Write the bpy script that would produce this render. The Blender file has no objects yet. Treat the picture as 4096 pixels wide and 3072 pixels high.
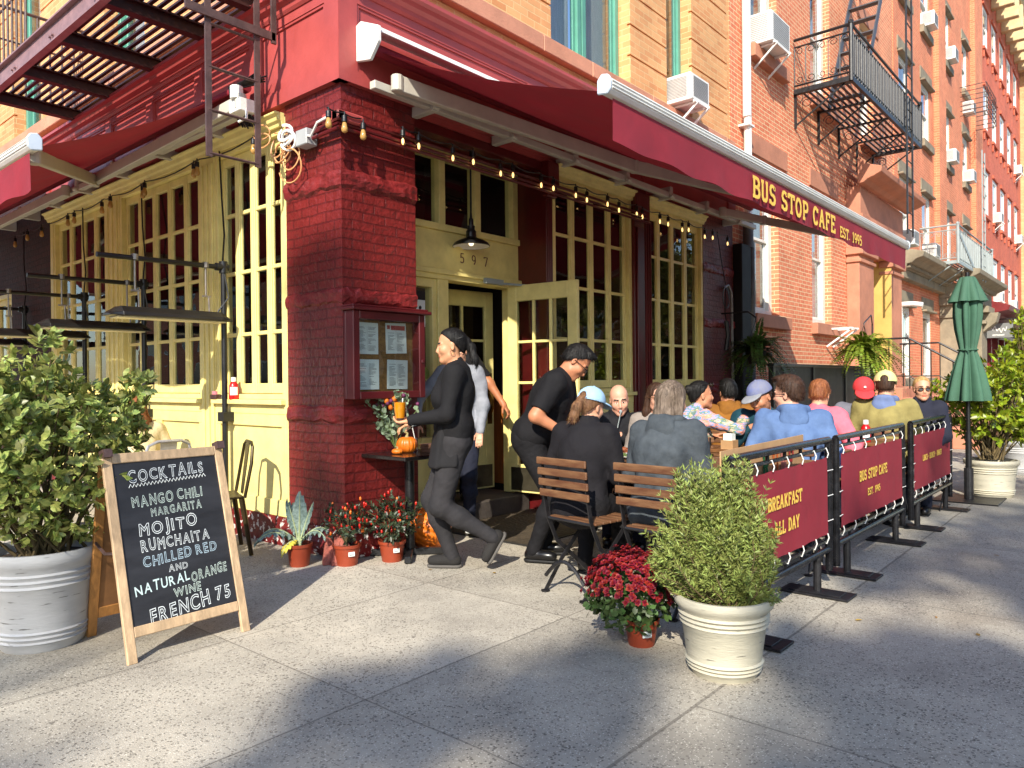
import bpy, bmesh, math, random
import numpy as np
from mathutils import Vector, Matrix
import openvdb as vdb

R = math.radians
SC = bpy.context.scene
COL = SC.collection
random.seed(7)
RNG = np.random.default_rng(11)

# ------------------------------------------------------------------ camera, sky, sun, exposure
CAM_POS = (-3.327, -4.473, 1.30)
YAW, PITCH, ROLL = R(40.6), R(-0.2), R(0.57)
cd = bpy.data.cameras.new('camera')
cd.sensor_width = 36.0
cd.lens = 2975.0 / 4096.0 * 36.0
cd.clip_start, cd.clip_end = 0.05, 2000
cam = bpy.data.objects.new('camera', cd)
COL.objects.link(cam)
_f = Vector((math.cos(YAW) * math.cos(PITCH), math.sin(YAW) * math.cos(PITCH), math.sin(PITCH)))
_r0 = Vector((math.sin(YAW), -math.cos(YAW), 0))
_u0 = _r0.cross(_f)
_r = _r0 * math.cos(ROLL) - _u0 * math.sin(ROLL)
_u = _u0 * math.cos(ROLL) + _r0 * math.sin(ROLL)
cam.matrix_world = Matrix(((_r.x, _u.x, -_f.x, CAM_POS[0]), (_r.y, _u.y, -_f.y, CAM_POS[1]),
                           (_r.z, _u.z, -_f.z, CAM_POS[2]), (0, 0, 0, 1)))
SC.camera = cam

SUN_AZ, SUN_EL = R(25.5), R(34.6)          # direction the light travels towards (azimuth), sun height
w = bpy.data.worlds.new('World'); SC.world = w; w.use_nodes = True
nt = w.node_tree; nt.nodes.clear()
sky = nt.nodes.new('ShaderNodeTexSky'); sky.sky_type = 'NISHITA'; sky.sun_disc = False
sky.sun_elevation = SUN_EL
sky.sun_rotation = math.atan2(-math.cos(SUN_AZ), -math.sin(SUN_AZ))
sky.dust_density = .5; sky.ozone_density = 1.6
bg = nt.nodes.new('ShaderNodeBackground'); bg.inputs[1].default_value = 0.15
out = nt.nodes.new('ShaderNodeOutputWorld')
nt.links.new(sky.outputs[0], bg.inputs[0]); nt.links.new(bg.outputs[0], out.inputs[0])
sl = bpy.data.lights.new('sun', 'SUN'); sl.energy = 4.1; sl.angle = R(0.53); sl.color = (1.0, 0.93, 0.80)
sun = bpy.data.objects.new('sun', sl); COL.objects.link(sun)
_t = Vector((math.cos(SUN_AZ) * math.cos(SUN_EL), math.sin(SUN_AZ) * math.cos(SUN_EL), -math.sin(SUN_EL)))
sun.rotation_euler = _t.to_track_quat('-Z', 'Y').to_euler()
SC.view_settings.view_transform = 'Standard'
SC.view_settings.look = 'None'
SC.view_settings.exposure = 0.95
SC.view_settings.gamma = 1.0
SC.cycles.max_bounces = 6
SC.cycles.transparent_max_bounces = 12

# ------------------------------------------------------------------ materials
MATS = {}
def _n(nt, t, **kw):
    n = nt.nodes.new(t)
    for k, v in kw.items(): setattr(n, k, v)
    return n
def lin(r, g, b):
    f = lambda c: (c / 255 / 12.92) if c / 255 <= .04045 else ((c / 255 + .055) / 1.055) ** 2.4
    return (f(r), f(g), f(b))
def mat(name, col, rough=.6, var=.12, scale=6., bump=0., bscale=40., metal=0., spec=.5, col2=None, stretch=None,
        streak=None, trans=0., attr=False, coat=0.):
    """Principled with noise variation between col and col2 (or darker col), optional bump."""
    if name in MATS: return MATS[name]
    m = bpy.data.materials.new(name); m.use_nodes = True; MATS[name] = m
    nt = m.node_tree; b = nt.nodes['Principled BSDF']
    b.inputs['Roughness'].default_value = rough; b.inputs['Metallic'].default_value = metal
    b.inputs['Specular IOR Level'].default_value = spec
    if coat: b.inputs['Coat Weight'].default_value = coat; b.inputs['Coat Roughness'].default_value = .15
    tc = _n(nt, 'ShaderNodeTexCoord'); src = tc.outputs['Object']
    if stretch:
        mp = _n(nt, 'ShaderNodeMapping'); mp.inputs['Scale'].default_value = stretch
        nt.links.new(src, mp.inputs[0]); src = mp.outputs[0]
    c2 = col2 or tuple(c * (1 - var * 2.2) for c in col)
    nz = _n(nt, 'ShaderNodeTexNoise'); nz.inputs['Scale'].default_value = scale; nz.inputs['Detail'].default_value = 6
    nz.inputs['Roughness'].default_value = .65
    nt.links.new(src, nz.inputs[0])
    rp = _n(nt, 'ShaderNodeValToRGB')
    rp.color_ramp.elements[0].position = .34; rp.color_ramp.elements[0].color = (*c2, 1)
    rp.color_ramp.elements[1].position = .66; rp.color_ramp.elements[1].color = (*col, 1)
    nt.links.new(nz.outputs[0], rp.inputs[0]); cout = rp.outputs[0]
    if attr:       # a random value per leaf / flower / brick stored on the mesh
        at = _n(nt, 'ShaderNodeAttribute', attribute_name='rnd')
        hv = _n(nt, 'ShaderNodeHueSaturation')
        m1 = _n(nt, 'ShaderNodeMapRange'); m1.inputs[3].default_value = .55; m1.inputs[4].default_value = 1.5
        m2 = _n(nt, 'ShaderNodeMapRange'); m2.inputs[3].default_value = .47; m2.inputs[4].default_value = .52
        nt.links.new(at.outputs['Fac'], m1.inputs[0]); nt.links.new(at.outputs['Fac'], m2.inputs[0])
        nt.links.new(m1.outputs[0], hv.inputs['Value']); nt.links.new(m2.outputs[0], hv.inputs['Hue'])
        nt.links.new(cout, hv.inputs['Color']); cout = hv.outputs[0]
    nt.links.new(cout, b.inputs['Base Color'])
    rr = _n(nt, 'ShaderNodeMapRange'); rr.inputs[3].default_value = max(.05, rough - .12); rr.inputs[4].default_value = min(1, rough + .12)
    nt.links.new(nz.outputs[0], rr.inputs[0]); nt.links.new(rr.outputs[0], b.inputs['Roughness'])
    if bump:
        n2 = _n(nt, 'ShaderNodeTexNoise'); n2.inputs['Scale'].default_value = bscale; n2.inputs['Detail'].default_value = 5
        nt.links.new(src, n2.inputs[0])
        bp = _n(nt, 'ShaderNodeBump'); bp.inputs['Strength'].default_value = 1.0; bp.inputs['Distance'].default_value = bump
        nt.links.new(n2.outputs[0], bp.inputs['Height']); nt.links.new(bp.outputs[0], b.inputs['Normal'])
    if trans:
        tr = _n(nt, 'ShaderNodeBsdfTranslucent'); mx = _n(nt, 'ShaderNodeMixShader'); mx.inputs[0].default_value = trans
        nt.links.new(cout, tr.inputs[0]); nt.links.new(b.outputs[0], mx.inputs[1]); nt.links.new(tr.outputs[0], mx.inputs[2])
        nt.links.new(mx.outputs[0], nt.nodes['Material Output'].inputs[0])
    return m

def brick_mat(name, c1, c2, mortar, bw=.203, bh=.0675, msize=.0055, bump=.004, rough=.85, stain=None, gloss_noise=0., painted=False):
    if name in MATS: return MATS[name]
    m = bpy.data.materials.new(name); m.use_nodes = True; MATS[name] = m
    nt = m.node_tree; b = nt.nodes['Principled BSDF']; b.inputs['Roughness'].default_value = rough
    tc = _n(nt, 'ShaderNodeNewGeometry'); sp = _n(nt, 'ShaderNodeSeparateXYZ'); nt.links.new(tc.outputs['Position'], sp.inputs[0])
    ad = _n(nt, 'ShaderNodeMath', operation='ADD'); nt.links.new(sp.outputs[0], ad.inputs[0]); nt.links.new(sp.outputs[1], ad.inputs[1])
    cb = _n(nt, 'ShaderNodeCombineXYZ'); nt.links.new(ad.outputs[0], cb.inputs[0]); nt.links.new(sp.outputs[2], cb.inputs[1])
    # wobble so that courses are not ruler-straight
    nz = _n(nt, 'ShaderNodeTexNoise'); nz.inputs['Scale'].default_value = 2.2 if not painted else 5; nz.inputs['Detail'].default_value = 3
    nt.links.new(tc.outputs['Position'], nz.inputs[0])
    vm = _n(nt, 'ShaderNodeVectorMath', operation='SCALE'); vm.inputs['Scale'].default_value = .012 if not painted else .03
    nt.links.new(nz.outputs['Color'], vm.inputs[0])
    va = _n(nt, 'ShaderNodeVectorMath', operation='ADD'); nt.links.new(cb.outputs[0], va.inputs[0]); nt.links.new(vm.outputs[0], va.inputs[1])
    bt = _n(nt, 'ShaderNodeTexBrick'); bt.inputs['Scale'].default_value = 1
    bt.inputs['Brick Width'].default_value = bw; bt.inputs['Row Height'].default_value = bh
    bt.inputs['Mortar Size'].default_value = msize; bt.inputs['Mortar Smooth'].default_value = .25; bt.inputs['Bias'].default_value = -.1
    bt.inputs['Color1'].default_value = (*c1, 1); bt.inputs['Color2'].default_value = (*c2, 1); bt.inputs['Mortar'].default_value = (*mortar, 1)
    nt.links.new(va.outputs[0], bt.inputs[0])
    n2 = _n(nt, 'ShaderNodeTexNoise'); n2.inputs['Scale'].default_value = 1.1; n2.inputs['Detail'].default_value = 7; n2.inputs['Roughness'].default_value = .7
    nt.links.new(tc.outputs['Position'], n2.inputs[0])
    rp = _n(nt, 'ShaderNodeValToRGB'); rp.color_ramp.elements[0].position = .3; rp.color_ramp.elements[1].position = .7
    s0 = .74 if not painted else .6
    rp.color_ramp.elements[0].color = (s0, s0, s0, 1); rp.color_ramp.elements[1].color = (1.12, 1.1, 1.08, 1)
    nt.links.new(n2.outputs[0], rp.inputs[0])
    mx = _n(nt, 'ShaderNodeMix', data_type='RGBA', blend_type='MULTIPLY'); mx.inputs[0].default_value = 1
    nt.links.new(bt.outputs[0], mx.inputs['A']); nt.links.new(rp.outputs[0], mx.inputs['B'])
    cout = mx.outputs['Result']
    if stain:
        n3 = _n(nt, 'ShaderNodeTexNoise'); n3.inputs['Scale'].default_value = 3.; n3.inputs['Detail'].default_value = 8
        mp = _n(nt, 'ShaderNodeMapping'); mp.inputs['Scale'].default_value = (1, 1, .35)
        nt.links.new(tc.outputs['Position'], mp.inputs[0]); nt.links.new(mp.outputs[0], n3.inputs[0])
        r3 = _n(nt, 'ShaderNodeMapRange'); r3.inputs[1].default_value = .58; r3.inputs[2].default_value = .72; r3.inputs[4].default_value = .55
        nt.links.new(n3.outputs[0], r3.inputs[0])
        m3 = _n(nt, 'ShaderNodeMix', data_type='RGBA'); m3.inputs['B'].default_value = (*stain, 1)
        nt.links.new(r3.outputs[0], m3.inputs[0]); nt.links.new(cout, m3.inputs['A']); cout = m3.outputs['Result']
    nt.links.new(cout, b.inputs['Base Color'])
    n4 = _n(nt, 'ShaderNodeTexNoise'); n4.inputs['Scale'].default_value = 55 if not painted else 24; n4.inputs['Detail'].default_value = 6
    nt.links.new(tc.outputs['Position'], n4.inputs[0])
    iv = _n(nt, 'ShaderNodeMath', operation='MULTIPLY_ADD'); iv.inputs[1].default_value = -1.; iv.inputs[2].default_value = 1.
    nt.links.new(bt.outputs['Fac'], iv.inputs[0])
    ma = _n(nt, 'ShaderNodeMath', operation='MULTIPLY_ADD'); ma.inputs[1].default_value = .55 if not painted else 1.6
    nt.links.new(n4.outputs[0], ma.inputs[0]); nt.links.new(iv.outputs[0], ma.inputs[2])
    bp = _n(nt, 'ShaderNodeBump'); bp.inputs['Distance'].default_value = bump
    nt.links.new(ma.outputs[0], bp.inputs['Height']); nt.links.new(bp.outputs[0], b.inputs['Normal'])
    if painted:
        rr = _n(nt, 'ShaderNodeMapRange'); rr.inputs[3].default_value = rough - .15; rr.inputs[4].default_value = rough + .2
        nt.links.new(n2.outputs[0], rr.inputs[0]); nt.links.new(rr.outputs[0], b.inputs['Roughness'])
    return m

def glass_mat(name, tint=(.9, .93, .92), refl=1.0, rough=.0):
    if name in MATS: return MATS[name]
    m = bpy.data.materials.new(name); m.use_nodes = True; MATS[name] = m
    nt = m.node_tree; nt.nodes.clear()
    o = _n(nt, 'ShaderNodeOutputMaterial'); t = _n(nt, 'ShaderNodeBsdfTransparent'); t.inputs[0].default_value = (*tint, 1)
    g = _n(nt, 'ShaderNodeBsdfGlossy'); g.inputs['Roughness'].default_value = rough
    g.inputs[0].default_value = (refl, refl, refl, 1)
    fr = _n(nt, 'ShaderNodeFresnel'); fr.inputs[0].default_value = 1.52
    mm = _n(nt, 'ShaderNodeMath', operation='MULTIPLY'); mm.inputs[1].default_value = 1.3; mm.use_clamp = True
    nz = _n(nt, 'ShaderNodeTexNoise'); nz.inputs['Scale'].default_value = 1.6
    tc = _n(nt, 'ShaderNodeNewGeometry'); nt.links.new(tc.outputs['Position'], nz.inputs[0])
    bp = _n(nt, 'ShaderNodeBump'); bp.inputs['Distance'].default_value = .004; nt.links.new(nz.outputs[0], bp.inputs['Height'])
    nt.links.new(bp.outputs[0], g.inputs['Normal'])
    mx = _n(nt, 'ShaderNodeMixShader')
    gm = _n(nt, 'ShaderNodeMath', operation='SUBTRACT'); gm.inputs[0].default_value = 1; nt.links.new(tc.outputs['Backfacing'], gm.inputs[1])
    m3 = _n(nt, 'ShaderNodeMath', operation='MULTIPLY')      # a pane mirrors once, on its outer face
    nt.links.new(fr.outputs[0], mm.inputs[0]); nt.links.new(mm.outputs[0], m3.inputs[0]); nt.links.new(gm.outputs[0], m3.inputs[1]); nt.links.new(m3.outputs[0], mx.inputs[0])
    nt.links.new(t.outputs[0], mx.inputs[1]); nt.links.new(g.outputs[0], mx.inputs[2]); nt.links.new(mx.outputs[0], o.inputs[0])
    return m
def emit_mat(name, col, strength):
    if name in MATS: return MATS[name]
    m = bpy.data.materials.new(name); m.use_nodes = True; MATS[name] = m
    b = m.node_tree.nodes['Principled BSDF']
    b.inputs['Base Color'].default_value = (*col, 1); b.inputs['Emission Color'].default_value = (*col, 1)
    b.inputs['Emission Strength'].default_value = strength; b.inputs['Roughness'].default_value = .2
    return m

# ------------------------------------------------------------------ objects
def tag(o, label=None, cat=None, group=None, kind=None):
    if label: o['label'] = label
    if cat: o['category'] = cat
    if group: o['group'] = group
    if kind: o['kind'] = kind
    return o
def thing(name, label, cat, loc=(0, 0, 0), rz=0., group=None):
    o = bpy.data.objects.new(name, None); o.empty_display_size = .1; COL.objects.link(o)
    o.location = loc; o.rotation_euler = (0, 0, rz)
    return tag(o, label, cat, group)
def children(o): return [c for c in COL.objects if c.parent == o]
def copy_tree(o, kids, parent=None):
    c = o.copy(); COL.objects.link(c)
    if parent is not None: c.parent = parent
    for ch in kids.get(o.name, []): copy_tree(ch, kids, c)
    return c
def kid_map():
    k = {}
    for o in COL.objects:
        if o.parent: k.setdefault(o.parent.name, []).append(o)
    return k

def worldloc(o):
    v = Vector((0, 0, 0))
    while o is not None: v += o.location; o = o.parent
    return v

class MB:
    def __init__(s): s.v = []; s.f = []; s.mi = []; s.cur = 0; s.rnd = None
    def add(s, vs, fs):
        n = len(s.v); s.v += [tuple(v) for v in vs]; s.f += [tuple(i + n for i in f) for f in fs]; s.mi += [s.cur] * len(fs); return s
    def box(s, x0, x1, y0, y1, z0, z1):
        x0, x1 = sorted((x0, x1)); y0, y1 = sorted((y0, y1)); z0, z1 = sorted((z0, z1))
        return s.add([(x0, y0, z0), (x1, y0, z0), (x1, y1, z0), (x0, y1, z0), (x0, y0, z1), (x1, y0, z1), (x1, y1, z1), (x0, y1, z1)],
                     [(3, 2, 1, 0), (4, 5, 6, 7), (0, 1, 5, 4), (1, 2, 6, 5), (2, 3, 7, 6), (3, 0, 4, 7)])
    def obox(s, c, ax, hx, ay, hy, az, hz):
        c, ax, ay, az = Vector(c), Vector(ax).normalized() * hx, Vector(ay).normalized() * hy, Vector(az).normalized() * hz
        P = [c + ax * i + ay * j + az * k for k in (-1, 1) for i, j in ((-1, -1), (1, -1), (1, 1), (-1, 1))]
        fs = [(3, 2, 1, 0), (4, 5, 6, 7), (0, 1, 5, 4), (1, 2, 6, 5), (2, 3, 7, 6), (3, 0, 4, 7)]
        if ax.cross(ay).dot(az) < 0: fs = [f[::-1] for f in fs]
        return s.add(P, fs)
    def bar(s, a, b, wd, ht, up=(0, 0, 1)):
        a, b = Vector(a), Vector(b); d = (b - a); L = d.length; d.normalize(); up = Vector(up)
        if abs(d.dot(up)) > .98: up = Vector((1, 0, 0))
        sd = d.cross(up).normalized(); u2 = sd.cross(d)
        return s.obox((a + b) / 2, d, L / 2, sd, wd / 2, u2, ht / 2)
    def tube(s, pts, r, n=8, cap=True, closed=False):
        pts = [Vector(p) for p in pts]; k = len(pts)
        rs = r if isinstance(r, (list, tuple)) else [r] * k
        prev = None; rings = []
        for i, p in enumerate(pts):
            if closed: t = (pts[(i + 1) % k] - pts[i - 1])
            else: t = (pts[min(i + 1, k - 1)] - pts[max(i - 1, 0)])
            if t.length < 1e-9: t = Vector((0, 0, 1))
            t.normalize()
            if prev is None:
                a = Vector((0, 0, 1)) if abs(t.z) < .9 else Vector((1, 0, 0))
                x = t.cross(a).normalized()
            else:
                x = (prev - t * prev.dot(t))
                x = x.normalized() if x.length > 1e-6 else t.orthogonal().normalized()
            prev = x; y = t.cross(x)
            rings.append([p + (x * math.cos(q) + y * math.sin(q)) * rs[i] for q in [2 * math.pi * j / n for j in range(n)]])
        vs = [v for rg in rings for v in rg]; fs = []
        for i in range(k if closed else k - 1):
            for j in range(n):
                a, b = i * n + j, i * n + (j + 1) % n; c, d2 = ((i + 1) % k) * n + (j + 1) % n, ((i + 1) % k) * n + j
                fs.append((a, b, c, d2))
        if cap and not closed: fs += [tuple(range(n))[::-1], tuple(range((k - 1) * n, k * n))]
        return s.add(vs, fs)
    def lathe(s, prof, c=(0, 0, 0), n=24, cap=True, axis=None):
        c = Vector(c); vs = []; fs = []
        for (r, z) in prof:
            for j in range(n):
                a = 2 * math.pi * j / n; vs.append(c + Vector((r * math.cos(a), r * math.sin(a), z)))
        k = len(prof)
        for i in range(k - 1):
            for j in range(n): fs.append((i * n + j, i * n + (j + 1) % n, (i + 1) * n + (j + 1) % n, (i + 1) * n + j))
        if cap: fs += [tuple(range(n))[::-1], tuple(range((k - 1) * n, k * n))]
        if axis is not None:
            q = Vector((0, 0, 1)).rotation_difference(Vector(axis)); vs = [c + q @ (v - c) for v in vs]
        return s.add(vs, fs)
    def prism(s, poly, o, ax, ay, depth):
        """polygon (2d) in the plane o + ax*x + ay*y, extruded by vector depth"""
        o, ax, ay, depth = Vector(o), Vector(ax), Vector(ay), Vector(depth); n = len(poly)
        A = [o + ax * x + ay * y for x, y in poly]; B = [p + depth for p in A]
        fs = [tuple(range(n)), tuple(range(n, 2 * n))[::-1]] + [(j, j + n, (j + 1) % n + n, (j + 1) % n) for j in range(n)]
        return s.add(A + B, fs)
    def ico(s, c, r, sub=2, sc=(1, 1, 1)):
        bm = bmesh.new(); bmesh.ops.create_icosphere(bm, subdivisions=sub, radius=1)
        vs = [(c[0] + v.co.x * r * sc[0], c[1] + v.co.y * r * sc[1], c[2] + v.co.z * r * sc[2]) for v in bm.verts]
        fs = [tuple(v.index for v in f.verts) for f in bm.faces]; bm.free(); return s.add(vs, fs)
    def extrude_profile(s, prof, p0, p1, out, up=(0, 0, 1)):
        """moulding: 2d profile (out, up) swept from p0 to p1"""
        p0, p1, out, up = Vector(p0), Vector(p1), Vector(out), Vector(up)
        return s.prism(prof, p0, out, up, p1 - p0)
    def build(s, name, m, parent=None, bevel=0., smooth=False, seg=1, fix=True):
        me = bpy.data.meshes.new(name)
        off = worldloc(parent) if parent is not None else Vector((0, 0, 0))
        V = np.array(s.v, dtype=np.float64).reshape(-1, 3) - np.array(off)
        me.from_pydata([tuple(v) for v in V], [], s.f)
        ms = m if isinstance(m, (list, tuple)) else [m]
        for q in ms: me.materials.append(q)
        if len(ms) > 1: me.polygons.foreach_set('material_index', s.mi)
        bm = bmesh.new(); bm.from_mesh(me)
        if fix: bmesh.ops.recalc_face_normals(bm, faces=bm.faces)
        if bevel:
            es = [e for e in bm.edges if len(e.link_faces) == 2 and e.calc_face_angle(0) > .6]
            bmesh.ops.bevel(bm, geom=es, offset=bevel, segments=seg, affect='EDGES', profile=.6, clamp_overlap=True)
        bm.to_mesh(me); bm.free()
        if smooth:
            me.polygons.foreach_set('use_smooth', [True] * len(me.polygons))
            if smooth != 'all':
                try: me.set_sharp_from_angle(angle=R(38))
                except Exception: pass
        o = bpy.data.objects.new(name, me); COL.objects.link(o)
        if parent is not None: o.parent = parent
        return o

def np_mesh(name, V, F, m, parent=None, rnd=None, smooth=False, mi=None):
    """fast mesh from arrays; F is (n,k)"""
    V = np.asarray(V, np.float32)
    off = np.array(worldloc(parent)) if parent is not None else np.zeros(3)
    V = V - off.astype(np.float32)
    me = bpy.data.meshes.new(name); me.vertices.add(len(V)); me.vertices.foreach_set('co', V.ravel())
    F = np.asarray(F, np.int32); n, k = F.shape
    me.loops.add(n * k); me.loops.foreach_set('vertex_index', F.ravel())
    me.polygons.add(n); me.polygons.foreach_set('loop_start', np.arange(0, n * k, k, dtype=np.int32))
    if mi is not None: me.polygons.foreach_set('material_index', np.asarray(mi, np.int32))
    if smooth: me.polygons.foreach_set('use_smooth', np.ones(n, bool))
    me.update(calc_edges=True); me.validate()
    if rnd is not None:
        a = me.attributes.new('rnd', 'FLOAT', 'FACE'); a.data.foreach_set('value', np.asarray(rnd, np.float32))
    for q in (m if isinstance(m, (list, tuple)) else [m]): me.materials.append(q)
    o = bpy.data.objects.new(name, me); COL.objects.link(o)
    if parent is not None: o.parent = parent
    return o

LEAF = np.array([(0, 0, 0), (.35, .22, .05), (.35, -.22, .05), (.7, .2, .03), (.7, -.2, .03), (1, 0, -.04), (.35, 0, 0), (.7, 0, -.01)])
LEAF_F = np.array([(0, 6, 1), (0, 2, 6), (6, 7, 3), (6, 3, 1), (6, 2, 4), (6, 4, 7), (7, 5, 3), (7, 4, 5)])
NEEDLE = np.array([(0, .05, 0), (0, -.05, 0), (.55, .06, .03), (.55, -.06, .03), (1, 0, 0)])
NEEDLE_F = np.array([(0, 1, 3), (0, 3, 2), (2, 3, 4)])
DISC = np.array([(0, 0, 0)] + [(.5 + .5 * math.cos(a), .46 * math.sin(a), .04 * math.sin(2 * a)) for a in np.linspace(math.pi, -math.pi, 7)[:-1]])
DISC_F = np.array([(1, 2, 3), (1, 3, 4), (1, 4, 5), (1, 5, 6)])
def unit(v): return v / np.maximum(np.linalg.norm(v, axis=-1, keepdims=True), 1e-9)
def leaves(P, Dr, N, size, width=1., T=LEAF, TF=LEAF_F):
    """instances of a leaf: base points P, directions Dr, approximate normals N, sizes -> V, F, rnd"""
    P = np.asarray(P, float); Dr = unit(np.asarray(Dr, float)); N = np.asarray(N, float); n = len(P)
    Y = unit(np.cross(N, Dr)); Z = np.cross(Dr, Y)
    size = np.broadcast_to(np.asarray(size, float), (n,))
    V = P[:, None] + size[:, None, None] * (T[None, :, 0:1] * Dr[:, None] + T[None, :, 1:2] * width * Y[:, None] + T[None, :, 2:3] * Z[:, None])
    F = (np.arange(n)[:, None, None] * len(T) + TF[None]).reshape(-1, 3)
    r = np.repeat(RNG.random(n), len(TF))
    return V.reshape(-1, 3), F, r
def rdir(n):
    v = RNG.normal(size=(n, 3)); return unit(v)

# thick letters cut as strokes with slab serifs (for awning and banners)
def _arc(cx, cy, rx, ry, a0, a1, n=9): return [(cx + rx * math.cos(R(a0 + (a1 - a0) * i / n)), cy + ry * math.sin(R(a0 + (a1 - a0) * i / n))) for i in range(n + 1)]
GL = {
 'B': (.62, [[(.14, 0), (.14, 1)], [(.02, 1), (.34, 1)] + _arc(.34, .76, .2, .24, 90, -90) + [(.14, .52)], [(.02, 0), (.36, 0)] + _arc(.36, .26, .22, .26, -90, 90) + [(.14, .52)]]),
 'U': (.66, [[(.14, 1), (.14, .3)] + _arc(.33, .25, .19, .25, 180, 360) + [(.52, 1)], [(.02, 1), (.26, 1)], [(.42, 1), (.62, 1)]]),
 'S': (.58, [_arc(.28, .75, .2, .25, 20, 270) + _arc(.28, .25, .22, .25, 90, -165), [(.48, 1), (.48, .78)], [(.06, 0), (.06, .22)]]),
 'T': (.64, [[(.31, 0), (.31, 1)], [(.03, .78), (.03, 1), (.59, 1), (.59, .78)], [(.18, 0), (.44, 0)]]),
 'O': (.66, [_arc(.32, .5, .25, .5, 0, 360, 20)]),
 'P': (.6, [[(.14, 0), (.14, 1)], [(.02, 1), (.34, 1)] + _arc(.34, .73, .22, .27, 90, -90) + [(.14, .46)], [(.02, 0), (.28, 0)]]),
 'C': (.62, [_arc(.32, .5, .25, .5, 35, 325, 16), [(.54, 1), (.54, .74)]]),
 'A': (.7, [[(.1, 0), (.33, 1), (.37, 1), (.58, 0)], [(.18, .34), (.5, .34)], [(0, 0), (.22, 0)], [(.46, 0), (.69, 0)]]),
 'F': (.58, [[(.14, 0), (.14, 1)], [(.02, 1), (.52, 1), (.52, .76)], [(.14, .52), (.38, .52)], [(.38, .64), (.38, .4)], [(.02, 0), (.28, 0)]]),
 'E': (.6, [[(.14, 0), (.14, 1)], [(.02, 1), (.52, 1), (.52, .78)], [(.14, .52), (.38, .52)], [(.38, .63), (.38, .41)], [(.02, 0), (.54, 0), (.54, .24)]]),
 'R': (.66, [[(.14, 0), (.14, 1)], [(.02, 1), (.34, 1)] + _arc(.34, .75, .2, .25, 90, -90) + [(.14, .5)], [(.34, .5), (.52, 0), (.64, 0)], [(.02, 0), (.27, 0)]]),
 'K': (.68, [[(.14, 0), (.14, 1)], [(.54, 1), (.16, .46)], [(.26, .58), (.56, 0)], [(.02, 1), (.27, 1)], [(.02, 0), (.27, 0)], [(.44, 1), (.64, 1)], [(.44, 0), (.67, 0)]]),
 'L': (.57, [[(.14, 1), (.14, 0)], [(.02, 1), (.28, 1)], [(.02, 0), (.52, 0), (.52, .26)]]),
 'D': (.66, [[(.14, 0), (.14, 1)], [(.02, 1), (.28, 1)] + _arc(.28, .5, .29, .5, 90, -90, 12) + [(.02, 0)]]),
 'Y': (.66, [[(.1, 1), (.33, .46), (.56, 1)], [(.33, .46), (.33, 0)], [(0, 1), (.22, 1)], [(.45, 1), (.66, 1)], [(.2, 0), (.46, 0)]]),
 'N': (.68, [[(.12, 0), (.12, 1), (.54, 0), (.54, 1)], [(0, 0), (.24, 0)], [(0, 1), (.12, 1)], [(.43, 1), (.66, 1)]]),
 'H': (.7, [[(.13, 0), (.13, 1)], [(.55, 0), (.55, 1)], [(.13, .52), (.55, .52)], [(.01, 0), (.26, 0)], [(.01, 1), (.26, 1)], [(.43, 0), (.67, 0)], [(.43, 1), (.67, 1)]]),
 'I': (.34, [[(.16, 0), (.16, 1)], [(.02, 0), (.3, 0)], [(.02, 1), (.3, 1)]]),
 '.': (.28, [[(.1, .02), (.1, .14)]]), ' ': (.38, []), '*': (.4, [_arc(.18, .5, .06, .1, 0, 360, 8)]),
 '1': (.42, [[(.06, .84), (.2, 1), (.2, 0)], [(.06, 0), (.34, 0)]]),
 '9': (.56, [_arc(.26, .7, .2, .3, 0, 360, 14), _arc(.16, .5, .3, .5, 25, -70, 8)]),
 '5': (.56, [[(.46, 1), (.14, 1), (.11, .58)] + _arc(.24, .31, .22, .31, 125, -140, 12)]),
 '7': (.54, [[(.05, .86), (.05, 1), (.48, 1), (.2, 0)]]),
 '2': (.56, [_arc(.26, .75, .2, .25, 170, -35, 9) + [(.06, 0), (.5, 0)]]),
 '6': (.56, [_arc(.26, .3, .21, .3, 0, 360, 14), _arc(.42, .4, .37, .6, 170, 95, 7)]),
}
def stroke_text(mb, text, o, ax, up, h, wt=.15, xs=1., depth=.002, nrm=(0, -1, 0), gap=.1, center=False, serif=True, droop=None):
    """letters as raised strokes; o left baseline point"""
    o, ax, up, nrm = Vector(o), Vector(ax).normalized(), Vector(up).normalized(), Vector(nrm).normalized()
    tot = sum((GL[c][0] + gap) for c in text) * h * xs
    x = -tot / 2 if center else 0; cnt = 0
    hw = wt * h / 2; lay = 0
    for ch in text:
        wd, st = GL[ch]
        for li, pl in enumerate(st):
            if not serif and len(pl) == 2 and li > 1 and ch not in 'AHKR': pass
            P = [o + ax * (x + px * h * xs) + up * (hw + py * (h - 2 * hw)) for px, py in pl]
            for i in range(len(P) - 1):
                a, b = P[i], P[i + 1]; t = (b - a); L = t.length
                if L < 1e-6: continue
                t /= L; s = nrm.cross(t)
                cnt += 1; d = depth + .00012 * (cnt % 9)
                vertical = abs(t.dot(up)) > .5
                k = hw if vertical else hw * .72
                e = k * .55 if (0 < i) else 0; e2 = k * .55 if i < len(P) - 2 else 0
                mb.add([a - t * e - s * k + nrm * d, b + t * e2 - s * k + nrm * d, b + t * e2 + s * k + nrm * d, a - t * e + s * k + nrm * d], [(0, 1, 2, 3)])
        x += (wd + gap) * h * xs
    return tot

def text_fit(text, h, width, gap): return width / (sum(GL[c][0] + gap for c in text) * h)

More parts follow.
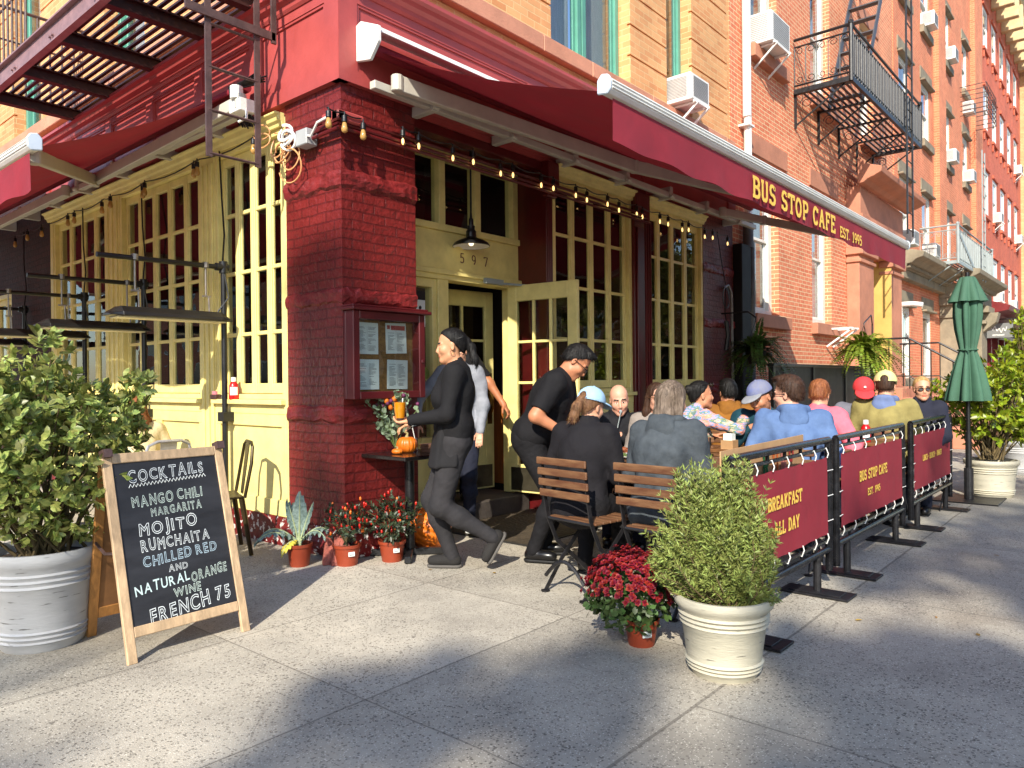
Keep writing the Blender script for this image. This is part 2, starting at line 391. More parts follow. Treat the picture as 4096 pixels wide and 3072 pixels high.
# ------------------------------------------------------------------ palette
RED = lin(176, 76, 72)
M_red = mat('red paint', RED, .42, .1, 3, bump=.0012, bscale=30)
M_redd = mat('dark red paint', lin(96, 22, 24), .36, .15, 4, bump=.0015, bscale=30)
M_cream = mat('cream paint', lin(240, 222, 142), .5, .09, 5, bump=.0014, bscale=45)
M_green = mat('green window paint', lin(92, 158, 138), .45, .1, 4, bump=.001)
M_white = mat('white enamel', lin(232, 230, 224), .4, .06, 4, bump=.0006)
M_whitef = mat('white window paint', lin(226, 222, 212), .5, .1, 5, bump=.001)
M_stone = mat('pink brownstone', lin(208, 146, 118), .85, .12, 3, bump=.004, bscale=60)
M_brown = mat('brownstone', lin(196, 132, 104), .85, .14, 2, bump=.004, bscale=60)
M_greystone = mat('grey stone', lin(150, 138, 116), .85, .18, 3, bump=.005, bscale=40)
M_tan = mat('tan stone', lin(222, 196, 150), .85, .14, 3, bump=.004)
M_black = mat('black metal', lin(26, 26, 28), .38, .2, 12, bump=.001, bscale=60)
M_iron = mat('black iron', lin(34, 33, 36), .45, .3, 18, bump=.002, bscale=80)
M_chrome = mat('worn black steel', lin(48, 48, 52), .25, .3, 12, metal=.6, bump=.0008)
M_brownmetal = mat('brown iron paint', lin(92, 70, 66), .5, .2, 14, bump=.002, bscale=60)
M_maroon = mat('shaded maroon iron paint', lin(58, 28, 26), .5, .25, 14, bump=.002, bscale=50)  # maroon deepened so the colour carries the shade under the deck
M_greymetal = mat('grey blue iron', lin(150, 160, 160), .5, .1, 6, bump=.001)
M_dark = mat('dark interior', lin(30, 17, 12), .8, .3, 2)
M_wood = mat('oak', lin(206, 174, 136), .6, .18, 5, stretch=(6, 6, .9), bump=.0015, bscale=20)
M_oldwood = mat('worn brown wood', lin(118, 84, 54), .6, .3, 5, stretch=(5, 1, 5), col2=lin(84, 48, 26), bump=.002, bscale=20)
M_amber = mat('amber wood', lin(170, 96, 34), .5, .25, 3, stretch=(4, 4, .6), bump=.001)
M_fabric = mat('burgundy canvas', lin(140, 30, 46), .8, .09, 3, bump=.006, bscale=6)
M_awn = mat('burgundy awning canvas', lin(140, 22, 40), .8, .1, 3, bump=.006, bscale=5, trans=.1)
M_letter = mat('yellow lettering', lin(238, 196, 84), .7, .05, 8)
M_terra = mat('orange plastic', lin(150, 62, 36), .45, .1, 4, bump=.0006)
M_soil = mat('soil', lin(58, 40, 28), .95, .3, 30, bump=.01, bscale=60)
M_mort = mat('mortar', lin(190, 160, 130), .9, .1)
M_glass = glass_mat('window glass')
M_glassd = glass_mat('upper window glass', (.75, .8, .85))
M_orange = brick_mat('orange brick', lin(226, 170, 116), lin(208, 142, 92), lin(228, 190, 138), .205, .07, .006, .004)
M_redbrick = brick_mat('red brick', lin(222, 134, 98), lin(206, 112, 78), lin(232, 200, 158), .2, .068, .007, .004, stain=lin(214, 132, 100))
M_redbrick2 = brick_mat('red brick worn', lin(222, 130, 94), lin(208, 114, 80), lin(228, 182, 140), .2, .068, .005, .004, stain=lin(220, 140, 104))
M_deepbrick = brick_mat('deep red brick', lin(212, 106, 78), lin(198, 92, 66), lin(206, 126, 98), .2, .07, .006, .005)
M_tanbrick = brick_mat('tan brick', lin(214, 176, 128), lin(200, 158, 110), lin(190, 160, 120), .2, .07, .006, .004)
M_pier = brick_mat('painted brick', lin(122, 38, 36), lin(112, 34, 33), lin(96, 28, 28), .21, .072, .007, .008, rough=.34, painted=True)
M_rock = mat('painted rough stone', lin(128, 34, 34), .5, .3, 9, bump=.025, bscale=14, col2=lin(92, 22, 22))
M_peel = mat('peeling red base', lin(120, 24, 24), .5, .2, 14, bump=.006, bscale=30, col2=lin(84, 16, 18))
M_pinkstone = mat('bare red stone', lin(190, 104, 88), .8, .3, 20, bump=.02, bscale=30)

# peeling white flecks for the base
def peel(m):
    nt = m.node_tree; b = nt.nodes['Principled BSDF']; lk = b.inputs['Base Color'].links[0].from_socket
    tc = nt.nodes.new('ShaderNodeTexCoord'); n = nt.nodes.new('ShaderNodeTexNoise'); n.inputs['Scale'].default_value = 22; n.inputs['Detail'].default_value = 9
    nt.links.new(tc.outputs['Object'], n.inputs[0])
    mr = nt.nodes.new('ShaderNodeMapRange'); mr.inputs[1].default_value = .57; mr.inputs[2].default_value = .6; nt.links.new(n.outputs[0], mr.inputs[0])
    mx = nt.nodes.new('ShaderNodeMix'); mx.data_type = 'RGBA'; mx.inputs['B'].default_value = (*lin(214, 206, 200), 1)
    nt.links.new(mr.outputs[0], mx.inputs[0]); nt.links.new(lk, mx.inputs['A']); nt.links.new(mx.outputs['Result'], b.inputs['Base Color'])
peel(M_peel)

# ------------------------------------------------------------------ ground
def sidewalk_mat():
    m = bpy.data.materials.new('sidewalk concrete'); m.use_nodes = True; nt = m.node_tree; b = nt.nodes['Principled BSDF']
    b.inputs['Roughness'].default_value = .85
    g = _n(nt, 'ShaderNodeNewGeometry'); P = g.outputs['Position']; sp = _n(nt, 'ShaderNodeSeparateXYZ')
    wob = _n(nt, 'ShaderNodeTexNoise'); wob.inputs['Scale'].default_value = 1.4; wob.inputs['Detail'].default_value = 4
    nt.links.new(P, wob.inputs[0])
    ws = _n(nt, 'ShaderNodeVectorMath', operation='SCALE'); ws.inputs['Scale'].default_value = .03; nt.links.new(wob.outputs['Color'], ws.inputs[0])
    wa = _n(nt, 'ShaderNodeVectorMath', operation='ADD'); nt.links.new(P, wa.inputs[0]); nt.links.new(ws.outputs[0], wa.inputs[1])
    nt.links.new(wa.outputs[0], sp.inputs[0])
    def M(op, a, b_=None, c=None, clamp=False):
        n = _n(nt, 'ShaderNodeMath', operation=op); n.use_clamp = clamp
        for i, q in enumerate((a, b_, c)):
            if q is None: continue
            if isinstance(q, (int, float)): n.inputs[i].default_value = q
            else: nt.links.new(q, n.inputs[i])
        return n.outputs[0]
    def near(sock, v, wd): return M('LESS_THAN', M('ABSOLUTE', M('SUBTRACT', sock, v)), wd)
    X, Y = sp.outputs[0], sp.outputs[1]
    inner = M('GREATER_THAN', Y, -3.07); outer = M('LESS_THAN', Y, -3.07)
    J = near(Y, -3.075, .007)
    for v in (-2.01, -.9): J = M('MAXIMUM', J, M('MULTIPLY', near(Y, v, .004), inner))
    for v in (-5.6, -4.32): J = M('MAXIMUM', J, near(Y, v, .005))
    for v in (-2.8, -1.4, -.02, 1.45, 2.9, 4.4, 5.9, 7.5, 9.1): J = M('MAXIMUM', J, M('MULTIPLY', near(X, v, .004), inner))
    for v in (-2.4, -.6, 1.42, 3.3, 5.2, 7.2, 9.2): J = M('MAXIMUM', J, M('MULTIPLY', near(X, v, .005), outer))
    for v in (1.5, 3.1, 4.7, 6.3): J = M('MAXIMUM', J, M('MULTIPLY', near(Y, v, .005), M('LESS_THAN', X, -.02)))
    # cracks
    vc = _n(nt, 'ShaderNodeTexVoronoi', feature='DISTANCE_TO_EDGE'); vc.inputs['Scale'].default_value = .42
    n5 = _n(nt, 'ShaderNodeTexNoise'); n5.inputs['Scale'].default_value = 3.2; n5.inputs['Detail'].default_value = 5; nt.links.new(P, n5.inputs[0])
    s5 = _n(nt, 'ShaderNodeVectorMath', operation='SCALE'); s5.inputs['Scale'].default_value = .35; nt.links.new(n5.outputs['Color'], s5.inputs[0])
    a5 = _n(nt, 'ShaderNodeVectorMath', operation='ADD'); nt.links.new(P, a5.inputs[0]); nt.links.new(s5.outputs[0], a5.inputs[1]); nt.links.new(a5.outputs[0], vc.inputs[0])
    crack = M('MULTIPLY', M('LESS_THAN', vc.outputs['Distance'], .0022), M('GREATER_THAN', wob.outputs[0], .52))
    J2 = M('MAXIMUM', J, M('MULTIPLY', crack, .4))
    # aggregate specks: dark and pale
    def speck(scale, th, rnd):
        v = _n(nt, 'ShaderNodeTexVoronoi'); v.inputs['Scale'].default_value = scale; v.inputs['Randomness'].default_value = 1; nt.links.new(P, v.inputs[0])
        c = _n(nt, 'ShaderNodeSeparateXYZ'); nt.links.new(v.outputs['Color'], c.inputs[0])
        sz = M('MULTIPLY', c.outputs[1], th)
        return M('MULTIPLY', M('LESS_THAN', v.outputs['Distance'], sz), M('GREATER_THAN', c.outputs[0], rnd))
    # stretched aggregate patches only where the surface is worn
    worn = _n(nt, 'ShaderNodeTexNoise'); worn.inputs['Scale'].default_value = .9; worn.inputs['Detail'].default_value = 5; nt.links.new(P, worn.inputs[0])
    wr = _n(nt, 'ShaderNodeMapRange'); wr.inputs[1].default_value = .36; wr.inputs[2].default_value = .6; nt.links.new(worn.outputs[0], wr.inputs[0])
    dk = M('MULTIPLY', speck(95, .6, .45), M('MULTIPLY_ADD', wr.outputs[0], .55, .45)); lt = speck(150, .5, .6)
    big = _n(nt, 'ShaderNodeTexNoise'); big.inputs['Scale'].default_value = 1.3; big.inputs['Detail'].default_value = 9; big.inputs['Roughness'].default_value = .68; nt.links.new(P, big.inputs[0])
    cr = _n(nt, 'ShaderNodeValToRGB'); cr.color_ramp.elements[0].position = .28; cr.color_ramp.elements[1].position = .72
    cr.color_ramp.elements[0].color = (*lin(144, 137, 125), 1); cr.color_ramp.elements[1].color = (*lin(198, 189, 171), 1); nt.links.new(big.outputs[0], cr.inputs[0])
    # each slab a slightly different grey
    sx = M('FLOOR', M('MULTIPLY_ADD', X, .725, .016)); sy = M('FLOOR', M('MULTIPLY_ADD', Y, .93, 2.86))
    cbv = _n(nt, 'ShaderNodeCombineXYZ'); nt.links.new(sx, cbv.inputs[0]); nt.links.new(sy, cbv.inputs[1])
    wn = _n(nt, 'ShaderNodeTexWhiteNoise', noise_dimensions='3D'); nt.links.new(cbv.outputs[0], wn.inputs['Vector'])
    sv = M('MULTIPLY_ADD', wn.outputs['Value'], .34, .76)
    def mix(fac, a, colb, mode='MIX'):
        n = _n(nt, 'ShaderNodeMix', data_type='RGBA', blend_type=mode)
        if isinstance(fac, (int, float)): n.inputs[0].default_value = fac
        else: nt.links.new(fac, n.inputs[0])
        nt.links.new(a, n.inputs['A'])
        if isinstance(colb, tuple): n.inputs['B'].default_value = (*colb, 1)
        else: nt.links.new(colb, n.inputs['B'])
        return n.outputs['Result']
    c = mix(1, cr.outputs[0], sv, 'MULTIPLY')
    c = mix(M('MULTIPLY', dk, .8), c, lin(70, 62, 54)); c = mix(M('MULTIPLY', lt, .5), c, lin(232, 224, 208))
    # gum spots
    vg = _n(nt, 'ShaderNodeTexVoronoi'); vg.inputs['Scale'].default_value = 1.9; nt.links.new(a5.outputs[0], vg.inputs[0])
    cg = _n(nt, 'ShaderNodeSeparateXYZ'); nt.links.new(vg.outputs['Color'], cg.inputs[0])
    gum = M('MULTIPLY', M('LESS_THAN', vg.outputs['Distance'], M('MULTIPLY_ADD', cg.outputs[1], .045, .02)), M('GREATER_THAN', cg.outputs[0], .5))
    c = mix(M('MULTIPLY', gum, .5), c, lin(66, 60, 54))
    # rusty / damp stains
    st = _n(nt, 'ShaderNodeMapRange'); st.inputs[1].default_value = .62; st.inputs[2].default_value = .8; st.inputs[4].default_value = .4
    n6 = _n(nt, 'ShaderNodeTexNoise'); n6.inputs['Scale'].default_value = .75; n6.inputs['Detail'].default_value = 6; nt.links.new(a5.outputs[0], n6.inputs[0]); nt.links.new(n6.outputs[0], st.inputs[0])
    c = mix(st.outputs[0], c, lin(108, 84, 58))
    c = mix(M('MULTIPLY', J2, .5), c, lin(70, 62, 54))
    nt.links.new(c, b.inputs['Base Color'])
    fine = _n(nt, 'ShaderNodeTexNoise'); fine.inputs['Scale'].default_value = 140; fine.inputs['Detail'].default_value = 3; nt.links.new(P, fine.inputs[0])
    h = M('SUBTRACT', M('MULTIPLY_ADD', dk, -.5, fine.outputs[0]), M('MULTIPLY', J2, 2.5))
    bp = _n(nt, 'ShaderNodeBump'); bp.inputs['Distance'].default_value = .0028; bp.inputs['Strength'].default_value = .9
    nt.links.new(h, bp.inputs['Height']); nt.links.new(bp.outputs[0], b.inputs['Normal'])
    return m
M_walk = sidewalk_mat()
M_asph = mat('asphalt', lin(62, 62, 64), .9, .2, 8, bump=.004, bscale=120)
g = MB(); g.box(-700, 700, -700, 700, -.5, -.14); tag(g.build('road', M_asph), kind='structure')
g = MB(); g.box(-7.2, 70, -8.6, 70, -.4, 0); tag(g.build('sidewalk', M_walk), kind='structure')
kerb = MB(); kerb.box(-7.36, -7.202, -8.76, 70, -.4, .004); kerb.box(-7.2, 70, -8.76, -8.602, -.4, .004)
tag(kerb.build('kerb', M_greystone, bevel=.02), kind='structure')

# ------------------------------------------------------------------ facade helpers
def pb(mb, pl, u0, u1, n0, n1, z0, z1):
    """box in facade coordinates: u along the wall, n depth into the building (negative = proud)"""
    if pl == 'R': return mb.box(u0, u1, n0, n1, z0, z1)
    return mb.box(n0, n1, u0, u1, z0, z1)
def pt(pl, u, n, z): return (u, n, z) if pl == 'R' else (n, u, z)
def wall_holes(mb, pl, u0, u1, z0, z1, holes, n0, n1):
    us = sorted({u0, u1, *[h for q in holes for h in q[:2] if u0 < h < u1]})
    for a, b in zip(us[:-1], us[1:]):
        hs = sorted([(q[2], q[3]) for q in holes if q[0] < (a + b) / 2 < q[1]]); z = z0
        for s, e in hs:
            if s > z + 1e-6: pb(mb, pl, a, b, n0, n1, z, min(s, z1))
            z = max(z, e)
        if z < z1: pb(mb, pl, a, b, n0, n1, z, z1)
def french(pl, u0, u1, z0, z1, nleaf, parent, rows, mat_=None, n=.05):
    """bay of narrow folding glazed leaves: frame + stiles + muntins (window), panes, hinges"""
    mat_ = mat_ or M_cream
    mb = MB(); fr = .05
    pb(mb, pl, u0, u0 + fr, n - .045, n + .09, z0, z1); pb(mb, pl, u1 - fr, u1, n - .045, n + .09, z0, z1)
    pb(mb, pl, u0 + fr, u1 - fr, n - .045, n + .09, z1 - .06, z1); pb(mb, pl, u0 + fr, u1 - fr, n - .04, n + .09, z0, z0 + .045)
    a, b = u0 + fr + .003, u1 - fr - .003; wl = (b - a) / nleaf; sw = .034
    zb, zt = z0 + .05, z1 - .063; br = .085; tr = .075
    gl = MB()
    zs = [zb + br] + rows + [zt - tr]
    for i in range(nleaf):
        l0, l1 = a + i * wl + .002, a + (i + 1) * wl - .002
        pb(mb, pl, l0, l0 + sw, n, n + .045, zb, zt); pb(mb, pl, l1 - sw, l1, n, n + .045, zb, zt)
        pb(mb, pl, l0 + sw, l1 - sw, n + .003, n + .042, zb, zb + br); pb(mb, pl, l0 + sw, l1 - sw, n + .003, n + .042, zt - tr, zt)
        for z in rows: pb(mb, pl, l0 + sw, l1 - sw, n + .006, n + .04, z - .016, z + .016)
        # glazing beads
        for k in (0, 1):
            q = l0 + sw if k == 0 else l1 - sw - .011
            pb(mb, pl, q, q + .011, n + .012, n + .035, zb + br, zt - tr)
        for za, zc in zip(zs[:-1], zs[1:]):
            pb(gl, pl, l0 + sw, l1 - sw, n + .022, n + .026, za + .01, zc - .01)
    w_ = mb.build('window', mat_, parent, bevel=.004)
    gl.build('pane', M_glass, w_)
    return w_
def sash(pl, u0, u1, z0, z1, parent, fmat, n=.1, fr=.07, mid=True, shade=None, pane=None, shade_to=None, sh_mat=None, lintel=None, sill=None, trim=None):
    """double hung window set back in its opening: frame, two sashes, panes and a blind behind"""
    mb = MB(); 
    pb(mb, pl, u0, u0 + fr, n, n + .1, z0, z1); pb(mb, pl, u1 - fr, u1, n, n + .1, z0, z1)
    pb(mb, pl, u0 + fr, u1 - fr, n, n + .1, z1 - fr, z1); pb(mb, pl, u0 + fr, u1 - fr, n, n + .1, z0, z0 + fr * .8)
    zm = (z0 + z1) / 2; s = .045
    for (za, zc, nn) in ((zm - .02, z1 - fr, n + .02), (z0 + fr * .8, zm + .02, n + .055)) if mid else ((z0 + fr * .8, z1 - fr, n + .03),):
        pb(mb, pl, u0 + fr, u0 + fr + s, nn, nn + .03, za, zc); pb(mb, pl, u1 - fr - s, u1 - fr, nn, nn + .03, za, zc)
        pb(mb, pl, u0 + fr + s, u1 - fr - s, nn, nn + .03, za, za + s); pb(mb, pl, u0 + fr + s, u1 - fr - s, nn, nn + .03, zc - s, zc)
    w_ = mb.build('window', fmat, parent, bevel=.004)
    gl = MB()
    if mid:
        pb(gl, pl, u0 + fr + s, u1 - fr - s, n + .033, n + .037, zm + .025, z1 - fr - s); pb(gl, pl, u0 + fr + s, u1 - fr - s, n + .068, n + .072, z0 + fr * .8 + s, zm - .025)
    else: pb(gl, pl, u0 + fr + s, u1 - fr - s, n + .043, n + .047, z0 + fr * .8 + s, z1 - fr - s)
    gl.build('pane', pane or M_glassd, w_)
    for nm_, bx_ in (('lintel', lintel), ('sill', sill)):
        if bx_:
            q_ = MB()
            for b_ in bx_: q_.box(*b_)
            q_.build(nm_, trim, w_, bevel=.008)
    if shade:
        sb = MB(); pb(sb, pl, u0 + .02, u1 - .02, n + .16, n + .165, shade_to or z0, z1); sb.build('blind', sh_mat or M_blind, w_)
    return w_
M_blind = mat('linen blind', lin(212, 200, 172), .9, .12, 3, stretch=(30, 30, 2), bump=.001)
M_curtain = mat('white curtain', lin(232, 228, 220), .9, .1, 9, stretch=(8, 8, .3), bump=.006, bscale=9)

# ------------------------------------------------------------------ cafe building
cafe = thing('cafe_building', 'corner cafe building with red ground floor, yellow windows and orange brick above', 'building', (0, 0, 0))
# upper brick, with grooves
ub = MB()
W1 = (2.52, 4.0, 4.68, 7.2); W2 = (4.84, 5.5, 4.68, 7.2); W0 = (.55, 1.35, 4.68, 7.2)
LW = [(6.2, 7.26, 4.68, 7.2), (3.2, 4.2, 4.68, 7.2), (1.2, 2.1, 4.68, 7.2), (9, 10, 4.68, 7.2)]
up2 = [(q[0], q[1], q[2] + 3.5, q[3] + 3.5) for q in (W0, W1, W2)]
wall_holes(ub, 'R', 0, 6.72, 4.2, 13.5, [W0, W1, W2] + up2, .03, .4)
wall_holes(ub, 'L', .03, 14, 4.2, 13.5, LW + [(q[0], q[1], q[2] + 3.5, q[3] + 3.5) for q in LW], .031, .4)
def rustic(pl, u0, u1, z0, z1):
    z = z0
    while z < z1:
        pb(ub, pl, u0, u1, -.012, .03 if pl == 'R' else .031, z, min(z + .328, z1)); z += .35
for a, b in ((0, .55), (1.35, 2.52), (4.0, 4.84), (5.5, 6.56)): rustic('R', a, b, 4.66, 12)
for a, b in ((.03, 1.2), (2.1, 3.2), (4.2, 6.2), (7.26, 9), (10, 14)): rustic('L', a, b, 4.66, 12)
ub.build('brick_wall', M_orange, cafe)
bc = MB()
def stones(pl, u0, u1, z0, z1, n0, step):
    u = u0; k = 0
    while u < u1 - .01:
        e = min(u + step * (1 + .25 * math.sin(k * 2.3)), u1); pb(bc, pl, u + .003, e - .003, n0, .03, z0, z1); u = e; k += 1
stones('R', -.05, 6.73, 4.49, 4.65, -.055, 1.1); stones('L', .03, 14, 4.49, 4.65, -.056, 1.15)
bc.build('stone_course', M_stone, cafe, bevel=.008)
bb = MB(); pb(bb, 'R', 0.0, 6.72, .018, .03, 4.3, 4.485); bb.build('brick_strip', M_orange, cafe)
for i, q in enumerate((W1, W2)):
    if i == 0:
        sash('R', q[0] + .02, q[0] + .72, q[2], q[3], cafe, M_green, n=.13, mid=False, shade=True, sh_mat=M_curtain)
        sash('R', q[0] + .74, q[1] - .02, q[2], q[3], cafe, M_green, n=.13, mid=False, shade=True)
    else: sash('R', q[0] + .02, q[1] - .02, q[2], q[3], cafe, M_green, n=.13, mid=False, shade=True, shade_to=5.35)
sash('R', W0[0], W0[1], W0[2], W0[3], cafe, M_green, n=.13, mid=False, shade=True)
for q in LW: sash('L', q[0], q[1], q[2], q[3], cafe, M_green, n=.13, mid=True, shade=True, sh_mat=M_curtain)
# red timber fascia with panels and cornice, both streets
def fascia(pl, u0, u1, panels, corner):
    mb = MB()
    pb(mb, pl, u0, u1, -.03, .05, 3.5, 4.24)                        # board
    for z0, z1 in ((3.5, 3.6), (4.1, 4.2)): pb(mb, pl, u0, u1, -.05, -.03, z0, z1)
    ed = sorted(panels)
    prev = u0
    for a, b in ed:
        pb(mb, pl, prev, a, -.05, -.03, 3.6, 4.1)
        for q0, q1, r0, r1 in ((a, b, 3.6, 3.62), (a, b, 4.08, 4.1)): pb(mb, pl, q0, q1, -.043, -.03, r0, r1)
        pb(mb, pl, a, a + .02, -.043, -.03, 3.62, 4.08); pb(mb, pl, b - .02, b, -.043, -.03, 3.62, 4.08)
        prev = b
    pb(mb, pl, prev, u1, -.05, -.03, 3.6, 4.1)
    prof = [(0, 0), (.03, 0), (.045, .02), (.05, .05), (.085, .07), (.1, .1), (.13, .115), (.13, .145), (0, .165)]
    mb.extrude_profile(prof, pt(pl, u0, -.03, 4.17), pt(pl, u1, -.03, 4.17), (0, -1, 0) if pl == 'R' else (-1, 0, 0))
    pb(mb, pl, .74, u1, .013, .2, 3.442, 3.499)
    return mb.build('fascia', M_red, cafe)
fascia('R', -.0485, 6.72, [(.12, 2.1), (2.3, 4.2), (4.4, 6.5)], True)
fascia('L', -.0485, 5.95, [(.12, 1.0), (1.15, 1.95), (2.1, 2.95), (3.1, 3.95), (4.1, 4.95), (5.1, 5.85)], True)
# corner pier of painted brick with rough stone bands
pr = MB(); pr.box(0, .72, 0, .72, 0, 3.5); pier = pr.build('corner_pier', M_pier, cafe)
def rough_band(x0, x1, y0, y1, z0, z1, name, m, parent, amp=.03, seed=1, faces='RL'):
    """stone course with a hewn face, built as a displaced grid over the two street sides"""
    rg = np.random.default_rng(seed); mb = MB()
    pts = []
    if 'L' in faces: pts += [(x0, y1 - (y1 - y0) * i / 14, 'L') for i in range(14)]
    pts += [(x0 + (x1 - x0) * i / 14, y0, 'R') for i in range(15)]
    if 'E' in faces: pts += [(x1, y0 + (y1 - y0) * i / 8, 'E') for i in range(1, 9)]
    nz = 6; V = []
    bot = z0 + rg.normal(0, .006, len(pts))
    for i, (x, y, s) in enumerate(pts):
        for j in range(nz + 1):
            t = j / nz; prof = math.sin(math.pi * min(max(t, 0), 1)) ** .6
            d = (.008 + amp * .6 * prof * (.8 + .35 * math.sin(i * .9 + seed) + .3 * math.sin(i * .37 + j * 1.3 + seed) + .22 * rg.random())) if 0 < j < nz else -.005
            z = bot[i] + (z1 - z0) * t + (rg.normal(0, .004) if 0 < j < nz else 0)
            corner = abs(x - x0) < 1e-6 and abs(y - y0) < 1e-6
            if corner: V.append((x - d * .7, y - d * .7, z))
            elif s == 'L': V.append((x - d, y, z))
            elif s == 'R': V.append((x, y - d, z))
            else: V.append((x + d, y, z))
    F = []
    for i in range(len(pts) - 1):
        for j in range(nz): a = i * (nz + 1) + j; F.append((a, a + nz + 1, a + nz + 2, a + 1))
    mb.add(V, F); return mb.build(name, m, parent, fix=True)
rough_band(0, .72, 0, .72, 2.73, 2.88, 'stone_band', M_rock, pier, .032, 3)
rough_band(0, .72, 0, .72, 1.885, 2.005, 'stone_band', M_rock, pier, .022, 4)
rough_band(0, .72, 0, .72, 1.0, 1.13, 'stone_band', M_rock, pier, .026, 5)
rough_band(-.03, .74, -.03, .73, 0, .22, 'base_course', M_peel, pier, .05, 8)
# brick strip next to the downpipe
ep = MB(); ep.box(5.8, 6.72, 0, .5, 0, 3.5); epier = ep.build('end_pier', brick_mat('end pier brick', lin(112, 50, 46), lin(104, 44, 42), lin(92, 36, 36), .21, .072, .006, .006, rough=.5, painted=True), cafe)
for z0, z1, sd in ((2.73, 2.86, 11), (2.0, 2.13, 14), (1.12, 1.25, 12), (0, .2, 13)): rough_band(5.81, 6.72, 0, .4, z0, z1, 'stone_band', M_rock, epier, .03, sd, 'R')
# recessed entrance, one step up
YD = .48; ST = .17
rec = MB()
rec.prism([(2.455, 0.02), (2.54, 0.02), (2.54, .1), (2.66, YD + .1), (2.55, YD + .1), (2.55, YD)], (0, 0, 0), (1, 0, 0), (0, 1, 0), (0, 0, 3.5))
rec.box(.72, 2.4, 0.016, .1, 3.36, 3.44); rec.box(.5, 2.55, .1, YD + .1, 3.46, 3.6)
rec.build('entrance_wall', M_redd, cafe, bevel=.004)
stp = MB(); stp.box(.72, 2.5, .3, YD + .4, .001, ST); stp.build('step', mat('worn dark stone', lin(70, 62, 56), .8, .2, 8, bump=.003), cafe, bevel=.01)
colm = MB()
for k in range(3): colm.box(2.462 + k * .028, 2.48 + k * .028, -.0, .02, .35, 3.1)
colm.box(2.455, 2.54, -.01, .02, 0, .32); colm.box(2.39, 2.55, -.05, .02, 3.1, 3.22); colm.box(2.38, 2.56, -.07, .02, 3.22, 3.44)
colm.build('pilaster', M_redd, cafe, bevel=.006); colm = MB()
colm.box(4.02, 4.29, -.03, .3, 0, 3.5); colm.box(4.0, 4.31, -.07, -.03, 3.12, 3.44); colm.box(4.06, 4.25, -.05, -.03, .4, 3.05); colm.box(4.0, 4.31, -.06, -.03, 0, .34)
colm.build('pilaster', M_redd, cafe, bevel=.006)
ent = MB()
ent.box(1.385, 1.52, YD - .04, YD + .1, ST, 2.24)
ent.box(2.42, 2.55, YD - .03, YD + .1, ST, 2.24)
ent.box(.72, 2.55, YD - .05, YD + .1, 2.24, 2.29); ent.box(.72, 2.55, YD - .075, YD + .0, 2.285, 2.33)
ent.box(.72, 2.55, YD - .02, YD + .1, 2.33, 2.69); ent.box(.72, 2.55, YD - .05, YD + .02, 2.69, 2.75)
ent.box(.72, 1.385, YD - .02, YD + .08, .02, .74); ent.box(.72, 1.385, YD - .04, YD + .08, .74, .8)
ent.box(.72, .84, YD - .02, YD + .08, .8, 2.24); ent.box(1.33, 1.385, YD - .02, YD + .08, .8, 2.24); ent.box(.84, 1.33, YD - .02, YD + .08, 2.16, 2.24)
for q in (.72, 1.0, 1.42, 1.9, 2.46): ent.box(q, q + .08, YD - .03, YD + .08, 2.75, 3.44)
ent.box(.8, 2.46, YD - .025, YD + .08, 3.36, 3.44)
ent.build('door_frame', M_cream, cafe, bevel=.005)
eg = MB(); eg.box(.84, 1.33, YD + .02, YD + .026, .8, 2.16); eg.box(.8, 2.46, YD + .03, YD + .036, 2.75, 3.36); eg.build('transom_pane', M_glass, cafe)
nm = MB(); M_num = mat('house number paint', lin(96, 30, 40), .6)
for ch, x in zip('597', (1.69, 1.85, 2.02)): stroke_text(nm, ch, (x, YD - .021, 2.42), (1, 0, 0), (0, 0, 1), .1, .13, 1.1, .001)
nm.build('house_number', M_num, cafe)
def door(o, ang, wd, hgt, name, parent, rows, panel=.45, nc=3, kick=True):
    ax = Vector((math.cos(ang), math.sin(ang), 0)); ny = Vector((-ax.y, ax.x, 0)); o = Vector(o)
    mb = MB(); gl = MB(); kk = MB()
    def b(m, a0, a1, z0, z1, t=.022): m.obox(o + ax * (a0 + a1) / 2 + Vector((0, 0, (z0 + z1) / 2)), ax, (a1 - a0) / 2, ny, t, (0, 0, 1), (z1 - z0) / 2)
    st = .11
    b(mb, 0, st, 0, hgt); b(mb, wd - st, wd, 0, hgt); b(mb, st, wd - st, hgt - .16, hgt); b(mb, st, wd - st, 0, .28)
    gz0, gz1 = panel, hgt - .16
    if gz0 > .28: b(mb, st, wd - st, .28, gz0, .016)
    for i in range(1, nc): x = st + (wd - 2 * st) * i / nc; b(mb, x - .013, x + .013, gz0, gz1, .018)
    for i in range(1, rows):
        z = gz0 + (gz1 - gz0) * i / rows
        for c_ in range(nc): b(mb, st + (wd - 2 * st) * c_ / nc + .0135, st + (wd - 2 * st) * (c_ + 1) / nc - .0135, z - .013, z + .013, .017)
    b(gl, st, wd - st, gz0, gz1, .003)
    b(kk, .03, wd - .03, .02, .25, .0245)
    d = mb.build(name, M_cream, parent, bevel=.004); gl.build('pane', M_glass, d)
    if kick: kk.build('kick_plate', mat('brushed steel', lin(120, 112, 92), .35, .2, 6, metal=.8), d)
    return d
d1 = door((2.375, YD - .03, ST + .02), R(-85.5), .82, 2.07, 'door', cafe, 4, .28)
hb = MB(); q0 = Vector((2.375, YD - .03, ST + .02)); q1 = Vector((math.cos(R(-85.5)), math.sin(R(-85.5)), 0)); hp = q0 + q1 * .76
hb.tube([hp + Vector((-.03, 0, .9)), hp + Vector((-.07, 0, .9)), hp + Vector((-.07, 0, 1.1)), hp + Vector((-.03, 0, 1.1))], .01); hb.build('handle', M_brownmetal, d1)
